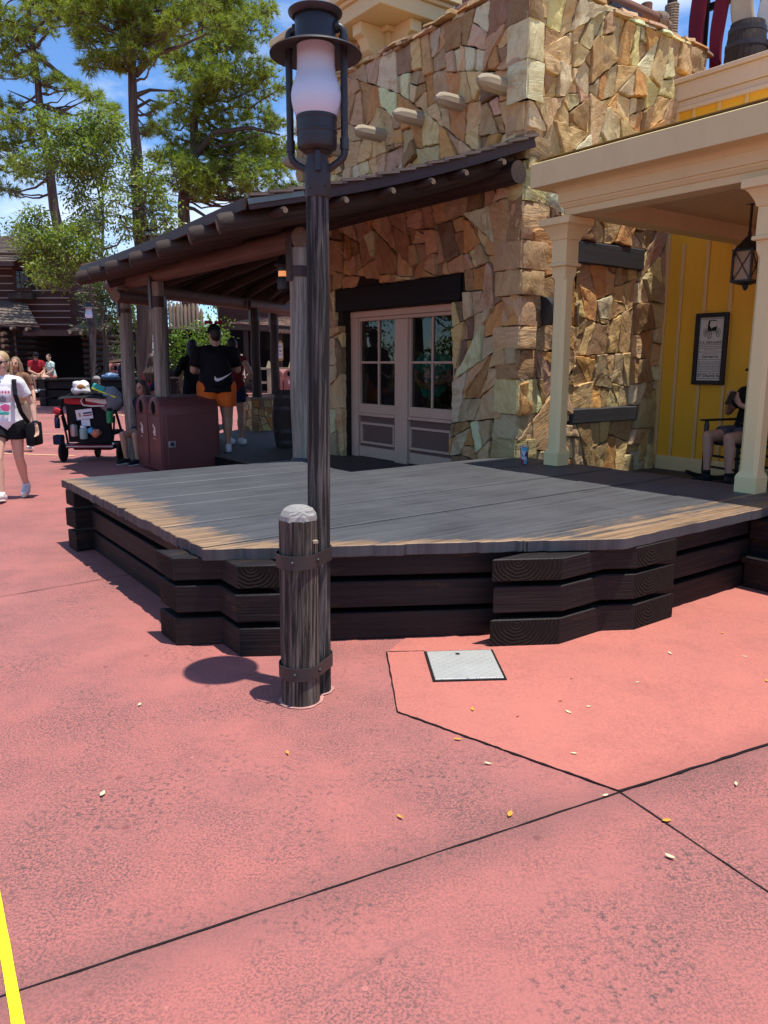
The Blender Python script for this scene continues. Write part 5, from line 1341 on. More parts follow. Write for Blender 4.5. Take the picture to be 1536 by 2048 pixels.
ab = root('far_arcade', 'dark brown arcade building with a pale shingled canopy seen under the near canopy', 'building', (at(520, 700, 40).x, 41, 0))
ax_ = lambda x: at(x, 700, 40).x; az = lambda y: at(768, y, 40).z
mb = MB(); mb.box(((ax_(420)+ax_(720))/2, 44, (az(590)+0)/2), (ax_(720)-ax_(420), 3, az(590))); mb.build('wall', M['cabin'], ab, smooth=False)
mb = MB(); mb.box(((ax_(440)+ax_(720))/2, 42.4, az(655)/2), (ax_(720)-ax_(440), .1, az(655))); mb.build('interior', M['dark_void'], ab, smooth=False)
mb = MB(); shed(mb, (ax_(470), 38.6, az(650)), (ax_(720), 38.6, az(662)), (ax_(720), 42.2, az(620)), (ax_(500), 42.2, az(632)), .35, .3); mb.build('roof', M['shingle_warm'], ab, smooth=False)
mb = MB(); mb.beam((ax_(470), 38.7, az(655)), (ax_(720), 38.7, az(668)), .2, .3); mb.build('eave_beam', M['log'], ab)
for x in (500, 556, 566, 620):
    mb = MB(); mb.tube([V((ax_(x), 38.9, 0)), V((ax_(x), 38.9, az(655)))], .12, 10); mb.build('post', M['log'], ab)
for k in range(6):
    c = V((ax_(555+k*7), 38.5, az(664+k*.4))); mb = MB(); mb.tube([c, c+V((0, -.5, -.02))], .10, 10, end_mi=1); mb.build('beam_end', [M['log'], M['log_end']], ab)
sg = root('hanging_sign', 'small tall cream sign with an ornate yellow edge on a far arcade post', 'sign', at(561, 718, 38.4))
c = at(561, 701, 38.4); mb = MB()
pr = [(-.13, -.42), (-.07, -.5), (.07, -.5), (.13, -.42), (.13, .36), (.07, .42), (0, .5), (-.07, .42), (-.13, .36)]
i = mb.add([(c.x+x, c.y-.03, c.z+z) for x, z in pr] + [(c.x+x, c.y+.03, c.z+z) for x, z in pr]); n = len(pr)
mb.face([i+k for k in range(n)]); mb.face([i+n+k for k in reversed(range(n))])
for k in range(n): mb.face([i+k, i+n+k, i+n+(k+1) % n, i+(k+1) % n])
M['sign_gold'] = plain('sign gold', (.40, .24, .06), .6, .3); mb.build('board', M['sign_gold'], sg)
mb = MB(); mb.box((c.x, c.y-.036, c.z-.02), (.19, .006, .72)); fc = mb.build('face', M['paper'], sg, smooth=False)
mb = MB()
for dz_, w in ((.22, .10), (.16, .12), (.0, .12), (-.05, .09), (-.2, .12)): mb.box((c.x, c.y-.041, c.z+dz_), (w, .004, .035))
mb.build('sign_marks', M['ink_soft'], fc, smooth=False)
# rail fence with pointed posts
rf = root('rail_fence', 'pale wooden rail fence with pointed posts across the sunny far pavement', 'fence', (at(470, 760, 33).x, 33, 0))
yf = 33.0; fx = lambda x: at(x, 740, yf).x; fz = lambda y: at(768, y, yf).z
for x, yt in ((362, 730), (484, 708), (538, 722), (582, 722), (436, 722), (640, 722)):
    mb = MB(); zt_ = fz(yt); mb.box((fx(x), yf, (zt_-.3)/2), (.16, .16, zt_-.3)); 
    i = mb.add([(fx(x)+dx*.11, yf+dy*.11, zt_-.3) for dx, dy in ((-1,-1),(1,-1),(1,1),(-1,1))] + [(fx(x)+dx*.03, yf+dy*.03, zt_) for dx, dy in ((-1,-1),(1,-1),(1,1),(-1,1))])
    for k in range(4): mb.face([i+k, i+(k+1) % 4, i+4+(k+1) % 4, i+4+k])
    mb.face([i+4+k for k in range(4)]); mb.face([i+3-k for k in range(4)])
    mb.build('post', M['viga'], rf, smooth=False)
for y in (737, 765, 790):
    mb = MB(); mb.beam((fx(350), yf-.02, fz(y)), (fx(700), yf-.02, fz(y)), .07, .10); mb.build('rail', M['viga'], rf)
# gooseneck roof lamp on the far roof line
gl = root('gooseneck_lamp', 'green gooseneck lamp with a flared shade rising behind the canopy roof', 'lamp', (at(318, 490, 24).x, 24, 0))
P = lambda x, y: at(x, y, 24); mb = MB()
pts = [P(332, 700), P(332, 460), P(331, 442), P(326, 431), P(317, 427), P(308, 431), P(305, 441), P(305, 452)]
mb.tube(pts, .045, 10); mb.build('arm', M['flashing'], gl)
c = P(305, 472); mb = MB(); mb.lathe([(.0, .32), (.05, .30), (.07, .16), (.14, .10), (.27, 0), (.25, -.02), (.1, .03), (0, .03)], c, 20); mb.lathe([(.1, -.16), (.11, 0)], c, 14); mb.build('shade', M['flashing'], gl)
# ------------------------------------------------------------------ trees and shrubs
def leaf_mat(name, c0, c1, trans=0.35, rough=0.55):
    m = NT(name, rough, .35); v = m.obj(); t = m.t; o = t.nodes['Material Output']
    rnd = m.n('ShaderNodeNewGeometry').outputs['Random Per Island']
    c = m.mix(rnd, c4(c0), c4(c1)); c = m.mix(m.ramp(m.noise(v, .9, 3), .35, .65), c, m.mix(1.0, c, (1.25, 1.15, .7, 1), 'MULTIPLY')); m.col(c)
    tl = m.n('ShaderNodeBsdfTranslucent', {0: m.mix(1.0, c, (1.1, 1.25, .5, 1), 'MULTIPLY')})
    mx = m.n('ShaderNodeMixShader', {0: trans, 1: m.b.outputs[0], 2: tl.outputs[0]}); t.links.new(mx.outputs[0], o.inputs[0]); return m.m
M['needle'] = leaf_mat('pine needles', (.13, .18, .036), (.30, .36, .085), .45)
M['leaf_oak'] = leaf_mat('oak leaves', (.10, .155, .038), (.24, .30, .085), .45, .38)
M['leaf_shrub'] = leaf_mat('shrub leaves', (.055, .110, .018), (.15, .25, .04), .4, .4)
M['leaf_dark'] = leaf_mat('distant leaves', (.045, .078, .026), (.11, .155, .05), .35)
M['bark'] = wood('pine bark', (.055, .040, .032), (.20, .15, .115), .35, (.35, .7), .9, .15, 1.0)
NPR = np.random.default_rng(9)
def raw_mesh(name, tri, mat, parent, nv):                   # tri: (N, nv, 3) faces, world coordinates
    N = len(tri); me = bpy.data.meshes.new(name); org = np.array(ORG[parent.name])
    co = (tri.reshape(-1, 3) - org).astype(np.float32)
    me.vertices.add(N*nv); me.vertices.foreach_set('co', co.ravel())
    me.loops.add(N*nv); me.loops.foreach_set('vertex_index', np.arange(N*nv, dtype=np.int32))
    me.polygons.add(N); me.polygons.foreach_set('loop_start', np.arange(0, N*nv, nv, dtype=np.int32))
    me.update(calc_edges=True); me.materials.append(mat)
    o = bpy.data.objects.new(name, me); COL.objects.link(o); o.parent = parent; ORG[o.name] = ORG[parent.name]; return o
def unit(a): return a/np.maximum(np.linalg.norm(a, axis=-1, keepdims=True), 1e-6)
def ball(n, r, shell=.45): d = unit(NPR.normal(size=(n, 3))); return d*(NPR.uniform(shell, 1, (n, 1))**.6)*np.array(r)
def needles(cen, r, per=22, dens=1.0, L=.24, w=.013):
    n = max(8, int(per*dens*(max(r)/.5)**2)); off = ball(n, r, .2); pos = cen + off
    ax = unit(unit(off)*.8 + np.array([0, 0, .55]) + NPR.normal(0, .35, (n, 3)))
    k = 18; d = unit(np.repeat(ax, k, 0)*.75 + unit(NPR.normal(size=(n*k, 3)))*.85)
    b = np.repeat(pos, k, 0) + NPR.normal(0, .015, (n*k, 3)); l = L*NPR.uniform(.7, 1.15, (n*k, 1))
    side = unit(np.cross(d, unit(NPR.normal(size=(n*k, 3)))))*w
    tip = b + d*l + np.array([0, 0, -.03])
    return np.stack([b-side, b+side, tip], 1), pos
def leaves(cen, r, n, L=.13, w=.05, droop=.5):
    off = ball(n, r, .15); b = cen + off
    # gathered in sprays so that gaps stay open
    k = max(3, n//26); sp = cen + ball(k, np.array(r), .35); b = sp[NPR.integers(0, k, n)] + NPR.normal(0, L*1.05, (n, 3))*np.array([1, 1, .75])
    d = unit(unit(b-cen) + NPR.normal(0, .6, (n, 3)) + np.array([0, 0, -droop])); nrm = unit(NPR.normal(0, .55, (n, 3)) + np.array([0, 0, 1.0])); s = unit(np.cross(d, nrm))
    l = L*NPR.uniform(.65, 1.2, (n, 1)); ww = w*NPR.uniform(.7, 1.2, (n, 1))
    return np.stack([b, b+d*l*.45+s*ww*.5, b+d*l, b+d*l*.45-s*ww*.5], 1), sp
def trunk_tube(mb, pts, radii, n=12):
    out, rr = [], []
    for i in range(len(pts)-1):
        for k in range(5): t = k/5; out.append(pts[i].lerp(pts[i+1], t)); rr.append(radii[i]+(radii[i+1]-radii[i])*t)
    out.append(pts[-1]); rr.append(radii[-1])
    for i in range(1, len(out)-1): out[i] = out[i] + V((mnoise.noise(out[i]*.7), mnoise.noise(out[i]*.7+V((5, 5, 5))), 0))*radii[0]*.35
    mb.tube(out, rr, n, wob=.08); return out, rr
def limb(mb, a, b, r0, r1, sag=.12, n=7):
    L = (b-a).length; pts = [a.lerp(b, t/n) + V((0, 0, -sag*L*math.sin(math.pi*t/n))) + V((random.uniform(-1, 1), random.uniform(-1, 1), random.uniform(-1, 1)))*.03*L*(0 < t < n) for t in range(n+1)]
    mb.tube(pts, [r0+(r1-r0)*(t/n)**.7 for t in range(n+1)], 7); return pts
def make_tree(name, label, cat, Y, trunk_px, tw, clumps, kind, group, depth=1.3, limbs=(), dens=1.0, leafmat=None, baseY=None, lsize=.13):
    P = [at(x, y, Y) for x, y in trunk_px]; g = V((P[0].x, Y, 0))
    r = root(name, label, cat, g, group)
    mb = MB(); pts, rr = trunk_tube(mb, ([g - V((0, 0, .1))] if P[0].z > .2 else []) + P, [tw*1.15]*(1 if P[0].z > .2 else 0) + [tw*(1-.75*i/(len(P)-1)) for i in range(len(P))])
    for lb in limbs:
        q = [at(x, y, Y + dy) for x, y, dy in lb[1]]; rs = lb[0]*Y/27; q = [at(x, y, Y + dy*Y/27) for x, y, dy in lb[1]]
        mb.tube([q[0].lerp(q[1], 0)] + q[1:], [rs*(1-.8*i/(len(q)-1)) for i in range(len(q))], 8)
    tris = []
    for cl in clumps:
        x, y, rp = cl[:3]; Yd = Y + (random.uniform(-depth, depth) if len(cl) < 4 else cl[3]); c = at(x, y, Yd); rad = rp/1540*Yd
        cands = [(q, k) for q, k in zip(pts, rr) if q.z < c.z + .1] or [(pts[0], rr[0])]
        q, k = min(cands, key=lambda t: (t[0]-c).length + max(0, (c.z - t[0].z)-.9*((t[0]-c).length))*2)
        if (q-c).length > .35: limb(mb, q, c, min(k*.55, .02+.018*(q-c).length), .014)
        cn = np.array(c)
        if kind == 'pine':
            sc = Y/27; f, pos = needles(cn, (rad*1.05, rad*.95, rad*.62), dens=dens/sc**2, L=.25*sc, w=.0125*sc)
        else:
            f, pos = leaves(cn, (rad, rad*.9, rad*.85), int(420*dens*rad*rad/.64/(Y/23)**2), lsize*Y/23, lsize*.42*Y/23)
        tris.append(f)
        for j in range(0, len(pos), max(1, len(pos)//9)):
            pj = V(pos[j]); mb.tube([c, c.lerp(pj, .5)+V((0, 0, -.03)), pj], [.018, .012, .005], 4, caps=False)
    mb.build('trunk', M['bark'], r, angle=50)
    raw_mesh('crown', np.concatenate(tris), leafmat or (M['needle'] if kind == 'pine' else M['leaf_oak']), r, 3 if kind == 'pine' else 4)
    return r
random.seed(12)
def scatter(pts, extra, jx, jr):
    out = list(pts)
    for x, y, r in pts:
        for _ in range(extra): out.append((x+random.gauss(0, r*.75), y+random.gauss(0, r*.6), r*random.uniform(*jr)))
    return out
TG = 'pine trees'
make_tree('pine_tree', 'tall slender pine on the left with long bare branches and a leaning trunk', 'pine tree', 40, [(150, 720), (132, 560), (117, 470), (98, 330), (80, 230), (68, 120), (52, 0), (40, -80)], .31,
  scatter([(15, 40, 34), (95, 15, 40), (20, 130, 26), (28, 245, 34), (62, 150, 24), (15, 310, 36), (50, 345, 28), (8, 210, 26), (70, 60, 22), (128, 10, 36), (30, 285, 30), (80, 120, 16), (108, 155, 14), (135, 170, 17), (160, 175, 17), (185, 190, 16), (212, 215, 18), (232, 240, 15), (100, 235, 16), (-10, 100, 40), (-20, 20, 40), (30, 60, 26), (48, 255, 24), (15, 380, 24), (60, 20, 26)], 2, 0, (.5, .8)), 'pine', TG, dens=1.3,
  limbs=[(.085, [(64, 100, 0), (110, 140, .3), (165, 180, .6), (215, 215, .9), (240, 250, 1)]), (.06, [(62, 70, 0), (95, 35, -.3), (140, 25, -.6)]), (.06, [(68, 110, 0), (30, 60, .2), (5, 30, .4)]), (.05, [(70, 95, 0), (105, 55, .2), (150, 50, .4), (175, 90, .6)]), (.05, [(82, 210, 0), (50, 195, .2), (15, 180, .3)])])
make_tree('pine_tree', 'tallest pine in the middle with a dark straight trunk rising between the canopy posts', 'pine tree', 25, [(297, 815), (292, 700), (287, 560), (282, 480), (275, 330), (271, 250), (268, 140), (272, 20), (276, -80)], .27,
  scatter([(165, 25, 45), (215, 15, 45), (255, 25, 45), (310, 15, 45), (350, 45, 36), (180, 75, 30), (235, 75, 36), (190, 120, 28), (215, 118, 22), (295, 80, 32), (285, 120, 26), (325, 95, 26), (160, 55, 26), (300, 250, 13), (290, 265, 12), (315, 215, 12), (240, 130, 18), (130, -20, 45), (250, -40, 60), (380, -10, 50)], 2, 0, (.5, .8)), 'pine', TG, dens=1.7,
  limbs=[(.12, [(268, 145, 0), (248, 90, -.2), (230, 65, -.4), (190, 40, -.6)]), (.11, [(271, 150, 0), (310, 110, .3), (370, 88, .6), (430, 60, .9)]), (.09, [(269, 192, 0), (300, 180, .2), (350, 182, .4)]), (.06, [(270, 217, 0), (300, 200, .1), (315, 205, .2), (320, 220, .2)])])
make_tree('pine_tree', 'broad dense pine crown filling the sky behind the near lantern', 'pine tree', 42, [(385, 700), (372, 520), (370, 450), (372, 390), (385, 300), (395, 200), (400, 80), (405, -60)], .42,
  scatter([(430, 30, 55), (395, 95, 45), (455, 95, 50), (500, 60, 45), (380, 150, 38), (430, 155, 50), (490, 150, 45), (525, 180, 34), (350, 205, 30), (400, 225, 45), (460, 215, 48), (515, 235, 40), (545, 245, 26), (370, 285, 42), (430, 285, 48), (490, 295, 46), (535, 305, 38), (345, 320, 36), (400, 345, 42), (455, 350, 45), (510, 360, 40), (555, 345, 34), (340, 365, 26), (480, 395, 26), (560, 290, 26), (575, 375, 22), (545, 390, 24), (415, 380, 28), (470, 5, 50), (520, 20, 30), (320, 255, 20)], 2, 0, (.45, .75)), 'pine', TG, depth=2.4, dens=1.6,
  limbs=[(.13, [(382, 320, 0), (430, 265, -.5), (500, 255, -.9), (560, 270, -1.2)]), (.10, [(385, 380, 0), (440, 375, -.3), (520, 385, -.6), (575, 400, -.8)]), (.11, [(392, 230, 0), (430, 180, -.4), (500, 150, -.8)])])
BG = 'broadleaf trees before the cabin'
make_tree('broadleaf_tree', 'loose light green broadleaf tree in front of the pines, its crown over the cabin roof', 'tree', 31.8, [(196, 780), (205, 640), (203, 520), (206, 430), (205, 370), (190, 300)], .085,
  scatter([(110, 262, 30), (150, 262, 36), (190, 262, 34), (140, 300, 42), (185, 310, 40), (215, 285, 34), (120, 320, 30), (90, 240, 22), (200, 225, 26), (222, 245, 20), (48, 330, 26), (70, 340, 20), (165, 345, 36), (205, 350, 26), (150, 385, 26), (170, 420, 24), (165, 450, 26), (195, 440, 22), (235, 255, 14)], 1, 0, (.4, .7)), 'leaf', BG, dens=3.4,
  limbs=[(.05, [(206, 430, 0), (200, 400, 0), (192, 360, .2), (170, 330, .3)]), (.04, [(205, 500, 0), (235, 490, -.1), (252, 460, -.2), (255, 430, -.2)])])
make_tree('broadleaf_tree', 'low leafy branch of a broadleaf tree hanging over the cabin window', 'tree', 24, [(187, 790), (189, 640), (180, 560), (150, 510), (120, 490)], .06,
  scatter([(60, 480, 30), (95, 475, 34), (130, 480, 34), (75, 510, 32), (110, 515, 36), (145, 515, 30), (60, 455, 24), (45, 470, 22), (100, 545, 24), (120, 555, 20), (150, 490, 26), (85, 560, 14), (160, 460, 24), (180, 495, 24)], 1, 0, (.45, .75)), 'leaf', BG, dens=3.4)
make_tree('broadleaf_tree', 'slim broadleaf tree standing before the middle pine trunk', 'tree', 24, [(300, 760), (300, 560), (295, 470), (285, 400), (280, 350)], .09,
  scatter([(270, 340, 26), (300, 345, 26), (258, 370, 24), (290, 385, 32), (320, 370, 20), (275, 410, 24), (305, 425, 30), (225, 400, 24), (240, 430, 24), (330, 440, 26), (300, 465, 26), (345, 455, 22), (255, 455, 20), (265, 315, 18), (225, 375, 20)], 1, 0, (.4, .7)), 'leaf', BG, dens=2.4)
make_tree('broadleaf_tree', 'shady broadleaf tree between the far lamp and the canopy post', 'tree', 29, [(215, 790), (212, 690), (205, 640), (215, 590)], .12,
  scatter([(205, 590, 30), (230, 610, 32), (215, 640, 26), (238, 580, 28), (235, 650, 24), (210, 555, 26), (240, 690, 18), (240, 545, 26), (245, 620, 24)], 1, 0, (.5, .8)), 'leaf', BG, dens=2.2, leafmat=M['leaf_dark'])
# distant woods closing the view
def mass(name, label, spec, Y, n=1.0, cat='trees', mat=None, L=.22):
    r = root(name, label, cat, (at(spec[0][0], 700, Y).x, Y, 0)); tr = []
    for x, y, rp in spec:
        c = np.array(at(x, y, Y+random.uniform(-1.5, 1.5))); rad = rp/1540*Y
        tr.append(leaves(c, (rad, rad, rad*.8), int(330*n*rad*rad/(L/.13)**1.6), L, L*.45)[0])
    raw_mesh('crown', np.concatenate(tr), mat or M['leaf_dark'], r, 4)
    mb = MB()
    for x, y, rp in spec[::3]: c = at(x, y, Y); trunk_tube(mb, [V((c.x, Y, -.1)), V((c.x+.2, Y, c.z*.6)), c], [.16, .11, .04], 7)
    mb.build('trunk', M['bark'], r, angle=50); return r
mass('distant_tree', 'dull green distant tree behind the left edge of the cabin roof', [(0, 470, 34), (-15, 500, 40), (18, 455, 20), (25, 480, 18), (-30, 440, 30)], 44, 1.2, 'tree')
mass('distant_tree', 'distant dark tree behind the cabin, above its right wall', [(100, 500, 36), (150, 480, 36), (195, 500, 34), (180, 530, 34), (235, 530, 34), (225, 560, 34), (135, 460, 26), (215, 480, 24)], 42, 1.1, 'tree')
mass('distant_tree', 'distant dark tree seen through the left canopy posts', [(262, 600, 36), (300, 590, 40), (340, 590, 40), (272, 640, 36), (320, 640, 38), (262, 690, 34), (255, 730, 34), (320, 690, 36), (380, 600, 40), (300, 545, 40), (345, 560, 40), (410, 590, 40)], 46, 1.1, 'tree')
mass('distant_tree', 'distant dark tree seen beyond the far arcade', [(430, 560, 60), (500, 560, 60), (570, 560, 60), (640, 560, 60), (460, 520, 50), (540, 510, 50)], 52, .8, 'tree')
def shrub(label, spec, Y, mat='leaf_shrub', n=1.3, L=.15):
    r = root('shrub', label, 'shrub', (at(spec[0][0], 760, Y).x, Y, 0), 'shrubs beyond the canopy'); tr = []; mb = MB(); g = V((at(spec[0][0], 760, Y).x, Y, 0))
    for x, y, rp in spec:
        c = at(x, y, Y+random.uniform(-.5, .5)); rad = rp/1540*Y; tr.append(leaves(np.array(c), (rad, rad, rad*.85), int(380*n*rad*rad/.64), L, L*.5, .2)[0]); limb(mb, V((g.x+random.uniform(-.4, .4), Y, 0)), c, .03, .01, .02)
    mb.build('stem', M['bark'], r); raw_mesh('foliage', np.concatenate(tr), M[mat], r, 4)
shrub('bright green shrub under the palisade, left of the man in black', [(350, 680, 22), (375, 675, 24), (360, 705, 26), (395, 690, 24), (385, 715, 26), (345, 720, 24), (400, 660, 20), (370, 730, 22), (410, 700, 22)], 32.5)
shrub('sunlit arching shrub just right of the man with orange shorts', [(430, 660, 20), (440, 680, 20), (425, 690, 24), (450, 695, 14), (435, 710, 20), (445, 655, 12), (420, 650, 16)], 31.5)
shrub('dark shrub beside the log cabin, behind the left canopy post', [(243, 690, 14), (240, 710, 14), (246, 730, 14), (250, 750, 14)], 33.5, 'leaf_dark')
# trees off to the left: the shop windows mirror them
for k, (x, y, h) in enumerate(((-15, 13.5, 7), (-19, 17, 9), (-13, 9.5, 6), (-21, 11, 10))):
    g = V((x, y, 0)); r = root('broadleaf_tree', ('leafy tree mirrored in the shop windows, nearest the walk', 'leafy tree mirrored in the shop windows, second from the far end', 'small leafy tree left of the picture, closest to the viewer', 'large leafy tree left of the picture, farthest out')[k], 'tree', g, 'trees left of the picture')
    mb = MB(); pts, rr = trunk_tube(mb, [g, g+V((.2, 0, h*.5)), g+V((0, .2, h*.85))], [.2, .14, .05]); tr = []
    for _ in range(16):
        c = g + V((random.uniform(-2.2, 2.2), random.uniform(-2.2, 2.2), h*random.uniform(.28, 1.0))); limb(mb, pts[len(pts)//2], c, .05, .012); tr.append(leaves(np.array(c), (1.1, 1.1, .9), 260, .2, .1)[0])
    mb.build('trunk', M['bark'], r, angle=50); raw_mesh('crown', np.concatenate(tr), M['leaf_oak'], r, 4)

for k, (x, y) in enumerate(((-9.6, 9.2), (-9.9, 10.6), (-10.2, 12.0), (-10.6, 13.4), (-11.0, 14.8), (-11.4, 16.2))):  # unseen shrubs added so the shop panes mirror dark instead of red pavement
    g = V((x, y, 0)); r = root('shrub', 'added dark shrub in an unseen row at the left, darkening the shop window reflections', 'shrub', g, 'added unseen shrub row at the left'); mb = MB(); tr = []
    for _ in range(7):
        c = g + V((random.uniform(-.5, .5), random.uniform(-.6, .6), random.uniform(.4, 1.7))); limb(mb, g, c, .03, .01, .02); tr.append(leaves(np.array(c), (.6, .6, .5), 330, .13, .07)[0])
    mb.build('stem', M['bark'], r); raw_mesh('foliage', np.concatenate(tr), M['leaf_dark'], r, 4)
# ------------------------------------------------------------------ people
def remesh(mb, voxel, smooth=6):
    me = bpy.data.meshes.new('tmp'); me.from_pydata([tuple(v) for v in mb.v], [], mb.f)
    bm = bmesh.new(); bm.from_mesh(me); bmesh.ops.recalc_face_normals(bm, faces=bm.faces); bm.to_mesh(me); bm.free()
    o = bpy.data.objects.new('tmp', me); COL.objects.link(o)
    r = o.modifiers.new('r', 'REMESH'); r.mode = 'VOXEL'; r.voxel_size = voxel
    if smooth: s = o.modifiers.new('s', 'SMOOTH'); s.factor = .5; s.iterations = smooth
    dg = bpy.context.evaluated_depsgraph_get(); out = bpy.data.meshes.new_from_object(o.evaluated_get(dg))
    bpy.data.objects.remove(o); bpy.data.meshes.remove(me); out.polygons.foreach_set('use_smooth', [True]*len(out.polygons)); return out
def link_mesh(me, name, mat, parent):
    me.name = name; me.materials.clear(); me.materials.append(mat); o = bpy.data.objects.new(name, me); COL.objects.link(o); o.parent = parent; ORG[o.name] = ORG[parent.name]; return o
def skin_mat(name, c):
    m = NT(name, .5, .35); v = m.obj(); t = m.n('ShaderNodeAttribute', attribute_name='tint').outputs['Color']
    m.col(m.mix(1.0, m.mix(m.noise(v, 14, 4), c4([k*.9 for k in c]), c4([k*1.06 for k in c])), t, 'MULTIPLY')); m.b.inputs['Subsurface Weight'].default_value = .06; return m.m
SK = {'fair': skin_mat('fair skin', (.62, .37, .27)), 'tan': skin_mat('tanned skin', (.50, .27, .18)), 'brown': skin_mat('brown skin', (.27, .135, .085))}
def cloth(name, c, var=.12):
    m = NT(name, .85, .15); v = m.obj(); n = m.noise(v, 7, 5); m.col(m.mix(n, c4([k*(1-var) for k in c]), c4([min(.9, k*(1+var)) for k in c]))); m.bump(m.noise(m.mapp(v, (1, 1, .45)), 16, 4, .6, .8), .5, .02); return m.m
HAIR = {k: wood(k+' hair', a, b, 1.0, (.3, .7), .55, .4, .3) for k, a, b in (('blond', (.30, .19, .09), (.55, .38, .20)), ('lightbrown', (.15, .085, .045), (.32, .20, .11)), ('brown', (.035, .018, .012), (.09, .05, .03)), ('black', (.008, .007, .007), (.02, .017, .016)))}
M['shoe_white'] = cloth('white shoe', (.70, .69, .67), .06); M['shoe_black'] = cloth('black shoe', (.02, .02, .022)); M['sole'] = plain('shoe sole', (.65, .63, .60), .7)
def chain(mb, pts, rr, n=12, caps=(True, True)):
    pts = [V(p) for p in pts]
    for i in range(len(pts)-1):
        mb.tube([pts[i], pts[i+1]], [rr[i], rr[i+1]], n)
    for i, p in enumerate(pts):
        if (i == 0 and not caps[0]) or (i == len(pts)-1 and not caps[1]): continue
        mb.sphere(p, rr[i], 12, 8)
def ell(mb, c, r, rot=None):
    i0 = len(mb.v); mb.sphere((0, 0, 0), r, 18, 12)
    for k in range(i0, len(mb.v)): mb.v[k] = V(c) + ((rot @ mb.v[k]) if rot is not None else mb.v[k])
STAND = dict(pelvis=(0, 0, .93), lean=0.0, twist=0.0, side=0.0, head=(0, 0), L=dict(k=(.10, -.015, .49), a=(.10, .03, .075), t=(.02, -1)), R=dict(k=(-.10, -.015, .49), a=(-.10, .03, .075), t=(-.02, -1)),
             LA=dict(e=(.25, .02, 1.12), w=(.27, -.07, .88), f=(0, -.25, -1), curl=.35), RA=dict(e=(-.25, .02, 1.12), w=(-.27, -.07, .88), f=(0, -.25, -1), curl=.35))
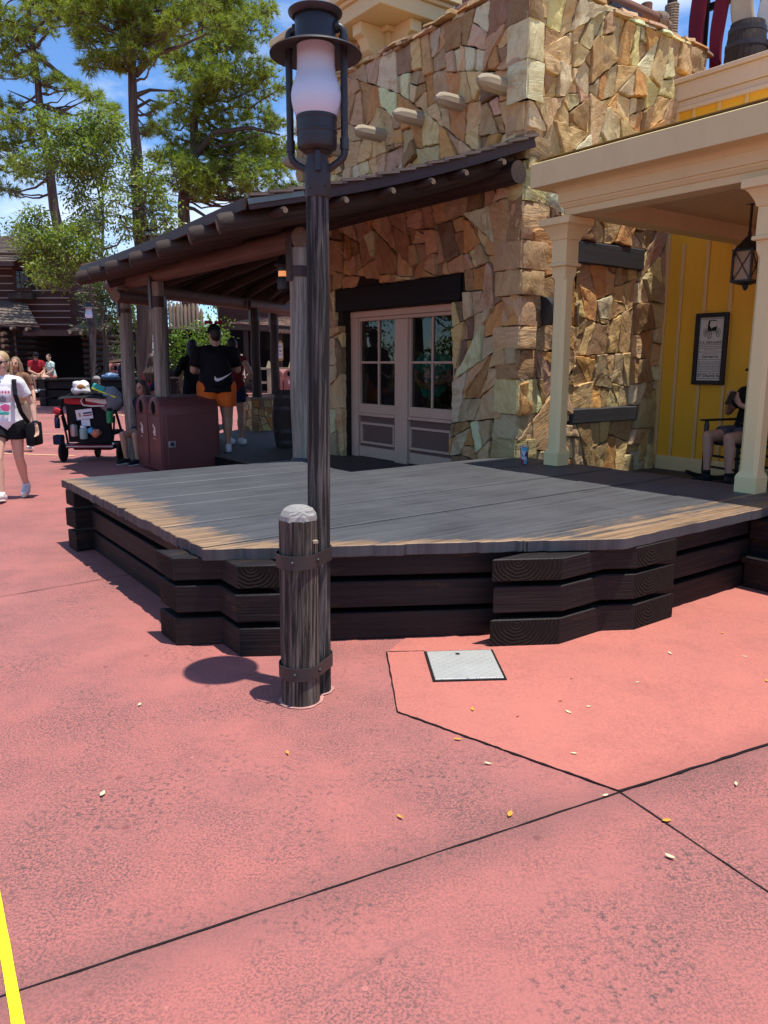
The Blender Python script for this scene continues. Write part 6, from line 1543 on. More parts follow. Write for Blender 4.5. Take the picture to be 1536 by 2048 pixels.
def person(label, loc, yaw, H=1.7, pose=None, skin='fair', shirt=None, sleeve=.5, shorts=None, leg_len=.42, shoes='shoe_white', hair='brown', hair_len=0.0, cap=None, glasses=False, build=1.0, voxel=.0075, hem=.88, sandals=False, long_pants=False, sock=None, pony=False):
    P = {k: (dict(v) if isinstance(v, dict) else v) for k, v in STAND.items()}
    for k, v in (pose or {}).items():
        if isinstance(v, dict): P[k].update(v)
        else: P[k] = v
    o = root('person', label, 'person', (0, 0, 0)); pv = V(P['pelvis']); sx = build
    RT = Matrix.Rotation(P['lean'], 3, 'X') @ Matrix.Rotation(P['side'], 3, 'Y') @ Matrix.Rotation(P['twist'], 3, 'Z')
    up = lambda p: pv + RT @ (V(p) - V((0, 0, .93)))           # upper body follows the pelvis and leans
    HR = RT @ Matrix.Rotation(P['head'][0], 3, 'Z') @ Matrix.Rotation(P['head'][1], 3, 'X')
    hc = up((0, -.012, 1.50)); hp = lambda p: hc + HR @ V(p)
    def torso(mb, g=0.0):
        for c, r in (((0, .01, .93), (.160*sx, .118*sx, .115)), ((0, .0, 1.02), (.145*sx, .108*sx, .11)), ((0, -.004, 1.12), (.142*sx, .106*sx, .12)), ((0, -.004, 1.25), (.155*sx, .112*sx, .14)), ((0, .005, 1.34), (.150*sx, .098*sx, .09))):
            ell(mb, up(c), tuple(k+g for k in r), RT)
        chain(mb, [up((-.155*sx, .005, 1.385)), up((0, .005, 1.405)), up((.155*sx, .005, 1.385))], [.05+g, .062+g, .05+g])
    sh = {'L': up((.172*sx, .005, 1.375)), 'R': up((-.172*sx, .005, 1.375))}
    hip = {'L': pv + V((.088*sx, 0, -.03)), 'R': pv + V((-.088*sx, 0, -.03))}
    body = MB(); torso(body)
    chain(body, [up((0, .012, 1.40)), hp((0, .006, .03))], [.056*min(sx, 1.15), .050*min(sx, 1.15)])
    ell(body, hp((0, .012, .125)), (.074, .092, .098), HR); ell(body, hp((0, -.025, .075)), (.058, .066, .078), HR); ell(body, hp((0, -.062, .028)), (.026, .022, .020), HR)
    chain(body, [hp((0, -.088, .125)), hp((0, -.108, .078))], [.010, .0135], 8); ell(body, hp((0, -.088, .045)), (.024, .012, .009), HR)
    for s_ in (-1, 1): ell(body, hp((s_*.075, .015, .095)), (.010, .020, .030), HR); ell(body, hp((s_*.030, -.080, .135)), (.022, .012, .007), HR)
    for sd, s_ in (('L', 1), ('R', -1)):
        lg = P[sd]; k, a = V(lg['k']), V(lg['a']); h = hip[sd]; mid = h.lerp(k, .45)
        chain(body, [h, mid, k], [.088*sx, .074*sx, .054*min(sx, 1.2)]); cf = k.lerp(a, .32) + V((0, .012, 0)) if (k-a).z > .2 else k.lerp(a, .32)
        chain(body, [k, cf, k.lerp(a, .7), a], [.052*min(sx, 1.2), .056*min(sx, 1.25), .040, .034])
        td = V((lg['t'][0], lg['t'][1], 0)).normalized(); tz = lg['t'][2] if len(lg['t']) > 2 else 0.0; toe = a + td*.155 + V((0, 0, -.042+tz))
        chain(body, [a + V((0, 0, -.03)) - td*.03, a+td*.06+V((0, 0, -.030+tz*.5)), toe], [.036, .037, .028])
        am = P[sd+'A']; e = up(am['e']) if am.get('rel', True) else V(am['e']); w = up(am['w']) if am.get('rel', True) else V(am['w'])
        am['E'], am['W'] = e, w; sb = min(sx, 1.3)
        chain(body, [sh[sd], sh[sd].lerp(e, .5), e], [.050*sb, .046*sb, .037*sb]); chain(body, [e, e.lerp(w, .35), w], [.036*sb, .037*sb, .025])
        f = V(am['f']).normalized(); f = (RT @ f) if am.get('rel', True) else f
        ref = V((0, -1, 0)) if abs(f.y) < .8 else V((0, 0, 1)); n_ = f.cross(ref).normalized() * s_   # across the palm
        pn = f.cross(n_).normalized(); pn = pn if pn.dot(V((-s_, 0, 0))) > 0 else -pn                 # palm faces the body
        across = f.cross(pn).normalized()
        if across.y > 0: across = -across                                                          # thumb side forward
        chain(body, [w, w + f*.035 + across*.016, w + f*.085 + across*.024], [.023, .021, .013], 8); chain(body, [w, w + f*.035 - across*.012, w + f*.08 - across*.024], [.023, .020, .012], 8); chain(body, [w+f*.03, w + f*.085], [.021, .014], 8)
        cu = am['curl']
        for q, (off, ln) in enumerate(((.030, .068), (.010, .078), (-.010, .072), (-.029, .055))):
            b = w + f*.084 + across*off; d = f; pts = [b]
            for seg in (.45, .32, .23): d = (Matrix.Rotation(0, 3, 'X') @ d); d = (d*math.cos(cu) + pn*math.sin(cu)).normalized(); pts.append(pts[-1] + d*ln*seg)
            chain(body, pts, [.0098, .0092, .0085, .0072], 8)
        tb_ = w + f*.028 + across*.022; chain(body, [tb_, tb_ + (f*.55+across*.7+pn*.3).normalized()*.036, tb_ + (f*.8+across*.55+pn*.4).normalized()*.064], [.0125, .0105, .0085], 8)
    me = remesh(body, voxel, 4)
    ca = me.color_attributes.new('tint', 'FLOAT_COLOR', 'POINT'); cols = []
    inv = HR.inverted()
    for v in me.vertices:
        l = inv @ (v.co - hc); c = (1, 1, 1, 1)
        if l.y < -.055 and 0 < l.z < .2:
            if ((abs(l.x)-.030)/.016)**2 + ((l.z-.116)/.0085)**2 < 1: c = (.28, .30, .36, 1)
            elif ((abs(l.x)-.031)/.024)**2 + ((l.z-.142)/.006)**2 < 1: c = (.42, .36, .32, 1)
            elif (l.x/.026)**2 + ((l.z-.045)/.009)**2 < 1: c = (.80, .45, .45, 1)
        cols.append(c)
    ca.data.foreach_set('color', [k for c in cols for k in c])
    link_mesh(me, 'body', SK[skin], o); cv = max(.010, voxel*1.3)
    if shirt:
        mb = MB(); torso(mb, .017)
        zs = [.86, .93, 1.0]; c0 = up((0, .004, hem)); c1 = up((0, .0, 1.10)); ax = (c0-c1).normalized()
        for g in range(3):
            pass
        i0 = len(mb.v); n = 20
        for (zz, rx, ry) in ((hem, .182*sx, .138*sx), (.98, .172*sx, .134*sx), (1.12, .155*sx, .122*sx)):
            mb.add([up((rx*math.cos(2*math.pi*j/n), ry*math.sin(2*math.pi*j/n)+.004, zz)) for j in range(n)])
        for r_ in range(2):
            for j in range(n): mb.face([i0+r_*n+j, i0+r_*n+(j+1) % n, i0+(r_+1)*n+(j+1) % n, i0+(r_+1)*n+j])
        mb.face([i0+j for j in reversed(range(n))]); mb.face([i0+2*n+j for j in range(n)])
        for sd in 'LR':
            e = P[sd+'A']['E']; w = P[sd+'A']['W']; a = sh[sd]
            if sleeve > 0:
                t = min(sleeve, 1.0); chain(mb, [a + (up((0, .005, 1.33))-a)*.25, a, a.lerp(e, t)], [.062, .064*min(sx, 1.2), (.060 if sleeve < 1 else .05)*min(sx, 1.25)], 14, (True, False))
                if sleeve > 1: chain(mb, [e, e.lerp(w, sleeve-1)], [.05, .042], 12, (True, False))
        link_mesh(remesh(mb, cv, 5), 'shirt', shirt, o)
    if shorts:
        mb = MB(); ell(mb, pv + V((0, .008, .0)), (.172*sx, .130*sx, .125))
        for sd in 'LR':
            k, a = V(P[sd]['k']), V(P[sd]['a']); h = hip[sd]
            if long_pants: chain(mb, [h, h.lerp(k, .5), k, k.lerp(a, .93)], [.105*sx, .090*sx, .072, .058], 14, (True, False))
            else: e = h.lerp(k, leg_len/.44*.78); chain(mb, [h, e], [.106*sx, .102*sx*(1 if leg_len > .25 else 1.08)], 16, (True, False))
        link_mesh(remesh(mb, cv, 4), 'trousers' if long_pants else 'shorts', shorts, o)
    if shoes:
        for sd in 'LR':
            lg = P[sd]; a = V(lg['a']); td = V((lg['t'][0], lg['t'][1], 0)).normalized(); tz = lg['t'][2] if len(lg['t']) > 2 else 0.0
            mb = MB(); chain(mb, [a - td*.035 + V((0, 0, -.028)), a + td*.06 + V((0, 0, -.022+tz*.5)), a + td*.165 + V((0, 0, -.036+tz))], [.045, .046, .038]); 
            if not sandals: chain(mb, [a + V((0, 0, .012)), a + V((0, 0, -.03))], [.046, .046])
            s_ = link_mesh(remesh(mb, cv, 3), 'sandal' if sandals else 'shoe', M[shoes], o)
            mb = MB(); th = math.atan2(td.y, td.x); m4 = Matrix.Rotation(th, 3, 'Z') @ Matrix.Rotation(-math.atan2(tz, .2), 3, 'Y'); ell(mb, a + td*.065 + V((0, 0, -.064+tz*.5)), (.140, .049, .016), m4); q = mb.build('sole', M['sole'], s_)
    if sock:
        for sd in 'LR':
            a = V(P[sd]['a']); k = V(P[sd]['k']); mb = MB(); chain(mb, [a, a.lerp(k, .14)], [.041, .041]); link_mesh(remesh(mb, cv, 2), 'sock', sock, o)
    if hair:
        mb = MB(); ell(mb, hp((0, .026, .142)), (.084, .094, .098), HR); ell(mb, hp((0, .045, .095)), (.076, .070, .085), HR)
        if hair_len > 0:
            n = 6
            for s_ in (-1, 0, 1):
                pts = [hp((s_*.055, .05, .10)), hp((s_*.068, .062, -.01)), up((s_*.075, .115, 1.38)), up((s_*.07, .125, 1.38-hair_len))]
                chain(mb, pts, [.05, .048, .045, .022])
                if s_: chain(mb, [hp((s_*.068, .0, .12)), hp((s_*.078, -.005, .02)), up((s_*.085, -.04, 1.42))], [.03, .028, .018])
        if pony: chain(mb, [hp((0, .10, .15)), hp((.03, .14, .08)), hp((.05, .13, -.04))], [.03, .032, .014])
        hm = remesh(mb, cv, 3)
        hm.uv_layers.new(name='UVMap').data.foreach_set('uv', [c for l in hm.loops for c in ((hm.vertices[l.vertex_index].co.z*1.0), hm.vertices[l.vertex_index].co.x+hm.vertices[l.vertex_index].co.y)])
        link_mesh(hm, 'hair', HAIR[hair], o)
    if cap:
        mb = MB(); ell(mb, hp((0, .012, .160)), (.088, .104, .086), HR); i0 = len(mb.v)
        prof_ = [(-.07, -.07), (-.055, -.14), (0, -.175), (.055, -.14), (.07, -.07)]
        i = mb.add([hp((x, y, .160)) for x, y in prof_] + [hp((x, y-.003, .149 - .02*(abs(x)/.07))) for x, y in prof_]); n = 5
        mb.face([i+k for k in range(n)]); mb.face([i+n+k for k in reversed(range(n))])
        for k in range(n): mb.face([i+k, i+n+k, i+n+(k+1) % n, i+(k+1) % n])
        mb.build('cap', cap, o, angle=50)
    if glasses:
        mb = MB()
        for s_ in (-1, 1): ell(mb, hp((s_*.033, -.092, .113)), (.031, .012, .021), HR); mb.tube([hp((s_*.062, -.085, .118)), hp((s_*.078, .01, .118))], .004, 6)
        mb.tube([hp((-.012, -.103, .118)), hp((.012, -.103, .118))], .005, 6); mb.build('sunglasses', M['frame_black'], o)
    s = H/1.70; o.scale = (s, s, s); o.location = loc; o.rotation_euler.z = yaw
    o_info[o.name] = (up, hp, P); return o
o_info = {}
def part(o, mb, name, mat, **k): return mb.build(name, mat, o, **k)
SEAT = lambda h: dict(pelvis=(0, 0, h+.10), L=dict(k=(.11, -.42, h+.07), a=(.12, -.44, h-.36)), R=dict(k=(-.11, -.42, h+.07), a=(-.12, -.44, h-.36)))
white_tee, black_c, mint, red_c, khaki, coral, navy, orange, tanc, teal, greyc, blue_c = [cloth(*t) for t in (('white tee', (.78, .77, .78), .04), ('black cloth', (.010, .010, .012)), ('mint tee', (.50, .64, .58), .08), ('red tee', (.33, .02, .03)), ('khaki cloth', (.36, .31, .23)), ('coral shorts', (.66, .19, .12)), ('navy cloth', (.018, .022, .05)), ('orange shorts', (.72, .15, .025)), ('brown top', (.22, .12, .07)), ('teal tee', (.0, .42, .32)), ('slate shorts', (.075, .072, .085)), ('light blue shirt', (.32, .46, .66)))]
# walking woman at the left edge
w0 = gz(16, 1000)
w = person('woman in a white printed tee and black shorts walking at the left edge', V((w0.x+.045, w0.y+.06, 0)), .12, 1.60,
    dict(pelvis=(0, 0, .915), lean=.03, head=(-.12, 0), R=dict(k=(-.075, -.20, .50), a=(-.055, -.24, .085), t=(-.15, -1, .03)), L=dict(k=(.085, .02, .49), a=(.075, .22, .14), t=(.1, -1, -.05)), LA=dict(e=(.27, .07, 1.13), w=(.31, .0, .90), f=(.03, -.15, -1), curl=.3), RA=dict(e=(-.27, -.02, 1.13), w=(-.28, -.16, .93), f=(0, -.4, -1), curl=.4)),
    'fair', white_tee, .62, black_c, .24, 'shoe_white', 'blond', 0, None, True, 1.0, .0055, .93, pony=True)
up, hp, PP = o_info[w.name]
M['print_pink'] = plain('pink shirt print', (.72, .12, .30), .8, .1); M['print_teal'] = plain('teal shirt print', (.05, .40, .36), .8, .1); M['print_dark'] = plain('grey shirt print', (.18, .17, .20), .8, .1)
def surf(x, z): return up((x, -(.136*math.sqrt(max(0, 1-(x/.18)**2))), z))
def patch(parent, pts, mat, name):
    mb = MB(); mb.v = []; c = sum((V((x, 0, z)) for x, z in pts), V())/len(pts)
    ring = mb.add([surf(x, z) + V((0, -.012, 0)) for x, z in pts]); ci = mb.add([surf(c.x, c.z) + V((0, -.013, 0))])
    for k in range(len(pts)): mb.face([ring+k, ring+(k+1) % len(pts), ci])
    return mb.build(name, mat, parent)
shirt_o = [c for c in w.children if c.name.startswith('shirt')][0]
for k in range(7): x = -.09+.03*k; patch(shirt_o, [(x-.009, 1.262), (x+.009, 1.265), (x+.011, 1.295), (x-.007, 1.292)], M['print_pink'], 'shirt_print')
patch(shirt_o, [(.01, 1.07), (.075, 1.06), (.085, 1.13), (.04, 1.15), (-.01, 1.12)], M['print_pink'], 'shirt_print'); patch(shirt_o, [(-.09, 1.03), (.07, 1.02), (.08, 1.05), (-.08, 1.065)], M['print_teal'], 'shirt_print')
patch(shirt_o, [(-.01, 1.17), (.05, 1.165), (.06, 1.215), (.02, 1.235), (-.02, 1.21)], M['print_dark'], 'shirt_print')
mb = MB(); e, wv = PP['LA']['E'], PP['LA']['W']; d = (wv-e).normalized(); mb.tube([wv-d*.035, wv-d*.01], .032, 12); mb.build('wrist_watch', navy, w)
cbag = root('shoulder_bag', 'black shoulder bag with a broad strap hanging at the walking woman hip', 'bag', (0, 0, 0)); ml = Matrix.LocRotScale(w.location, w.rotation_euler, w.scale)
mb = MB(); T = lambda p: ml @ up(p)
sp_ = [T((.10, .09, 1.40)), T((.13, .02, 1.452)), T((.145, -.09, 1.40)), T((.165, -.145, 1.25)), T((.20, -.12, 1.05)), T((.235, -.02, .92))]
for a, b in zip(sp_[:-1], sp_[1:]): mb.beam(a, b, .045, .008, up=(.3, -1, .2))
mb.build('strap', black_c, cbag); mb = MB(); mb.box(T((.265, .06, .78)), (.10, .24, .26)); mb.build('pouch', black_c, cbag, bevel=.03, seg=2)
# girl behind her
g0 = gz(58, 905)
person('long haired girl in a brown top and beige trousers walking behind the woman', V((g0.x-.14, g0.y+.1, 0)), .15, 1.56, dict(R=dict(k=(-.08, -.15, .49), a=(-.07, -.12, .08)), L=dict(k=(.09, .02, .48), a=(.09, .18, .12)), LA=dict(e=(.25, .03, 1.13), w=(.30, -.10, .95))), 'tan', tanc, .6, khaki, .4, 'shoe_white', 'lightbrown', .22, voxel=.008, long_pants=True)
# seated couple on the far stage
YS = 27.3
def seat_far(x, label, **k):
    p = at(x, 757, YS); return person(label, V((p.x, YS+.15, .93-.0)), **k)
s1 = seat_far(70, 'man in a red tee and black cap sitting on the far stage, head bowed', yaw=.55, H=1.78, pose={**SEAT(0.0), 'lean': .22, 'head': (0, .35), 'LA': dict(e=(.24, -.10, 1.13), w=(.08, -.33, 1.08), f=(-.5, -.8, .2)), 'RA': dict(e=(-.24, -.10, 1.13), w=(-.06, -.33, 1.08), f=(.5, -.8, .2))}, skin='tan', shirt=red_c, shorts=khaki, hair='black', cap=black_c, voxel=.009, build=1.12)
s2 = seat_far(101, 'girl in a mint tee and coral shorts sitting on the far stage with legs dangling', yaw=-.65, H=1.62, pose={**SEAT(0.0), 'lean': .10, 'head': (.5, .1), 'LA': dict(e=(.22, -.08, 1.12), w=(.08, -.30, 1.02), f=(-.5, -.8, .1)), 'RA': dict(e=(-.22, -.08, 1.12), w=(-.05, -.30, 1.02), f=(.5, -.8, .1))}, skin='fair', shirt=mint, shorts=coral, leg_len=.22, hair='brown', voxel=.009, build=1.05)
p = at(203, 745, 33); person('far visitor in a beige top leaning behind the handrail beside the cabin', V((p.x, 32.4, .45)), -.4, 1.6, dict(lean=.15), 'fair', tanc, .6, khaki, .4, 'shoe_white', 'lightbrown', .1, voxel=.011)
p = at(219, 745, 33); person('far visitor in a light blue shirt behind the handrail beside the cabin', V((p.x, 32.3, .4)), 1.0, 1.6, dict(lean=.3), 'fair', blue_c, .6, navy, .4, 'shoe_white', 'black', 0, voxel=.011)
# under the canopy
m0 = gz(441, 905, FZ)
man = person('big man in a black tee and orange shorts seen from behind under the canopy', V((m0.x-.03, m0.y+.05, FZ)), math.pi+.35, 1.76, dict(lean=-.02, head=(.35, .05), RA=dict(e=(-.30, -.02, 1.13), w=(-.16, -.25, 1.20), f=(.5, -.7, .3), curl=.6), LA=dict(e=(.30, -.02, 1.13), w=(.20, -.28, 1.10), f=(-.4, -.8, .3), curl=.6), L=dict(k=(.11, -.01, .49), a=(.12, .03, .075)), R=dict(k=(-.12, -.01, .49), a=(-.13, .02, .075))), 'tan', black_c, .8, orange, .36, 'shoe_white', 'black', 0, black_c, False, 1.42, .0065, .84)
up, hp, PP = o_info[man.name]
mb = MB(); Tm = Matrix.LocRotScale(man.location, man.rotation_euler, man.scale)
hb = root('headband', 'headband with two bright red bows worn by the man in black', 'headband', (0, 0, 0)); q = lambda p: Tm @ hp(p)
mb.tube([q((.092*math.cos(a), .01, .15+.10*math.sin(a))) for a in [math.pi*k/10 for k in range(11)]], .006, 8); mb.build('band', black_c, hb)
for s_ in (-1, 1):
    mb = MB()
    for t in (-1, 1): ell(mb, q((s_*.075+t*.030, .0, .268)), (.034, .018, .026))
    ell(mb, q((s_*.075, -.0, .268)), (.012, .02, .014)); mb.build('bow', red_c if s_ < 0 else M['bow_red'] if 'bow_red' in M else red_c, hb)
bp = root('drawstring_bag', 'black drawstring bag with a white curved tick mark on the man back', 'bag', (0, 0, 0)); mb = MB(); q = lambda p: Tm @ up(p)
i0 = len(mb.v); ell(mb, (0, 0, 0), (.185, .085, .235))
for k in range(i0, len(mb.v)):
    v = mb.v[k]; mb.v[k] = q((v.x*(1-.18*max(0, v.z/.235)), .205 + v.y*(1-.2*v.z), 1.14+v.z))
mb.build('sack', black_c, bp)
mb = MB(); 
for s_ in (-1, 1): mb.tube([q((s_*.10, .20, 1.36)), q((s_*.15, .02, 1.475)), q((s_*.17, -.14, 1.34)), q((s_*.2, -.05, 1.15)), q((s_*.16, .16, .95))], .007, 6)
mb.build('cord', black_c, bp)
sw_u = [(-.105, .035), (-.115, -.005), (-.098, -.035), (-.065, -.040), (0, -.012), (.075, .035), (.14, .085)]; sw_l = [(-.105, .035), (-.096, .012), (-.080, .0), (-.055, .0), (.0, .018), (.07, .05), (.14, .085)]
mb = MB(); f = lambda x, z: q((-.05 - x*1.0, .205 + .0885*math.sqrt(max(.02, 1-((-.05-x)/.19)**2-((z-.11)/.25)**2)) + .006, 1.03+z))
for k in range(len(sw_u)-1): mb.quad(f(*sw_u[k]), f(*sw_u[k+1]), f(*sw_l[k+1]), f(*sw_l[k]))
mb.build('tick_mark', white_tee, bp)
d0 = gz(392, 885, FZ)
person('person in dark long sleeves ahead of the man in black, hand on a post', V((d0.x-.12, d0.y+.5, FZ)), math.pi+.9, 1.62, dict(LA=dict(e=(.28, -.08, 1.14), w=(.22, -.40, 1.20), f=(.1, -.6, .8), curl=.1)), 'tan', black_c, 1.8, black_c, .4, 'shoe_black', 'black', .15, voxel=.008, long_pants=True, build=1.1)
wr0 = gz(470, 893, FZ); rt = cloth('dark red tank', (.16, .015, .02))
person('woman in a dark red tank top and navy shorts, hand on hip', V((wr0.x-.05, wr0.y+.35, FZ)), math.pi-.2, 1.62, dict(RA=dict(e=(-.34, .10, 1.16), w=(-.20, -.02, 1.0), f=(.7, -.2, -.5)), LA=dict(e=(.34, .10, 1.16), w=(.20, .0, 1.0), f=(-.7, -.2, -.5))), 'tan', rt, .12, navy, .28, 'shoe_white', 'black', 0, voxel=.008, build=1.05)
bl = gz(300, 930, 0); bench = root('bench', 'low grey timber bench beside the canopy posts', 'bench', V((bl.x+.05, bl.y+1.4, 0)))
bx_, by_ = bl.x+.05, bl.y+1.4
mb = MB(); mb.box((bx_, by_, .44), (1.5, .42, .08)); mb.build('seat', M['grey_post'], bench, bevel=.01)
for s_ in (-1, 1): mb = MB(); mb.box((bx_+s_*.6, by_, .2), (.14, .38, .398)); mb.build('leg', M['grey_post'], bench, bevel=.01)
boy = person('boy in a navy tee and navy cap sitting by the bins reading a folded map', V((bx_-.18, by_-.02, .02)), -1.0, 1.36, {**SEAT(.56), 'lean': .18, 'head': (0, .4), 'LA': dict(e=(.20, -.12, 1.12), w=(.05, -.34, 1.08), f=(-.3, -.9, .2)), 'RA': dict(e=(-.20, -.12, 1.12), w=(-.05, -.34, 1.08), f=(.3, -.9, .2))}, 'fair', navy, .6, khaki, .4, 'shoe_black', 'black', 0, navy, voxel=.0075)
p = at(285, 700, by_+.25); person('woman with long brown hair in a red top standing beyond the boy with the map', V((p.x+.02, by_+.75, 0)), math.pi-.5, 1.62, dict(), 'tan', red_c, .5, navy, .4, 'shoe_white', 'brown', .16, voxel=.008)
up, hp, PP = o_info[boy.name]; Tb = Matrix.LocRotScale(boy.location, boy.rotation_euler, boy.scale); mpc = Tb @ V(PP['LA']['W']).lerp(V(PP['RA']['W']), .5)
mr = root('folded_map', 'pale folded paper map held by the boy in the navy cap', 'map', mpc + V((-.12, -.02, .02))); mb = MB(); c = mpc + V((-.12, -.04, .03))
for k in range(4): mb.quad(c+V((-.16+.08*k, -.08, .0+.02*(k % 2))), c+V((-.08+.08*k, -.08, .0+.02*((k+1) % 2))), c+V((-.08+.08*k, .08, .06+.02*((k+1) % 2))), c+V((-.16+.08*k, .08, .06+.02*(k % 2))))
mb.build('sheet', M['paper'], mr, smooth=False)
sl_ = gz(262, 932); person('seated visitor in a dark tee whose bare leg shows beside the near bin', V((sl_.x+.12, sl_.y+.5, 0)), -.45, 1.6, {**SEAT(.42), 'lean': .1, 'L': dict(k=(.13, -.42, .47), a=(.12, -.38, .075)), 'R': dict(k=(-.13, -.42, .47), a=(-.14, -.36, .075))}, 'tan', navy, .6, navy, .24, 'shoe_black', 'brown', .1, voxel=.0075, sandals=True)
# far visitor under the arcade
p = at(477, 720, 38); person('dim visitor in navy standing in the dark far arcade', V((p.x, 38, 0)), .3, 1.68, dict(), 'fair', navy, .6, navy, .4, 'shoe_white', 'black', 0, voxel=.012)
# visitor in teal inside the shop
ti = onq(868, 770, QD+.55); tw = BF @ V((ti.x, ti.y, 0)); person('visitor in a teal tee inside the shop behind the right door glass', V((tw.x, tw.y, FZ)), ANG+math.pi/2*-1+.5, 1.62, dict(RA=dict(e=(-.25, -.05, 1.13), w=(-.05, -.24, 1.02), f=(.9, -.3, .0)), LA=dict(e=(.25, -.05, 1.13), w=(.05, -.25, 1.04), f=(-.9, -.3, .0))), 'tan', teal, .6, black_c, .4, 'shoe_black', 'black', 0, voxel=.008, build=1.1)

# ------------------------------------------------------------------ rocking chairs
M['chair_black'] = plain('black chair paint', (.014, .014, .015), .4, .5, .2, 8)
def rocking_chair(label, loc, rz):
    o = root('rocking_chair', label, 'rocking chair', (0, 0, 0), 'black rocking chairs on the porch'); m = M['chair_black']
    for s_ in (-1, 1):
        x = s_*.27; mb = MB(); pts = [V((x, -.50+1.0*t/10, .035+.10*((t/10-.5)*2)**2*.9)) for t in range(11)]
        for a, b in zip(pts[:-1], pts[1:]): mb.beam(a, b, .035, .045)
        mb.build('rocker', m, o)
        mb = MB(); mb.tube([V((x, -.26, .05)), V((x, -.26, .30)), V((x, -.26, .44)), V((x, -.26, .62)), V((x, -.26, .66))], [.020, .024, .020, .026, .018], 10); mb.build('leg', m, o)
        mb = MB(); mb.tube([V((x, .22, .055)), V((x, .22, .42)), V((x, .40, 1.14))], [.022, .022, .02], 10); mb.build('back_post', m, o)
        mb = MB(); mb.sphere((x, .408, 1.185), (.028, .028, .034), 12, 8); mb.tube([V((x, .40, 1.13)), V((x, .405, 1.16))], [.02, .014], 8); mb.build('finial', m, o)
        mb = MB(); mb.box((x, -.03, .672), (.075, .60, .022)); mb.build('armrest', m, o, bevel=.006)
    mb = MB(); mb.box((0, -.03, .42), (.50, .50, .03), Matrix.Rotation(-.06, 4, 'X')); mb.build('seat', m, o, bevel=.01)
    for zz in (.18, .30): mb = MB(); mb.tube([V((-.27, -.26, zz)), V((.27, -.26, zz))], .013, 8); mb.build('stretcher', m, o); mb = MB(); mb.tube([V((-.27, .22, zz)), V((.27, .22, zz))], .013, 8); mb.build('stretcher', m, o)
    mb = MB(); mb.box((0, .375, 1.05), (.52, .022, .10), Matrix.Rotation(.24, 4, 'X')); mb.build('top_rail', m, o, bevel=.005)
    for k in range(6): x = -.19+.076*k; mb = MB(); mb.beam((x, .235, .44), (x, .375, 1.02), .045, .012, up=(0, -1, 0)); mb.build('slat', m, o)
    o.location = loc; o.rotation_euler.z = rz; return o
rc = gz(1480, 968, FZ); yaw_c = -1.18
rocking_chair('black rocking chair under the poster, a seated man in it', rc, yaw_c)
rc2 = rc + (BF @ V((.1, -1.15, 0))); rocking_chair('black rocking chair at the right edge, mostly hidden behind the near column', rc2, yaw_c-.2)
sm = person('man in a black tee and slate shorts sitting in the rocking chair', rc + V((0, 0, .01)), yaw_c, 1.62, {**SEAT(.45), 'pelvis': (0, .06, .56), 'lean': -.18, 'head': (0, .3), 'L': dict(k=(.15, -.38, .53), a=(.17, -.36, .08), t=(.2, -1)), 'R': dict(k=(-.15, -.38, .53), a=(-.10, -.40, .08), t=(-.1, -1)), 'RA': dict(e=(-.27, -.08, 1.14), w=(-.08, -.30, 1.22), f=(.35, -.5, .75), curl=.5), 'LA': dict(e=(.27, -.08, 1.14), w=(.08, -.30, 1.2), f=(-.35, -.5, .75), curl=.5)}, 'tan', black_c, .7, greyc, .36, 'shoe_black', 'black', 0, black_c, voxel=.0065, build=1.1, sock=black_c)
up, hp, PP = o_info[sm.name]; Ts = Matrix.LocRotScale(sm.location, sm.rotation_euler, sm.scale); c = Ts @ (V(PP['LA']['W']).lerp(V(PP['RA']['W']), .5)); c = c + V((-.06, -.03, .06))
ph = root('phone', 'dark phone held up by the man in the rocking chair', 'phone', c); mb = MB(); mb.box(c, (.075, .010, .15), Matrix.Rotation(yaw_c, 4, 'Z') @ Matrix.Rotation(-.5, 4, 'X')); mb.build('body', M['frame_black'], ph, bevel=.003)

# ------------------------------------------------------------------ stroller and what is loaded on it
so = V((gz(178, 925).x, gz(178, 925).y+.12, 0))
stt = root('stroller', 'loaded black double stroller with a thin red lower bar standing on the pavement', 'stroller', so)
S3 = lambda x, y, z: so + V((x, y, z))
M['str_black'] = plain('stroller fabric', (.012, .012, .014), .8, .2); M['str_red'] = plain('stroller red', (.42, .02, .035), .6, .3); M['str_grey'] = plain('silver tube', (.35, .35, .36), .35, .5, .1, 9, .7); M['orange_rim'] = plain('orange rim', (.55, .20, .03), .4, .4)
def ctube(name, pts, r, mat, par=stt): mb = MB(); mb.tube(pts, r, 10); return mb.build(name, mat, par)
hs = [S3(-.36, .05, .48), S3(-.40, -.02, .80), S3(-.36, -.05, .95), S3(-.24, -.06, 1.02), S3(0, -.06, 1.035), S3(.24, -.06, 1.02), S3(.36, -.05, .93), S3(.43, .0, .72), S3(.47, .05, .45)]
ctube('handle', hs, .020, M['str_black'])
for s_ in (-1, 1): ctube('frame_tube', [S3(s_*.40, -.02, .70), S3(s_*.36, .0, .40), S3(s_*.33, -.02, .20)], .016, M['str_black']); ctube('frame_tube', [S3(s_*.36, -.04, .28), S3(s_*.36, .45, .22), S3(s_*.34, .75, .14)], .016, M['str_grey'])
ctube('rear_bar', [S3(-.36, -.05, .235), S3(.36, -.05, .235)], .014, M['str_grey'])
mb = MB(); mb.box(S3(0, -.02, .235), (.72, .05, .05)); mb.build('lower_bar', M['str_red'], stt, bevel=.01)
mb = MB()
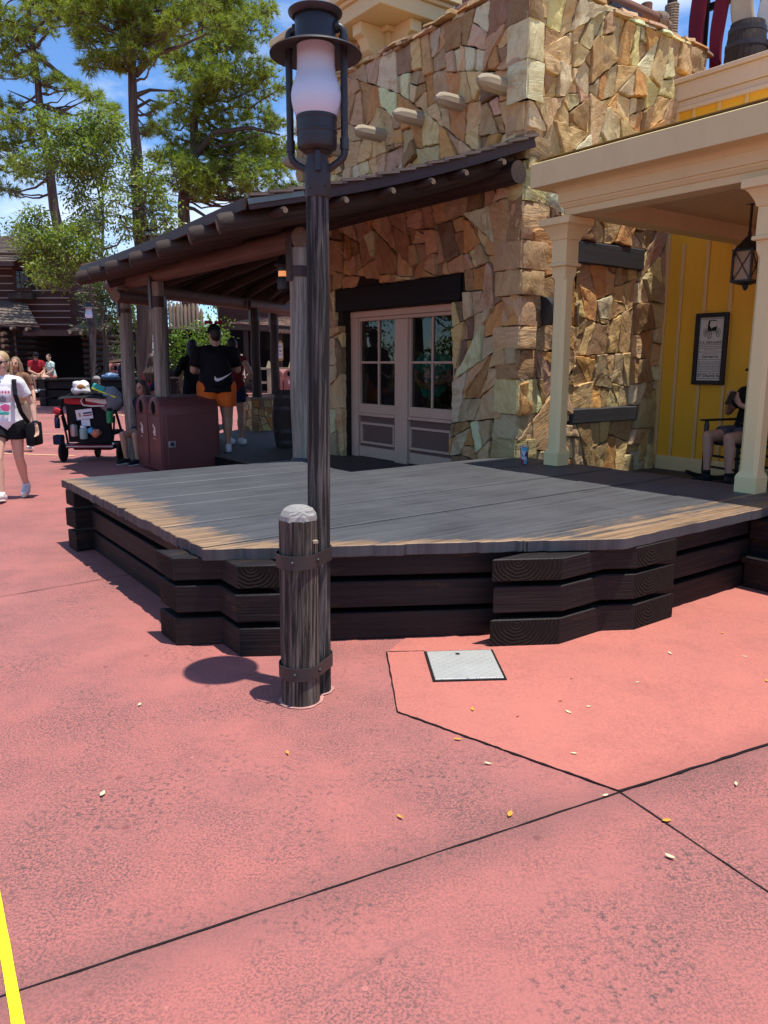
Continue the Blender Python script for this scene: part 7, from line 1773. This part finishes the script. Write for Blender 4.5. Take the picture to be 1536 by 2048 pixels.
for (z0, z1, y0, y1, w) in ((.30, .86, .0, -.02, .33),):
    n = 10; rows = [mb.add([S3(-w+2*w*k/n, y0+(y1-y0)*t/6 - .045*math.sin(math.pi*k/n), z0+(z1-z0)*t/6) for k in range(n+1)]) for t in range(7)]; rows2 = [mb.add([S3(-w+2*w*k/n, .05, z0+(z1-z0)*t/6) for k in range(n+1)]) for t in range(7)]
    for t in range(6):
        for k in range(n): mb.face([rows[t]+k, rows[t]+k+1, rows[t+1]+k+1, rows[t+1]+k]); mb.face([rows2[t]+k+1, rows2[t]+k, rows2[t+1]+k, rows2[t+1]+k+1])
mb.build('seat_back', M['str_black'], stt)
mb = MB(); mb.box(S3(0, .38, .42), (.64, .5, .06)); mb.box(S3(0, .30, .22), (.6, .5, .10)); mb.build('basket', M['str_black'], stt, bevel=.02)
mb = MB(); n = 10; rows = []
for t in range(7):
    a = math.pi*.08 + math.pi*.62*t/6; rows.append(mb.add([S3(-.35+.70*k/n, .28-.34*math.cos(a)*-1 - .34, .80+.20*math.sin(a)+.02*math.sin(math.pi*k/n)) for k in range(n+1)]))
for t in range(6):
    for k in range(n): mb.face([rows[t]+k, rows[t]+k+1, rows[t+1]+k+1, rows[t+1]+k])
mb.build('hood', M['str_black'], stt)
mb = MB(); mb.box(S3(-.16, -.10, .93), (.30, .05, .10), Matrix.Rotation(.05, 4, 'Y')); mb.build('hood_fold', M['str_red'], stt, bevel=.02)
def wheel_(x, y, r, rim, w=.045):
    mb = MB(); m = Matrix.Rotation(math.pi/2, 3, 'Y'); n = 24
    mb.lathe([(r*.80, -w/2), (r*.95, -w/2), (r, -w*.25), (r, w*.25), (r*.95, w/2), (r*.80, w/2)], S3(x, y, r), n, m=m); wh = mb.build('wheel', M['str_black'], stt)
    mb = MB(); mb.lathe([(0, -w*.3), (r*.25, -w*.3), (r*.3, -w*.12), (r*.74, -w*.12), (r*.81, -w*.35), (r*.81, w*.35), (r*.74, w*.12), (r*.3, w*.12), (r*.25, w*.3), (0, w*.3)], S3(x, y, r), n, m=m); mb.build('rim', rim, wh)
wheel_(-.42, -.02, .15, M['orange_rim']); wheel_(.46, -.02, .15, M['orange_rim']); wheel_(-.13, .62, .10, M['str_black']); wheel_(.22, .70, .10, M['str_black'])
# loose things on the stroller
def blobthing(name, label, cat, c, r, mat, sd, amp=.3, part_name='body', n=20):
    o = root(name, label, cat, c); mb = MB(); ell(mb, (0, 0, 0), r)
    for k in range(len(mb.v)): v = mb.v[k]; mb.v[k] = V(c) + v*(1+amp*mnoise.noise(V((v.x/r[0]*1.6+sd, v.y/r[1]*1.6, v.z/r[2]*1.6))))
    mb.build(part_name, mat, o, angle=60); return o
M['plastic_white'] = plain('white plastic bag', (.72, .70, .68), .4, .4, .08, 14); M['sack_grey'] = plain('grey padded sack', (.22, .23, .25), .7, .2, .15, 10); M['sign_white'] = plain('white card', (.75, .75, .78), .5, .3, .03)
b_ = blobthing('plastic_bag', 'crumpled white plastic bag with brown goods on top of the stroller', 'bag', S3(-.08, -.03, 1.12), (.15, .12, .10), M['plastic_white'], 3, .55)
mb = MB(); ell(mb, S3(-.05, -.10, 1.13), (.07, .05, .05)); mb.build('goods', M['leaf_brown'], b_)
k_ = blobthing('padded_sack', 'grey padded sack slung over the right side of the stroller', 'bag', S3(.33, .06, .93), (.18, .16, .20), M['sack_grey'], 8, .25)
mb = MB(); mb.beam(S3(.10, -.06, 1.12), S3(.46, -.08, .98), .012, .018); mb.build('yellow_edge', M['tape'], k_); mb = MB(); mb.box(S3(.2, -.03, 1.12), (.2, .06, .09), Matrix.Rotation(.4, 4, 'Y')); mb.build('teal_panel', M['print_teal'], k_, bevel=.02)
wsr = root('white_strap_bag', 'white and red soft bag with a looped white strap across the stroller handle', 'bag', S3(.16, -.08, .93)); mb = MB(); mb.box(S3(.17, -.06, .94), (.34, .10, .09), Matrix.Rotation(.18, 4, 'Y')); mb.build('body', M['plastic_white'], wsr, bevel=.03, seg=2)
mb = MB(); mb.box(S3(.16, -.065, .885), (.34, .09, .05), Matrix.Rotation(.12, 4, 'Y')); mb.build('red_panel', M['str_red'], wsr, bevel=.02); ctube('strap', [S3(-.02, -.1, 1.0), S3(-.05, -.13, .93), S3(-.02, -.13, .87), S3(.1, -.13, .855), S3(.3, -.12, .86)], .012, M['plastic_white'], wsr)
cdr = root('name_card', 'white printed card hung on the back of the stroller', 'card', S3(-.06, -.085, .74)); mb = MB(); mb.box(S3(-.03, -.088, .73), (.25, .004, .15), Matrix.Rotation(-.12, 4, 'Y')); cd_ = mb.build('card', M['sign_white'], cdr)
mb = MB(); mb.box(S3(.02, -.092, .75), (.13, .003, .022), Matrix.Rotation(-.12, 4, 'Y')); mb.build('print', navy, cd_); mb = MB(); mb.box(S3(.02, -.092, .715), (.14, .003, .018), Matrix.Rotation(-.12, 4, 'Y')); mb.build('print', red_c, cd_); mb = MB(); mb.box(S3(-.1, -.092, .72), (.03, .003, .06), Matrix.Rotation(-.12, 4, 'Y')); mb.build('print', M['leaf_yellow'], cd_)
mb = MB(); mb.box(S3(-.02, -.08, .60), (.13, .004, .10), Matrix.Rotation(-.08, 4, 'Y')); mb.build('lower_card', M['sign_white'], cdr)
def bottle(label, x, z, r, h, mat, lid):
    o = root('water_bottle', label, 'bottle', S3(x, -.11, z), 'bottles on the stroller'); mb = MB(); mb.lathe([(0, 0), (r*.9, 0), (r, .02), (r, h*.72), (r*.7, h*.82), (r*.7, h*.86)], S3(x, -.11, z), 18); mb.build('body', mat, o)
    mb = MB(); mb.lathe([(r*.72, h*.83), (r*.75, h*.84), (r*.75, h), (0, h)], S3(x, -.11, z), 18); mb.build('lid', lid, o)
M['pale_green'] = plain('pale green plastic', (.30, .45, .40), .4, .4); M['green_can'] = plain('green bottle', (.02, .28, .10), .4, .4); M['toy'] = plain('coloured toy', (.55, .20, .12), .6, .3); M['toy_blue'] = plain('sky blue toy', (.10, .38, .60), .6, .3)
bottle('silver bottle in the stroller rear pocket', -.19, .40, .055, .22, M['str_grey'], M['str_black']); bottle('pale green bottle in the stroller rear pocket', -.05, .36, .06, .20, M['pale_green'], M['sign_white']); bottle('green bottle at the right of the stroller back', .36, .60, .05, .22, M['green_can'], M['str_black'])
blobthing('soft_toy', 'small coloured toy tucked in the stroller rear pocket', 'toy', S3(.14, -.11, .45), (.07, .05, .06), M['toy'], 5, .4); blobthing('soft_toy', 'sky blue toy beside the coloured toy in the stroller pocket', 'toy', S3(.06, -.11, .48), (.045, .04, .05), M['toy_blue'], 7, .4)
ho = root('side_pouch', 'dark pouch hanging at the left side of the stroller', 'pouch', S3(-.50, -.02, .34)); mb = MB(); mb.box(S3(-.47, -.03, .34), (.14, .14, .15)); mb.build('body', navy, ho, bevel=.03, seg=2)
ho = root('red_pouch', 'small red pouch clipped at the upper left of the stroller', 'pouch', S3(-.46, -.04, .76)); mb = MB(); mb.box(S3(-.45, -.05, .77), (.12, .10, .10), Matrix.Rotation(.4, 4, 'Y')); mb.build('body', M['str_red'], ho, bevel=.03, seg=2)
bottle('blue bottle hanging at the left of the stroller', -.44, .52, .04, .20, navy, M['str_black'])
# things on the far stage
c = at(222, 752, 27.6); blobthing('cloth_bundle', 'pale blue cloth bundle lying on the far stage', 'bundle', V((c.x, 27.6, 1.02)), (.30, .2, .10), blue_c, 4, .4)
c = at(247, 745, 27.4); bk = blobthing('backpack', 'navy backpack standing on the far stage beside the blue bundle', 'backpack', V((c.x, 27.4, 1.20)), (.20, .15, .28), navy, 6, .15); mb = MB(); ell(mb, V((c.x, 27.24, 1.10)), (.14, .06, .12)); mb.build('pocket', navy, bk)
# parked strollers by the rail fence
for k, x in enumerate((474, 505)):
    c = at(x, 790, 32); o = root('stroller', ('parked black stroller by the rail fence, partly behind the woman in the red tank', 'parked black stroller by the rail fence, between the two pedestal posts')[k], 'stroller', V((c.x, 32, 0)), 'parked strollers by the rail fence'); q = lambda a, b, d: V((c.x+a, 32+b, d))
    mb = MB(); mb.tube([q(-.35, 0, 1.0), q(-.25, .1, .6), q(.3, .2, .2)], .025, 8); mb.tube([q(-.30, .3, 1.0), q(-.1, .3, .5), q(.1, .3, .2)], .025, 8); mb.build('frame', M['str_black'], o)
    mb = MB(); mb.box(q(.0, .15, .52), (.5, .45, .35), Matrix.Rotation(.4, 4, 'Y')); mb.build('seat', M['str_black'], o, bevel=.06, seg=2); mb = MB(); ell(mb, q(.02, .15, .95), (.28, .24, .16)); mb.build('hood', M['sack_grey'] if k else M['plastic_white'], o)
    for a, r in ((-.3, .13), (.32, .10)):
        mb = MB(); mb.lathe([(0, -.03), (r, -.03), (r, .03), (0, .03)], q(a, .0, r), 16, m=Matrix.Rotation(math.pi/2, 3, 'X')); mb.build('wheel', M['str_black'], o)
